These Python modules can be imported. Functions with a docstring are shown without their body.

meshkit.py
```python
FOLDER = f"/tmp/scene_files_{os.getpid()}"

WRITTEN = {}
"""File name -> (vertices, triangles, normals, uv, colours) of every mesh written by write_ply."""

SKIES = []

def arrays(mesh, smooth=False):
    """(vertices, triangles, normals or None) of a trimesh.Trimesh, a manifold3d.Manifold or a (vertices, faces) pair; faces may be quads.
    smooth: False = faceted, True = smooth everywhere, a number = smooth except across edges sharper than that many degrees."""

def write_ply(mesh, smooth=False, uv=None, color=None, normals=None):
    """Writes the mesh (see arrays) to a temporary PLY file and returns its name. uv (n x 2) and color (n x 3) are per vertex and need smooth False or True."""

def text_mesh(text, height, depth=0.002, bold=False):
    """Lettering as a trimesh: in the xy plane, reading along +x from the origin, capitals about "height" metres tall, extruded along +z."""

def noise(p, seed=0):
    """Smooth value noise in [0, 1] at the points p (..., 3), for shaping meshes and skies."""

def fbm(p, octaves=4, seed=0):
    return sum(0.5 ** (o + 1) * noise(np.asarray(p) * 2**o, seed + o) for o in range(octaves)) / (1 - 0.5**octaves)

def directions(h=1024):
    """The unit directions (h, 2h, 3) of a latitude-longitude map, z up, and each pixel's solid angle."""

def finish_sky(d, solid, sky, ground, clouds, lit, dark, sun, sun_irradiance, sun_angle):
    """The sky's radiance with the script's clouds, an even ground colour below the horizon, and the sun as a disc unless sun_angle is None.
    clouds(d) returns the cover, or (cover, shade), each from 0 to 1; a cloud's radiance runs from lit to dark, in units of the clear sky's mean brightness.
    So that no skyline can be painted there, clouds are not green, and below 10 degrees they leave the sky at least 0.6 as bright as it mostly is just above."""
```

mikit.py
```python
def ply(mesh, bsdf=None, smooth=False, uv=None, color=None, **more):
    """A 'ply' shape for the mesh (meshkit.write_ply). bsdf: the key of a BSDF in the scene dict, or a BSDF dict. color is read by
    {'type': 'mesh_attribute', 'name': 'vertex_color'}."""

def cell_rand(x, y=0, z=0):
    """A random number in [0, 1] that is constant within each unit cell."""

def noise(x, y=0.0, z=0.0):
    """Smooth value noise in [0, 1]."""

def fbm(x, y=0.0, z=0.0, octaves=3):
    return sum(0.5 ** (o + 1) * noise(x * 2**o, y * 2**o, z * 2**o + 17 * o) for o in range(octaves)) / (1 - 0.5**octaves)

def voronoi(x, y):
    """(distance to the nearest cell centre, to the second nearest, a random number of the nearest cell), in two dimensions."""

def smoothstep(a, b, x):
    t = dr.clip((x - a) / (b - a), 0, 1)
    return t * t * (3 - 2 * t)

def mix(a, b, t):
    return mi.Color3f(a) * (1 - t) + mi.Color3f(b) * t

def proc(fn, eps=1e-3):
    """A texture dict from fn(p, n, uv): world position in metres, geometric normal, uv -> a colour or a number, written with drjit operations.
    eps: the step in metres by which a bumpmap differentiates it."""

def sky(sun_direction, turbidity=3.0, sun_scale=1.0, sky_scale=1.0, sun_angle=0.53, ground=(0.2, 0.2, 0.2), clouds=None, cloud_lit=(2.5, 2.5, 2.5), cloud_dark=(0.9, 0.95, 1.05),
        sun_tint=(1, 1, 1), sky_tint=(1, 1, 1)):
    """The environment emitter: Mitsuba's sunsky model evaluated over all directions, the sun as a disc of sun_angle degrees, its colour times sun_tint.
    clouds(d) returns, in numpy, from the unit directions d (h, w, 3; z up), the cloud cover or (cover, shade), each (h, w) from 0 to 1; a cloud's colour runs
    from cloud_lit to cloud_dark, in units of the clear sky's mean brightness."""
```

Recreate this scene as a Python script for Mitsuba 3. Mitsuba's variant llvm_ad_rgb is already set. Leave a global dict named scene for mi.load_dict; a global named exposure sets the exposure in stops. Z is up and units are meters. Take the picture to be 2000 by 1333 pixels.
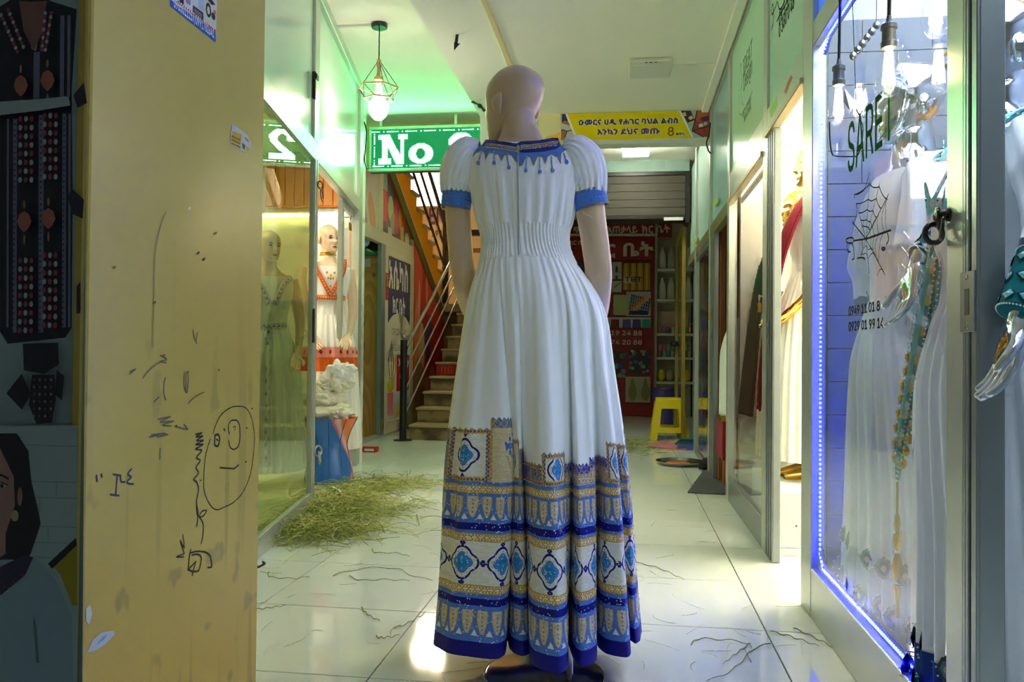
import math, json, random
import numpy as np, trimesh, manifold3d as m3, mitsuba as mi, drjit as dr
import mikit, meshkit
from mikit import proc, noise, fbm, voronoi, cell_rand, smoothstep
from shapely.geometry import Polygon, LineString, Point, box as sbox
from shapely.ops import unary_union
from shapely import affinity

# ------------------------------------------------------------------ camera, exposure, lamps
T = mi.ScalarTransform4f
CAM, F = np.array([0., 0., .935]), 1592.
YAW, PIT, ROL, CY = .13665, .0143, -.00934, 666.5
_c, _s = math.cos(YAW), math.sin(YAW)
FW = np.array([-_s*math.cos(PIT), _c*math.cos(PIT), math.sin(PIT)])
_rt = np.array([_c, _s, 0.]); _up = np.cross(_rt, FW)
RT = _rt*math.cos(ROL) - _up*math.sin(ROL)
UP = _rt*math.sin(ROL) + _up*math.cos(ROL)
exposure = 0.8
scene, labels = {}, {}
scene['camera'] = {'type': 'perspective', 'fov': 2*math.degrees(math.atan(1000/F)), 'fov_axis': 'x', 'near_clip': .05, 'far_clip': 60.,
                   'to_world': T().look_at(origin=CAM.tolist(), target=(CAM+FW).tolist(), up=UP.tolist())}
# radiance of every lamp of the place, and of the haze painted on the sign panel
LIGHT = dict(pendant=(41, 39, 31), pendant_collar=(2.6, 2.3, 1.8), far_ceiling=(36, 35, 29), boutique_tube=(36, 32, 23), boutique_ceiling=(13, 12, 9.6), display_ceiling=(4.2, 5.2, 6.0),
             bulb=(40, 31, 16), blue=(.3, .6, 60), left_strip=(24, 21, 13), left_ceiling=(17, 15.5, 11.5), stair=(44, 39, 28),
             led=(7, 52, 16), led_haze=(.0, .17, .045), dots=(8, 6.5, 3))
# how often the renderer picks each emitter
PICK = dict(pendant=4, pendant_collar=2, far_ceiling=2, boutique_tube=2, boutique_ceiling=3, display_ceiling=4, bulb=.4, blue=2, left_strip=.7, left_ceiling=1, stair=1.5, led=3, led_haze=.3, dots=.2)

# ------------------------------------------------------------------ helpers
def ray(x, y): return RT*(x-1000)/F - UP*(y-CY)/F + FW
def ony(x, y, Y): d = ray(x, y); return CAM + d*(Y/d[1])          # the point of the plane Y = const seen at a pixel
def onx(x, y, X): d = ray(x, y); return CAM + d*(X/d[0])
def onz(x, y, z=0.): d = ray(x, y); return CAM + d*((z-CAM[2])/d[2])
V3 = lambda *a: np.array(a, float)
TM = trimesh.Trimesh
def mk(v, f):
    f = np.asarray(f, int)
    if f.shape[1] == 4: f = np.vstack([f[:, [0, 1, 2]], f[:, [0, 2, 3]]])
    return TM(np.asarray(v, float), f, process=False)
def cat(ms): return trimesh.util.concatenate([m for m in ms])
def man(m):
    m = TM(m.vertices, m.faces, process=True); 
    return m3.Manifold(m3.Mesh(np.asarray(m.vertices, np.float32), np.asarray(m.faces, np.uint32)))
def unman(M):
    g = M.to_mesh(); return TM(np.array(g.vert_properties[:, :3], float), np.array(g.tri_verts, int), process=False)
def hull(pts): return unman(m3.Manifold.hull_points(np.asarray(pts, float)))
def box(x0, x1, y0, y1, z0, z1, b=.003):
    b = min(b, abs(x1-x0)*.3, abs(y1-y0)*.3, abs(z1-z0)*.3)
    if b <= 0:
        return trimesh.creation.box(bounds=[[min(x0, x1), min(y0, y1), min(z0, z1)], [max(x0, x1), max(y0, y1), max(z0, z1)]])
    X, Y, Z = sorted((x0, x1)), sorted((y0, y1)), sorted((z0, z1)); p = []
    for i in (0, 1):
        for j in (0, 1):
            for k in (0, 1):
                c = np.array([X[i], Y[j], Z[k]]); s = np.array([1-2*i, 1-2*j, 1-2*k])*b
                for a in range(3):
                    q = c+s; q[a] = c[a]; p.append(q)
    return hull(p)
def spline(P, n):
    P = np.asarray(P, float); k = len(P)
    t = np.r_[0, np.cumsum(np.linalg.norm(np.diff(P[:, :3], axis=0), axis=1)+1e-9)]
    from scipy.interpolate import PchipInterpolator
    return PchipInterpolator(t, P)(np.linspace(0, t[-1], n))
def grid_faces(n, m, wrap=True):
    i, j = np.meshgrid(np.arange(n-1), np.arange(m if wrap else m-1), indexing='ij'); j2 = (j+1) % m
    return np.stack([i*m+j, i*m+j2, (i+1)*m+j2, (i+1)*m+j], -1).reshape(-1, 4)
def loft(rings, cap=True):
    """rings (n, m, 3), counter-clockwise seen from the end they run to"""
    R = np.asarray(rings, float); n, m = R.shape[:2]
    q = grid_faces(n, m); f = np.vstack([q[:, [0, 1, 2]], q[:, [0, 2, 3]]]); v = R.reshape(-1, 3)
    if cap:
        v = np.vstack([v, R[0].mean(0), R[-1].mean(0)]); a = np.arange(m); b = (a+1) % m
        f = np.vstack([f, np.stack([b, a, a*0+n*m], 1), np.stack([(n-1)*m+a, (n-1)*m+b, a*0+n*m+1], 1)])
    return TM(v, f, process=False)
def tube(P, r, sides=8, cap=True, flat=1.):
    P = np.asarray(P, float); r = np.broadcast_to(np.asarray(r, float), (len(P),))
    t = np.gradient(P, axis=0); t /= np.linalg.norm(t, axis=1, keepdims=True)+1e-12
    ref = V3(0, 0, 1) if abs(t.mean(0)[2]) < .8 else V3(1, 0, 0)
    a = np.cross(ref, t); a /= np.linalg.norm(a, axis=1, keepdims=True)+1e-12; b = np.cross(t, a)
    w = np.arange(sides)*2*math.pi/sides
    R = P[:, None]+r[:, None, None]*(np.cos(w)[None, :, None]*a[:, None]+flat*np.sin(w)[None, :, None]*b[:, None])
    return loft(R, cap)
def lathe(prof, sides=32, at=(0, 0, 0)):
    """prof (r, z) upwards"""
    w = np.arange(sides)*2*math.pi/sides
    R = [[[max(r, 1e-5)*math.cos(k), max(r, 1e-5)*math.sin(k), z] for k in w] for r, z in prof]
    return loft(np.array(R)+np.array(at))
def ball(c, r, sub=2):
    m = trimesh.creation.icosphere(subdivisions=sub); m.vertices = m.vertices*np.asarray(r)+np.asarray(c); return m
def ring(c, R, r, normal, n=24, k=8):
    nrm = np.asarray(normal, float)/np.linalg.norm(normal)
    a = np.cross(nrm, V3(.3, .2, .9)); a /= np.linalg.norm(a); b = np.cross(nrm, a)
    w = np.arange(n)*2*math.pi/n; u = np.arange(k)*2*math.pi/k
    d = np.cos(w)[:, None]*a+np.sin(w)[:, None]*b
    v = np.asarray(c)+d[:, None]*(R+r*np.cos(u))[None, :, None]+nrm*(r*np.sin(u))[None, :, None]
    q = grid_faces(n+1, k); q = q % (n*k)
    return mk(v.reshape(-1, 3), q[:, ::-1])
def place(m, O, r, u, n=None):
    """local x, y, z of the mesh to the world directions r, u, n from O"""
    r, u = np.asarray(r, float), np.asarray(u, float); n = np.cross(r, u) if n is None else np.asarray(n, float)
    M = np.stack([r, u, n], 1); f = m.faces if np.linalg.det(M) > 0 else m.faces[:, ::-1]
    return TM(m.vertices @ M.T + np.asarray(O), f, process=False)
class Plane:
    """A shop front: s runs along u, d out of it, z up."""
    def __init__(self, O, u, n): self.O, self.u, self.n = V3(*O), V3(*u)/np.linalg.norm(u), V3(*n)/np.linalg.norm(n)
    def __call__(self, s, d, z): return self.O+self.u*s+self.n*d+V3(0, 0, z)
    def box(self, s0, s1, d0, d1, z0, z1, b=.003): return place(box(s0, s1, d0, d1, z0, z1, b), self.O, self.u, self.n, V3(0, 0, 1))
    def at(self, x, y, d=0.):
        q = ray(x, y); n = self.n; t = ((self.O+self.n*d-CAM) @ n)/(q @ n); P = CAM+q*t
        return (P-self.O) @ self.u, P[2]
_used = {}
def numbered(k):
    i = _used.get(k, -1)+1; _used[k] = i
    return k if i == 0 else f'{k}_{i:03d}'
def tag(k, label=None, cat=None, group=None, kind=None):
    d = labels.setdefault(k, {})
    for a, b in (('label', label), ('category', cat), ('group', group), ('kind', kind)):
        if b: d[a] = b
    return k
def thing(name, label, cat, group=None, kind=None):
    return tag(numbered(name), label, cat, group, kind)
def obj(name, mesh, bsdf, parent=None, smooth=False, uv=None, color=None, emit=None, label=None, kind=None, to_world=None):
    k = numbered(f'{parent}__{name}' if parent else name)
    more = {}
    if color is not None:
        color = np.asarray(color, float)
        if color.ndim == 1: color = np.tile(color, (len(mesh.vertices), 1))
    if emit is not None: more['emitter'] = {'type': 'area', 'sampling_weight': float(PICK[emit]), 'radiance': {'type': 'rgb', 'value': list(map(float, LIGHT[emit]))}}
    if to_world is not None: more['to_world'] = to_world
    if smooth not in (False, True) and (uv is not None or color is not None): smooth = True
    scene[k] = mikit.ply(mesh, 'm_'+bsdf, smooth, uv, color, **more)
    if label or kind: tag(k, label, None, None, kind)
    return k
def same(name, src, parent=None, to_world=None, label=None, bsdf=None):
    """another copy of the entry src under its own key"""
    k = numbered(f'{parent}__{name}' if parent else name); d = dict(scene[src])
    if to_world is not None: d['to_world'] = to_world
    if bsdf: d['bsdf'] = {'type': 'ref', 'id': 'm_'+bsdf}
    scene[k] = d
    if label: tag(k, label)
    return k
def solid(name, label, cat, mesh, bsdf, group=None, kind=None, **kw):
    k = obj(name, mesh, bsdf, None, **kw); tag(k, label, cat, group, kind); return k
def lin(*c):
    c = np.asarray(c, float)/255.; return np.where(c <= .04045, c/12.92, ((c+.055)/1.055)**2.4)
def rgb(*c): return {'type': 'rgb', 'value': lin(*c).tolist()}
def paint(name, c, rough=.5, metal=0., spec=.5, two=True, **kw):
    col = c if isinstance(c, dict) else rgb(*c)
    d = {'type': 'principled', 'base_color': col, 'roughness': rough, 'metallic': metal, 'specular': spec, **kw}
    scene['m_'+name] = {'type': 'twosided', 'b': d} if two else d
    return name
class Print:
    """Flat print: polygons in layers, each with a plain colour, in local x (to the right) and y (up), metres."""
    def __init__(self): self.v, self.f, self.c, self.n, self.z = [], [], [], 0, 0.
    def add(self, g, col, lift=.00004):
        self.z += lift
        for p in getattr(g, 'geoms', [g]):
            if p.is_empty or p.area < 1e-9: continue
            v, f = trimesh.creation.triangulate_polygon(p, engine='earcut')
            if len(f) == 0: continue
            # all print faces the reader
            a = v[f[:, 1]]-v[f[:, 0]]; b = v[f[:, 2]]-v[f[:, 0]]; fl = a[:, 0]*b[:, 1]-a[:, 1]*b[:, 0] < 0
            f = np.where(fl[:, None], f[:, ::-1], f)
            self.v.append(np.c_[v, np.full(len(v), self.z)]); self.f.append(f+self.n); self.n += len(v); self.c.append(np.tile(lin(*col), (len(v), 1)))
    def mesh(self, t, col, lift=.00004):
        """lettering (a mesh in the xy plane)"""
        self.z += lift; v = np.array(t.vertices); v[:, 2] = self.z+.0002*(v[:, 2] > 1e-6)
        self.v.append(v); self.f.append(t.faces+self.n); self.n += len(v); self.c.append(np.tile(lin(*col), (len(v), 1)))
    def build(self, name, O, r, u, bsdf='print', parent=None, **kw):
        m = TM(np.vstack(self.v), np.vstack(self.f), process=False)
        return obj(name, place(m, O, r, u), bsdf, parent, color=np.vstack(self.c), **kw)
def R2(x0, y0, x1, y1): return sbox(min(x0, x1), min(y0, y1), max(x0, x1), max(y0, y1))
def ell(x, y, a, b, rot=0): return affinity.rotate(affinity.scale(Point(x, y).buffer(1, 12), a, b), rot)
def stroke(P, w): return LineString(P).buffer(w/2, cap_style=2, join_style=2)
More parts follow.
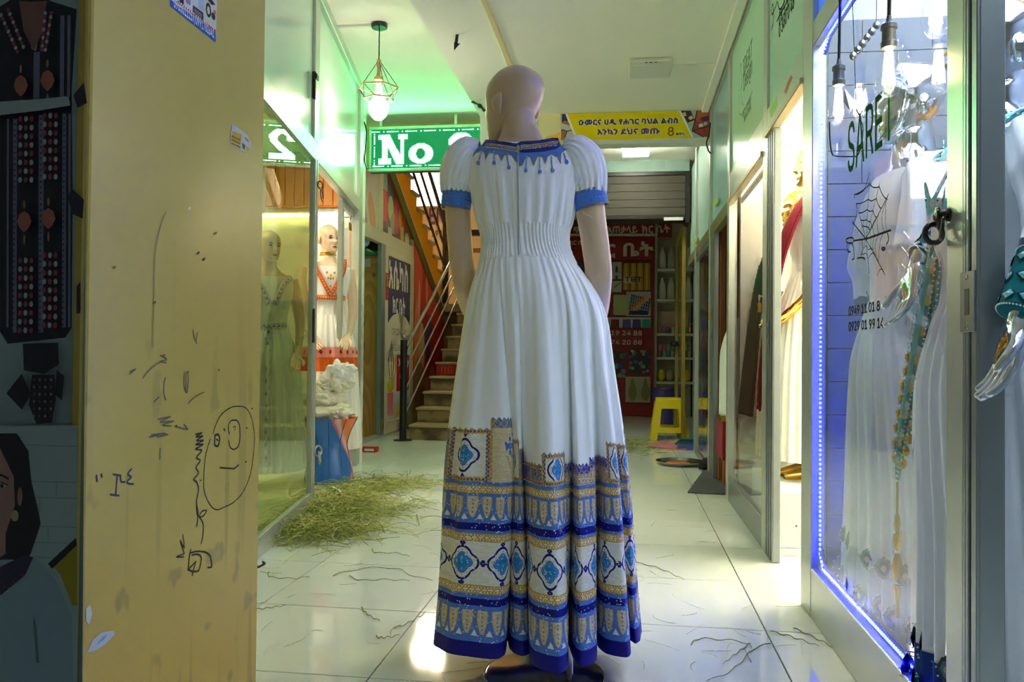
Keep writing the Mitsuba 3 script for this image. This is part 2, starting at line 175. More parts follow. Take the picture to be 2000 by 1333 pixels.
GLYPHS = json.loads(r'''{"ሀ":[83,[[[[7,97],[11,100],[26,100],[29,97],[29,25],[34,16],[44,15],[50,18],[53,27],[54,98],[57,100],[72,100],[75,98],[75,23],[69,9],[61,-1],[47,-5],[31,-5],[20,0],[13,8],[7,26]]]]],"ህ":[97,[[[[2,97],[5,100],[21,100],[23,97],[23,82],[25,77],[27,75],[40,75],[43,73],[43,27],[46,19],[53,15],[62,16],[67,25],[68,97],[71,100],[87,100],[89,97],[89,25],[85,10],[76,0],[65,-5],[50,-5],[41,-3],[29,5],[25,11],[22,24],[22,55],[11,61],[5,69],[2,79]]]]],"ላ":[76,[[[[1,21],[5,46],[11,61],[20,71],[30,78],[25,94],[26,98],[29,100],[46,99],[75,8],[77,1],[77,-3],[74,-5],[58,-5],[55,-2],[37,58],[32,54],[27,47],[21,20],[17,19],[3,19]]]]],"ል":[89,[[[[1,-2],[5,29],[11,52],[21,69],[34,78],[27,97],[31,100],[47,100],[50,97],[61,72],[89,5],[91,-2],[88,-5],[72,-5],[69,-3],[42,59],[35,53],[29,41],[44,38],[52,31],[55,26],[55,15],[51,5],[45,-1],[33,-5],[4,-5]],[[24,14],[32,14],[34,16],[34,20],[31,21],[26,21]]]]],"ሐ":[101,[[[[5,31],[8,41],[16,53],[25,59],[40,62],[41,99],[43,100],[58,100],[61,97],[61,62],[74,59],[83,55],[89,48],[93,41],[96,26],[95,-3],[93,-5],[77,-5],[75,-3],[74,29],[70,38],[62,41],[61,-1],[58,-5],[41,-4],[40,-2],[40,41],[38,41],[32,38],[27,31],[26,-3],[24,-5],[8,-5],[5,-2]]]]],"መ":[128,[[[[5,33],[5,57],[9,74],[17,87],[29,97],[39,100],[97,100],[109,95],[118,85],[122,72],[123,60],[122,35],[116,19],[109,11],[104,8],[97,6],[72,6],[69,9],[69,81],[63,81],[63,12],[53,1],[39,-5],[30,-5],[20,-2],[13,4],[9,13]],[[91,25],[96,26],[99,30],[102,44],[102,62],[100,73],[97,78],[93,81],[91,81]],[[26,53],[27,24],[31,16],[34,14],[41,16],[41,81],[37,79],[33,75],[28,65]]]]],"ር":[68,[[[[5,24],[5,59],[9,75],[15,85],[26,95],[35,99],[63,100],[66,97],[67,92],[71,77],[70,71],[68,70],[57,71],[51,75],[48,81],[41,80],[35,76],[30,70],[27,60],[26,27],[29,19],[38,15],[47,15],[57,25],[68,25],[69,17],[67,5],[69,-7],[69,-14],[59,-15],[54,-13],[47,-5],[30,-4],[17,1],[9,9]]]]],"ሴ":[103,[[[[7,55],[11,68],[15,76],[21,81],[31,86],[31,103],[33,106],[49,106],[52,103],[52,86],[65,79],[71,70],[75,58],[75,40],[94,38],[99,35],[103,29],[105,23],[104,9],[98,1],[90,-3],[83,-5],[55,-4],[53,-1],[53,55],[49,64],[44,67],[39,67],[32,63],[29,56],[29,-2],[26,-5],[10,-5],[7,-2]],[[75,14],[82,14],[84,16],[84,20],[81,21],[76,21]]]]],"ስ":[83,[[[[7,55],[13,72],[19,80],[27,84],[20,99],[21,105],[23,106],[40,105],[50,87],[65,79],[73,67],[75,51],[75,-3],[72,-5],[57,-5],[54,-3],[53,55],[49,64],[44,67],[39,67],[32,63],[29,56],[29,-2],[26,-5],[10,-5],[7,-2]]]]],"ቁ":[87,[[[[1,54],[2,68],[10,79],[21,84],[32,86],[33,97],[35,99],[51,100],[54,97],[54,86],[65,84],[75,80],[82,73],[85,66],[85,51],[83,45],[77,38],[79,33],[76,16],[79,3],[79,0],[76,-2],[66,-1],[59,4],[57,8],[55,9],[54,-2],[51,-5],[35,-5],[33,-2],[33,30],[19,33],[11,37],[5,43]],[[55,51],[62,52],[65,57],[64,62],[58,65],[54,65]],[[22,57],[25,52],[32,51],[32,65],[25,64],[23,62]]]]],"ቃ":[85,[[[[-3,-13],[2,12],[5,15],[22,15],[27,16],[31,23],[31,26],[17,29],[5,37],[-1,49],[1,63],[3,69],[11,75],[18,79],[32,81],[32,97],[33,99],[50,100],[53,97],[54,81],[68,78],[75,74],[81,69],[85,58],[85,49],[83,43],[79,37],[71,31],[54,26],[48,8],[40,0],[30,-4],[20,-5],[13,-13],[9,-15],[-1,-15]],[[53,47],[59,47],[63,52],[63,57],[57,61],[53,60]],[[21,52],[24,47],[32,46],[32,60],[24,59],[21,56]]]]],"ቡ":[99,[[[[7,69],[9,79],[13,87],[22,96],[36,101],[47,101],[56,99],[65,93],[72,83],[75,73],[76,52],[79,52],[87,61],[98,62],[101,60],[101,55],[98,41],[101,25],[98,21],[91,21],[85,24],[79,32],[76,32],[75,-3],[72,-5],[55,-4],[53,-1],[53,69],[49,79],[44,81],[36,80],[31,74],[29,65],[29,-2],[26,-5],[10,-5],[7,-2]]]]],"ባ":[81,[[[[6,65],[8,78],[13,88],[18,94],[25,98],[35,101],[50,100],[59,97],[67,89],[73,77],[74,69],[74,-1],[71,-5],[55,-5],[53,-2],[53,65],[49,77],[43,81],[37,81],[32,78],[29,74],[28,69],[28,31],[25,27],[9,27],[7,29]]]]],"ቤ":[103,[[[[7,69],[9,79],[13,87],[22,96],[36,101],[51,100],[61,96],[69,88],[73,79],[75,65],[75,40],[90,39],[101,33],[105,23],[105,13],[103,6],[96,-1],[87,-4],[57,-5],[54,-3],[53,69],[49,78],[44,81],[39,81],[32,77],[29,65],[29,-2],[26,-5],[10,-5],[7,-2]],[[75,14],[82,14],[84,16],[84,20],[81,21],[76,21]]]]],"ብ":[99,[[[[-3,28],[2,49],[5,51],[24,52],[24,70],[26,79],[31,89],[37,95],[49,100],[63,101],[73,99],[84,91],[88,84],[91,71],[91,-2],[90,-4],[73,-5],[70,-1],[70,68],[67,76],[63,80],[55,81],[51,79],[46,71],[45,-1],[43,-5],[27,-5],[24,-2],[24,32],[20,32],[14,24],[8,21],[-1,22]]]]],"ተ":[80,[[[[-3,49],[2,74],[5,77],[29,77],[29,97],[33,100],[48,100],[51,97],[51,77],[77,76],[83,54],[83,49],[81,47],[71,47],[66,49],[60,57],[51,57],[51,-2],[48,-5],[32,-5],[29,-2],[29,57],[20,57],[13,49],[9,47],[0,47]]]]],"ት":[80,[[[[-3,42],[2,67],[5,69],[24,70],[15,76],[9,85],[8,109],[11,112],[26,112],[29,110],[30,92],[35,89],[49,89],[51,87],[52,69],[77,69],[83,47],[83,42],[81,39],[71,39],[66,42],[60,50],[52,50],[52,-1],[49,-5],[33,-5],[31,-3],[30,50],[20,50],[14,42],[9,39],[0,39]]]]],"ና":[68,[[[[5,52],[9,75],[19,91],[27,96],[38,99],[63,100],[65,99],[71,77],[70,71],[66,69],[59,70],[54,73],[48,81],[42,80],[33,74],[27,60],[27,49],[47,49],[49,47],[49,-2],[48,-4],[31,-5],[29,-3],[28,31],[7,31],[5,34]]]]],"ን":[65,[[[[-3,73],[2,97],[5,100],[25,100],[36,97],[43,91],[47,82],[48,69],[63,69],[66,67],[65,59],[37,-4],[19,-5],[16,-2],[16,3],[37,47],[36,49],[29,49],[27,51],[25,78],[20,81],[13,72],[9,70],[0,70]]]]],"አ":[74,[[[[3,-1],[3,2],[25,55],[15,60],[7,67],[3,81],[3,97],[7,100],[22,100],[25,97],[25,85],[27,78],[31,76],[51,76],[53,75],[54,69],[48,53],[56,48],[66,36],[72,21],[75,-1],[72,-5],[55,-4],[53,-1],[53,10],[50,20],[46,27],[39,33],[25,-3],[23,-5],[6,-5]]]]],"ኤ":[99,[[[[3,-1],[3,2],[25,55],[15,60],[7,67],[3,81],[3,97],[7,100],[22,100],[25,97],[25,85],[27,78],[31,76],[51,76],[54,73],[54,69],[48,54],[56,49],[64,40],[82,40],[93,36],[100,27],[101,16],[97,5],[87,-3],[78,-5],[57,-5],[53,-1],[52,13],[49,23],[45,28],[40,33],[26,-1],[23,-5],[6,-5]],[[73,21],[74,13],[78,14],[80,17],[80,20],[77,21]]]]],"እ":[74,[[[[3,-1],[3,2],[23,51],[15,51],[13,54],[13,59],[17,67],[7,77],[4,96],[7,100],[23,100],[25,98],[26,88],[28,86],[44,83],[45,78],[42,70],[49,70],[52,67],[48,54],[55,49],[67,35],[73,19],[75,-1],[72,-5],[55,-4],[53,-1],[53,10],[50,20],[44,29],[40,33],[26,-1],[23,-5],[6,-5]]]]],"ካ":[85,[[[[2,103],[5,106],[21,106],[23,103],[23,87],[25,83],[35,86],[50,87],[59,85],[70,77],[75,67],[78,53],[78,-1],[76,-4],[59,-5],[57,-2],[57,49],[55,60],[50,66],[41,67],[36,65],[34,62],[31,49],[31,30],[30,28],[13,27],[11,29],[10,53],[12,64],[7,69],[3,76]]]]],"ክ":[87,[[[[2,103],[5,106],[21,106],[23,103],[23,87],[26,82],[36,86],[51,87],[60,85],[71,77],[77,65],[79,50],[79,-1],[77,-4],[61,-5],[58,-3],[57,55],[53,64],[48,67],[38,65],[33,55],[34,53],[43,53],[46,51],[47,37],[43,33],[38,33],[33,30],[33,-2],[30,-5],[14,-5],[11,-2],[11,31],[14,40],[11,43],[11,55],[13,64],[6,71],[3,76]]]]],"ኳ":[91,[[[[2,103],[5,106],[21,106],[23,103],[23,87],[25,83],[35,86],[50,87],[64,82],[71,76],[77,59],[78,33],[88,33],[91,30],[91,-2],[89,-4],[71,-4],[70,-2],[69,13],[39,13],[37,9],[30,3],[19,3],[17,5],[19,18],[23,32],[56,33],[56,55],[54,62],[50,66],[38,66],[35,63],[33,58],[31,37],[29,35],[12,36],[10,39],[10,53],[12,64],[6,71],[3,76]]]]],"ዑ":[99,[[[[5,68],[9,83],[12,89],[20,96],[34,101],[45,101],[56,98],[63,93],[71,83],[75,71],[76,58],[95,58],[97,57],[102,31],[99,28],[91,28],[85,31],[80,39],[76,39],[72,15],[63,2],[56,-3],[45,-5],[34,-5],[25,-3],[18,1],[12,7],[7,17],[5,27]],[[26,30],[29,20],[34,15],[46,15],[52,22],[53,27],[53,69],[51,76],[46,80],[34,80],[28,74],[26,65]]]]],"የ":[63,[[[[2,68],[2,77],[5,87],[11,94],[21,99],[27,101],[45,99],[55,93],[59,87],[62,77],[60,61],[57,56],[50,49],[39,42],[43,27],[43,-2],[41,-4],[25,-5],[22,-3],[21,21],[19,33],[4,60]],[[23,70],[28,60],[32,60],[40,68],[40,78],[35,82],[28,81],[24,78]]]]],"ይ":[94,[[[[-1,-13],[5,13],[8,15],[21,15],[13,33],[11,49],[11,71],[17,88],[25,96],[35,100],[49,101],[60,97],[66,92],[69,85],[70,71],[69,67],[65,60],[59,55],[48,50],[34,48],[35,36],[41,25],[47,19],[55,15],[61,15],[65,17],[69,21],[71,39],[74,41],[88,41],[91,38],[91,23],[87,11],[79,1],[70,-3],[63,-5],[22,-5],[19,-9],[13,-15],[1,-15]],[[33,67],[39,67],[46,70],[49,76],[49,80],[45,82],[37,80],[34,75]]]]],"ደ":[80,[[[[-3,-2],[2,23],[5,25],[22,26],[16,40],[14,50],[14,69],[20,87],[30,97],[42,101],[56,100],[66,95],[70,91],[73,81],[73,73],[69,62],[63,55],[57,52],[37,48],[37,46],[41,35],[50,25],[75,25],[77,24],[83,3],[82,-3],[80,-5],[70,-4],[60,6],[20,6],[15,-1],[8,-5],[0,-5]],[[35,67],[42,67],[48,70],[52,74],[51,80],[48,82],[41,80],[37,76]]]]],"ዲ":[114,[[[[-3,19],[2,40],[5,43],[27,43],[22,52],[19,63],[20,79],[27,92],[31,96],[41,100],[59,100],[67,97],[73,91],[76,83],[76,71],[72,62],[66,56],[52,51],[52,49],[58,45],[65,43],[88,42],[89,40],[90,15],[94,15],[97,19],[103,25],[115,25],[117,20],[113,3],[117,-11],[113,-15],[105,-15],[101,-13],[94,-5],[70,-4],[68,-1],[67,23],[20,23],[15,17],[7,13],[-1,13]],[[41,69],[43,68],[51,70],[55,74],[55,80],[51,82],[45,81],[41,76]]]]],"ገ":[76,[[[[-3,73],[2,97],[5,100],[39,99],[46,97],[59,89],[65,78],[69,63],[69,-2],[66,-5],[50,-5],[47,-2],[47,57],[46,66],[42,74],[33,79],[20,81],[17,76],[11,71],[0,70]]]]],"ጎ":[76,[[[[-3,59],[2,83],[5,86],[22,86],[22,103],[23,105],[41,105],[43,103],[43,84],[59,75],[63,69],[67,58],[69,50],[69,-2],[66,-5],[50,-5],[47,-2],[47,44],[45,57],[40,63],[31,67],[20,67],[17,63],[11,57],[0,57]]]]],"ጠ":[130,[[[[7,59],[9,67],[13,79],[21,89],[32,96],[49,100],[73,100],[76,98],[85,100],[96,100],[109,95],[118,85],[122,73],[122,-3],[120,-5],[104,-5],[101,-2],[101,63],[99,74],[95,79],[83,80],[76,77],[76,-1],[73,-5],[57,-5],[54,-1],[54,80],[47,79],[38,76],[33,70],[30,63],[29,55],[29,-2],[26,-5],[10,-5],[7,-2]]]]],"ጡ":[145,[[[[7,59],[9,67],[13,79],[21,89],[32,96],[49,100],[73,100],[76,98],[85,100],[100,99],[112,93],[119,83],[123,69],[123,53],[126,53],[128,57],[135,63],[145,63],[147,61],[148,58],[145,41],[148,27],[145,23],[137,23],[132,25],[126,33],[123,33],[122,-3],[120,-5],[104,-5],[101,-2],[101,63],[100,71],[98,75],[94,79],[81,79],[76,77],[76,-1],[73,-5],[56,-4],[54,-1],[54,79],[47,79],[38,76],[35,72],[30,63],[29,55],[29,-2],[26,-5],[10,-5],[7,-2]]]]],"ጥ":[132,[[[[7,61],[9,73],[14,83],[22,92],[30,97],[45,100],[67,100],[71,97],[84,100],[103,99],[114,92],[123,79],[125,70],[125,29],[122,27],[106,27],[104,29],[103,64],[102,70],[98,77],[91,80],[83,80],[74,77],[71,75],[71,64],[79,63],[83,60],[83,-1],[79,-5],[64,-5],[61,-2],[61,44],[52,45],[49,47],[49,80],[43,79],[36,77],[31,68],[29,57],[29,29],[26,27],[10,27],[7,29]]]]],"ጭ":[151,[[[[7,59],[10,72],[13,79],[22,90],[32,96],[49,100],[73,100],[76,97],[87,100],[99,100],[108,98],[115,94],[123,85],[128,72],[138,71],[147,67],[153,59],[154,47],[151,38],[144,31],[131,27],[114,27],[114,11],[111,5],[104,-1],[92,-5],[71,-5],[67,-1],[67,42],[54,44],[50,35],[39,28],[10,27],[7,29]],[[128,47],[130,46],[133,49],[133,52],[130,53],[128,53]],[[76,61],[86,61],[89,59],[90,40],[106,37],[106,67],[103,75],[100,78],[94,80],[85,80],[76,77]],[[89,15],[91,14],[93,16],[93,20],[91,21],[89,21]],[[35,73],[45,69],[54,61],[54,80],[42,78]],[[29,47],[31,46],[33,49],[33,52],[31,53],[29,53]]]]]}''')
def eth_polys(text, height):
    x, out = 0., []
    for ch in text:
        if ch in GLYPHS:
            adv, ps = GLYPHS[ch]
            for rings in ps: out.append(affinity.translate(Polygon(rings[0], [h for h in rings[1:]]).buffer(0), x, 0))
            x += adv+6
        else: x += 38
    s = height/100.
    return affinity.scale(unary_union(out), s, s, origin=(0, 0)), x*s
def latin(text, height, bold=False): return meshkit.text_mesh(text, height, .0006, bold)
def flat_text(t, sx=1., shear=0.):
    m = t.copy(); m.vertices[:, 0] = m.vertices[:, 0]*sx+shear*m.vertices[:, 1]; return m
rng = np.random.default_rng(7)
EX, EY, EZ = V3(1, 0, 0), V3(0, 1, 0), V3(0, 0, 1)

# ------------------------------------------------------------------ materials
def frac(x): return x-dr.floor(x)
def tone(c): return mi.Color3f(*[float(x) for x in c]) if isinstance(c, (np.ndarray, tuple, list)) else c
def mix(a, b, t): return tone(a)*(1-t)+tone(b)*t
paint('print', {'type': 'mesh_attribute', 'name': 'vertex_color'}, .55, spec=.3)
paint('print_gloss', {'type': 'mesh_attribute', 'name': 'vertex_color'}, .18)
paint('cloth', {'type': 'mesh_attribute', 'name': 'vertex_color'}, .85, spec=.15, sheen=.4)
paint('tile_white', (212, 216, 208), .07, spec=.5)
paint('tile_cream', (208, 207, 192), .08, spec=.5)
paint('grout', (58, 52, 42), .8)
paint('ceiling_paint', (243, 241, 228), .7, spec=.2)
paint('white_paint', (225, 224, 216), .5, spec=.3)
paint('teal_paint', (150, 178, 168), .5)
paint('brick_white', (136, 144, 160), .45, spec=.3)
paint('beam_yellow', (226, 205, 130), .6)
paint('orange_paint', (238, 150, 20), .7, spec=.05)
paint('aluminium', (196, 200, 190), .32, .55)
paint('aluminium_grey', (150, 156, 158), .3, .7)
paint('dark_rubber', (28, 30, 30), .5)
paint('black_metal', (20, 20, 22), .35, .2)
paint('steel', (190, 190, 186), .14, 1.)
paint('chrome', (238, 240, 246), .025, 1.)
paint('gold_chrome', (236, 190, 95), .05, 1.)
paint('brass', (200, 160, 60), .25, 1.)
paint('gold_wood', (214, 178, 110), .4)
paint('dark_steel', (70, 66, 60), .22, .85)
paint('skin', (206, 178, 146), .3, spec=.5)
paint('skin_pale', (236, 206, 172), .35)
paint('panel_frost', (176, 220, 190), .22, spec=.5)
paint('plastic_yellow', (240, 214, 10), .25)
paint('plastic_blue', (30, 50, 110), .3)
paint('plastic_green', (20, 130, 90), .3)
paint('plastic_purple', (60, 50, 110), .4)
paint('pink_cloth', (200, 120, 140), .8)
paint('black_cloth', (30, 30, 34), .85)
paint('red_box', (190, 24, 28), .4)
paint('maroon', (120, 18, 40), .8, sheen=.6)
paint('shutter', (52, 48, 36), .55, .2)
paint('wood_brown', (150, 86, 48), .45)
paint('wood_orange', (205, 130, 50), .5)
paint('white_box', (212, 220, 222), .3)
paint('zip', (180, 186, 190), .4, .3)
paint('lamp_off', (226, 224, 210), .4)
paint('black_print', (22, 26, 22), .8, spec=.05)
paint('green_print', (14, 72, 26), .8, spec=.05)
paint('ink', (40, 38, 46), .7)
paint('bulb_white', (250, 245, 235), .3)
paint('strip_base', (60, 80, 200), .4)
scene['m_glass'] = {'type': 'thindielectric', 'int_ior': 1.5}
scene['m_glass_olive'] = {'type': 'thindielectric', 'int_ior': 1.6, 'specular_transmittance': rgb(164, 182, 122)}
scene['m_glass_bulb'] = {'type': 'thindielectric', 'int_ior': 1.35}
scene['m_plastic_film'] = {'type': 'thindielectric', 'int_ior': 1.5}
scene['m_frost_blue'] = {'type': 'principledthin', 'base_color': rgb(150, 185, 250), 'roughness': .4, 'diff_trans': 1.2, 'spec_trans': 0.}

def _yellow(p, n, uv):
    t = fbm(p.y*3, p.z*2.2, p.x*3, 3)
    streak = smoothstep(.60, .80, noise(p.y*46, p.z*1.6, 3.)) * smoothstep(1.25, .3, p.z) * noise(p.y*9, p.z*5, 1.)
    scuff = smoothstep(.70, .82, fbm(p.y*17, p.z*13, 5., 3)) * smoothstep(1.3, .5, p.z)
    c = mix(lin(194, 168, 80), lin(214, 192, 108), t)
    c = mix(c, lin(204, 160, 62), smoothstep(.75, .2, p.z)*.75)
    c = mix(c, lin(126, 112, 74), streak*.5)
    return mix(c, lin(120, 110, 84), scuff*.4)
scene['m_yellow_wall'] = {'type': 'twosided', 'b': {'type': 'principled', 'base_color': proc(_yellow), 'roughness': .27, 'specular': .5}}
def _marble(p, n, uv):
    q = fbm(p.x*2.2+p.y*1.3, p.z*2.2, p.y*2, 4)
    v = dr.abs(fbm(p.x*1.5+p.y*1.2+q*2.2, p.z*1.5-p.x*.6, 2.+p.y, 3)-.5)
    return mix(lin(150, 138, 120), lin(240, 238, 230), smoothstep(.0, .035, v)*.6+.4)
scene['m_marble'] = {'type': 'twosided', 'b': {'type': 'principled', 'base_color': proc(_marble), 'roughness': .2}}
def _wood(p, n, uv):
    r = noise(p.x*5+p.y*5, p.z*.9, 2)*7+p.x*9+p.y*9
    k = frac(r); d = voronoi(p.y*3.2+p.x*3, p.z*2.8)[0]
    return mix(mix(lin(190, 132, 66), lin(212, 158, 88), smoothstep(0, 1, k)), lin(110, 66, 34), smoothstep(.10, .03, d)*.8)
scene['m_pine'] = {'type': 'twosided', 'b': {'type': 'principled', 'base_color': proc(_wood), 'roughness': .45}}
def _stair(p, n, uv):
    t = fbm(p.x*6, p.z*9+p.y*4, 4, 4)
    return mix(lin(66, 50, 32), lin(140, 116, 80), smoothstep(.3, .75, t))
scene['m_stair_stone'] = {'type': 'twosided', 'b': {'type': 'principled', 'base_color': proc(_stair), 'roughness': .5}}

# ------------------------------------------------------------------ the room
XR = .665
floor_k = solid('floor', 'glossy white tiled floor of the arcade with thin dark joints', 'floor', box(-4.2, 2.4, -3.0, 13.2, -.08, -.004, 0), 'grout', kind='structure')
tile0 = None
for i in range(-7, 3):
    for j in range(-8, 16):
        M = T().translate([.483+.6*i, 2.87+.6*j, 0])
        if tile0 is None: tile0 = obj('tile', box(.0020, .5980, .0020, .5980, -.01, 0, .0010), 'tile_white', floor_k, to_world=M)
        else: same('tile', tile0, floor_k, M)
# ceiling
ceil_k = solid('ceiling', 'cream painted ceiling with a lower right half', 'ceiling', cat([
    box(-1.2, 2.4, -3.0, 6.66, 2.9, 3.3, 0), box(-4.2, -1.2, -3.0, 7.7, 3.13, 3.3, 0)]), 'ceiling_paint', kind='structure')
obj('far_slab', cat([box(-1.2, 2.4, 6.66, 13.2, 2.96, 3.3, 0)]), 'ceiling_paint', ceil_k)
obj('stairwell_slab', box(-4.2, -1.2, 7.7, 13.2, 4.6, 4.7, 0), 'ceiling_paint', ceil_k)
# enclosing walls
def wall(name, mesh, m, label): return solid(name, label, 'wall', mesh, m, kind='structure')
wall('wall_right', box(2.3, 2.4, -3.0, 13.2, 0, 3.3, 0), 'white_paint', 'plain white wall behind the shops on the far side')
wall('wall_rear', box(-4.2, 2.4, -3.1, -3.0, 0, 3.3, 0), 'white_paint', 'plain wall that closes the passage behind')
wl = wall('wall_left', box(-2.3, -.93, 1.31, 2.0, 0, 3.13, .004), 'yellow_wall', 'wide glossy yellow pillar with marker scribbles beside the dress')
obj('side_run', box(-2.3, -2.2, -3.0, 1.31, 0, 3.13, 0), 'white_paint', wl)
obj('outer_run', box(-4.2, -4.1, -3.0, 13.2, 0, 4.7, 0), 'white_paint', wl)
trim1 = solid('trim_1', 'narrow olive brass edge trim down the yellow pillar corner', 'trim', box(-.948, -.9303, 1.296, 1.310, 0, 3.1, .003), 'brass_paint', kind='structure')
paint('brass_paint', (140, 122, 60), .85, spec=.05)
# beam over the passage, and the cross beam over the stairs
wall('wall_beam', cat([box(-1.2, 2.3, 6.65, 6.8, 2.64, 2.95, .004)]), 'white_paint', 'cream cross beam under the ceiling that carries the yellow sign')
wall('wall_back', box(-4.1, -1.2, 7.6, 7.75, 2.72, 4.6, .004), 'beam_yellow', 'yellow beam above the stairs behind the lit number sign')
wall('wall_far', box(-1.12, 2.3, 12.5, 12.6, 0, 2.96, 0), 'dark_wall', 'dark end wall of the thread shop')
paint('dark_wall', (60, 46, 40), .7)
wall('wall_stair', box(-4.1, -1.15, 12.6, 12.7, 0, 4.6, 0), 'stair_wall', 'cream end wall above the stair landing')
paint('stair_wall', (214, 190, 150), .6)
wall('wall_partition', box(-1.15, -1.12, 8.75, 12.5, 0, 2.96, 0), 'teal_paint', 'partition between the stairs and the thread shop')
# cable trunking under the ceiling
solid('trim_2', 'slim cream cable duct running along the right ceiling corner', 'trim', box(.60, .655, -.5, 6.65, 2.872, 2.9, .004), 'ceiling_paint', kind='structure')
solid('trim_3', 'thin yellowish cable duct along the ceiling above the mannequin head', 'trim', box(-.80, -.765, 0, 6.65, 2.882, 2.9, .003), 'trunk_paint', kind='structure')
paint('trunk_paint', (226, 210, 160), .5)

# ------------------------------------------------------------------ right shop fronts
PR = Plane((XR, 0, 0), (0, 1, 0), (-1, 0, 0))
def pane_mesh(P, s0, s1, z0, z1, d): return mk([P(s0, d, z0), P(s1, d, z0), P(s1, d, z1), P(s0, d, z1)], [[0, 1, 2, 3]])
def grooved(P, s0, s1, d0, d1, z0, z1, grooves=2):
    """an extruded stile with grooves along it"""
    w = (s1-s0)/(2*grooves+1); m = [P.box(s0, s1, d0, d1-.004, z0, z1, .002)]
    for i in range(0, 2*grooves+1, 2): m.append(P.box(s0+i*w, s0+(i+1)*w, d1-.0045, d1, z0, z1, .0015))
    return cat(m)
# piers of the front
front = wall('wall_front', cat([PR.box(3.04, 3.2, -.05, 0, 0, 2.9), PR.box(5.36, 5.46, -.05, .004, 0, 2.9)]), 'aluminium', 'pale aluminium posts and bars of the right hand shop fronts')
obj('post', PR.box(3.985, 4.095, -.05, 0, 0, 2.9), 'aluminium', front)
obj('bar', cat([PR.box(3.2, 3.985, -.05, 0, 1.99, 2.1), PR.box(4.095, 5.36, -.05, 0, 1.93, 2.1)]), 'aluminium', front)
obj('track', cat([PR.box(3.2, 3.985, -.03, .012, 1.965, 1.992), PR.box(4.095, 5.36, -.03, .012, 1.905, 1.932)]), 'pink_alu', front)
paint('pink_alu', (206, 186, 150), .3, .4)
obj('top_bar', PR.box(1.0, 6.65, -.04, 0, 2.86, 2.9), 'aluminium', front)
obj('bar', PR.box(5.46, 8.75, -.05, 0, 1.86, 1.95), 'aluminium_olive', front)
paint('aluminium_olive', (140, 136, 100), .3, .4)
obj('post', cat([PR.box(6.56, 6.64, -.05, .003, 0, 2.9), PR.box(7.86, 7.95, -.05, .003, 0, 2.9)]), 'aluminium', front)
# dividing walls of the shops (they stand back from the front)
wd = wall('wall_dividers', cat([box(.72, 2.3, 3.10, 3.16, 0, 2.9, 0)]), 'white_paint', 'white walls that divide the dress shops')
obj('marble_panel', box(.735, 2.3, 5.36, 5.44, 0, 2.9, 0), 'marble', wd)
obj('back_panel', box(2.2, 2.3, 3.16, 5.36, 0, 2.9, 0), 'marble', wd)
obj('shop_ceiling', cat([box(.72, 2.3, 3.16, 5.36, 2.45, 2.5, 0), box(.72, 2.3, .2, 3.1, 2.5, 2.55, 0)]), 'white_paint', wd)
obj('display_back', box(1.62, 1.70, -.2, 3.1, 0, 2.5, 0), 'brick_white', wd)
# white brick cladding at the far end and the back of the near display
brick0 = None
bm = box(.0012, .2388, -.010, 0, .0012, .1188, .0012)
for r in range(18):
    for c in range(4):
        x0 = .73+.24*c-(.12 if r % 2 else 0)
        if x0 < .70:
            obj('brick', box(.7312, .8488, 3.09, 3.1, .12*r+.0012, .12*r+.1188, .0012), 'brick_white', wd); continue
        M = T().translate([x0, 3.1, .12*r])
        if brick0 is None: brick0 = obj('brick', bm, 'brick_white', wd, to_world=M)
        else: same('brick', brick0, wd, M)

def sliding_door(key, P, s0, s1, z0, z1, near, far, bot, top, d, glass, frame='aluminium', label='', grooves=2):
    """one leaf of a shop front: stiles, rails and a pane"""
    k = tag(key, label, 'door', None, 'structure')
    if near: obj('stile', grooved(P, s0, s0+near, d-.035, d, z0, z1, grooves), frame, k)
    if far: obj('stile', grooved(P, s1-far, s1, d-.035, d, z0, z1, 1), frame, k)
    if bot: obj('rail', P.box(s0+near, s1-far, d-.032, d-.002, z0, z0+bot), frame, k)
    if top: obj('rail', P.box(s0+near, s1-far, d-.032, d-.002, z1-top, z1), frame, k)
    obj('pane', pane_mesh(P, s0+near, s1-far, z0+bot, z1-top, d-.016), glass, k)
    return k
# door 1: the near leaf with the blue light strip
d1 = sliding_door('door_1', PR, 1.722, 3.04, .0, 2.14, .082, 0, .175, .09, 0, 'glass', label='near glass door leaf edged with a blue light strip and printed SARET', grooves=0)
obj('seal', cat([PR.box(1.654, 1.722, -.05, -.004, 0, 2.14, .002)]+[PR.box(1.656, 1.680, -.006, .001, 0, 2.14, .002), PR.box(1.688, 1.700, -.006, .003, 0, 2.14, .002), PR.box(1.706, 1.720, -.006, .001, 0, 2.14, .002)]), 'aluminium_grey', d1, label='ribbed grey edge profile')
# strike plate
def strike(P, s, z, w, h, d, parent):
    k = obj('strike_plate', P.box(s-w/2, s+w/2, d, d+.003, z-h/2, z+h/2, .001), 'aluminium_grey', parent)
    obj('slot', P.box(s-w*.17, s+w*.17, d+.002, d+.0036, z-h*.22, z+h*.22, .001), 'dark_rubber', k)
    for q in (-.4, .4): obj('screw', place(lathe([(0, -.001), (w*.1, 0), (w*.08, .0015), (0, .002)], 10), P(s, d+.003, z+q*h), P.u, EZ, P.n), 'steel', k)
    return k
s_, z_ = PR.at(1893, 590); strike(PR, 1.690, z_, .066, .118, .002, d1)
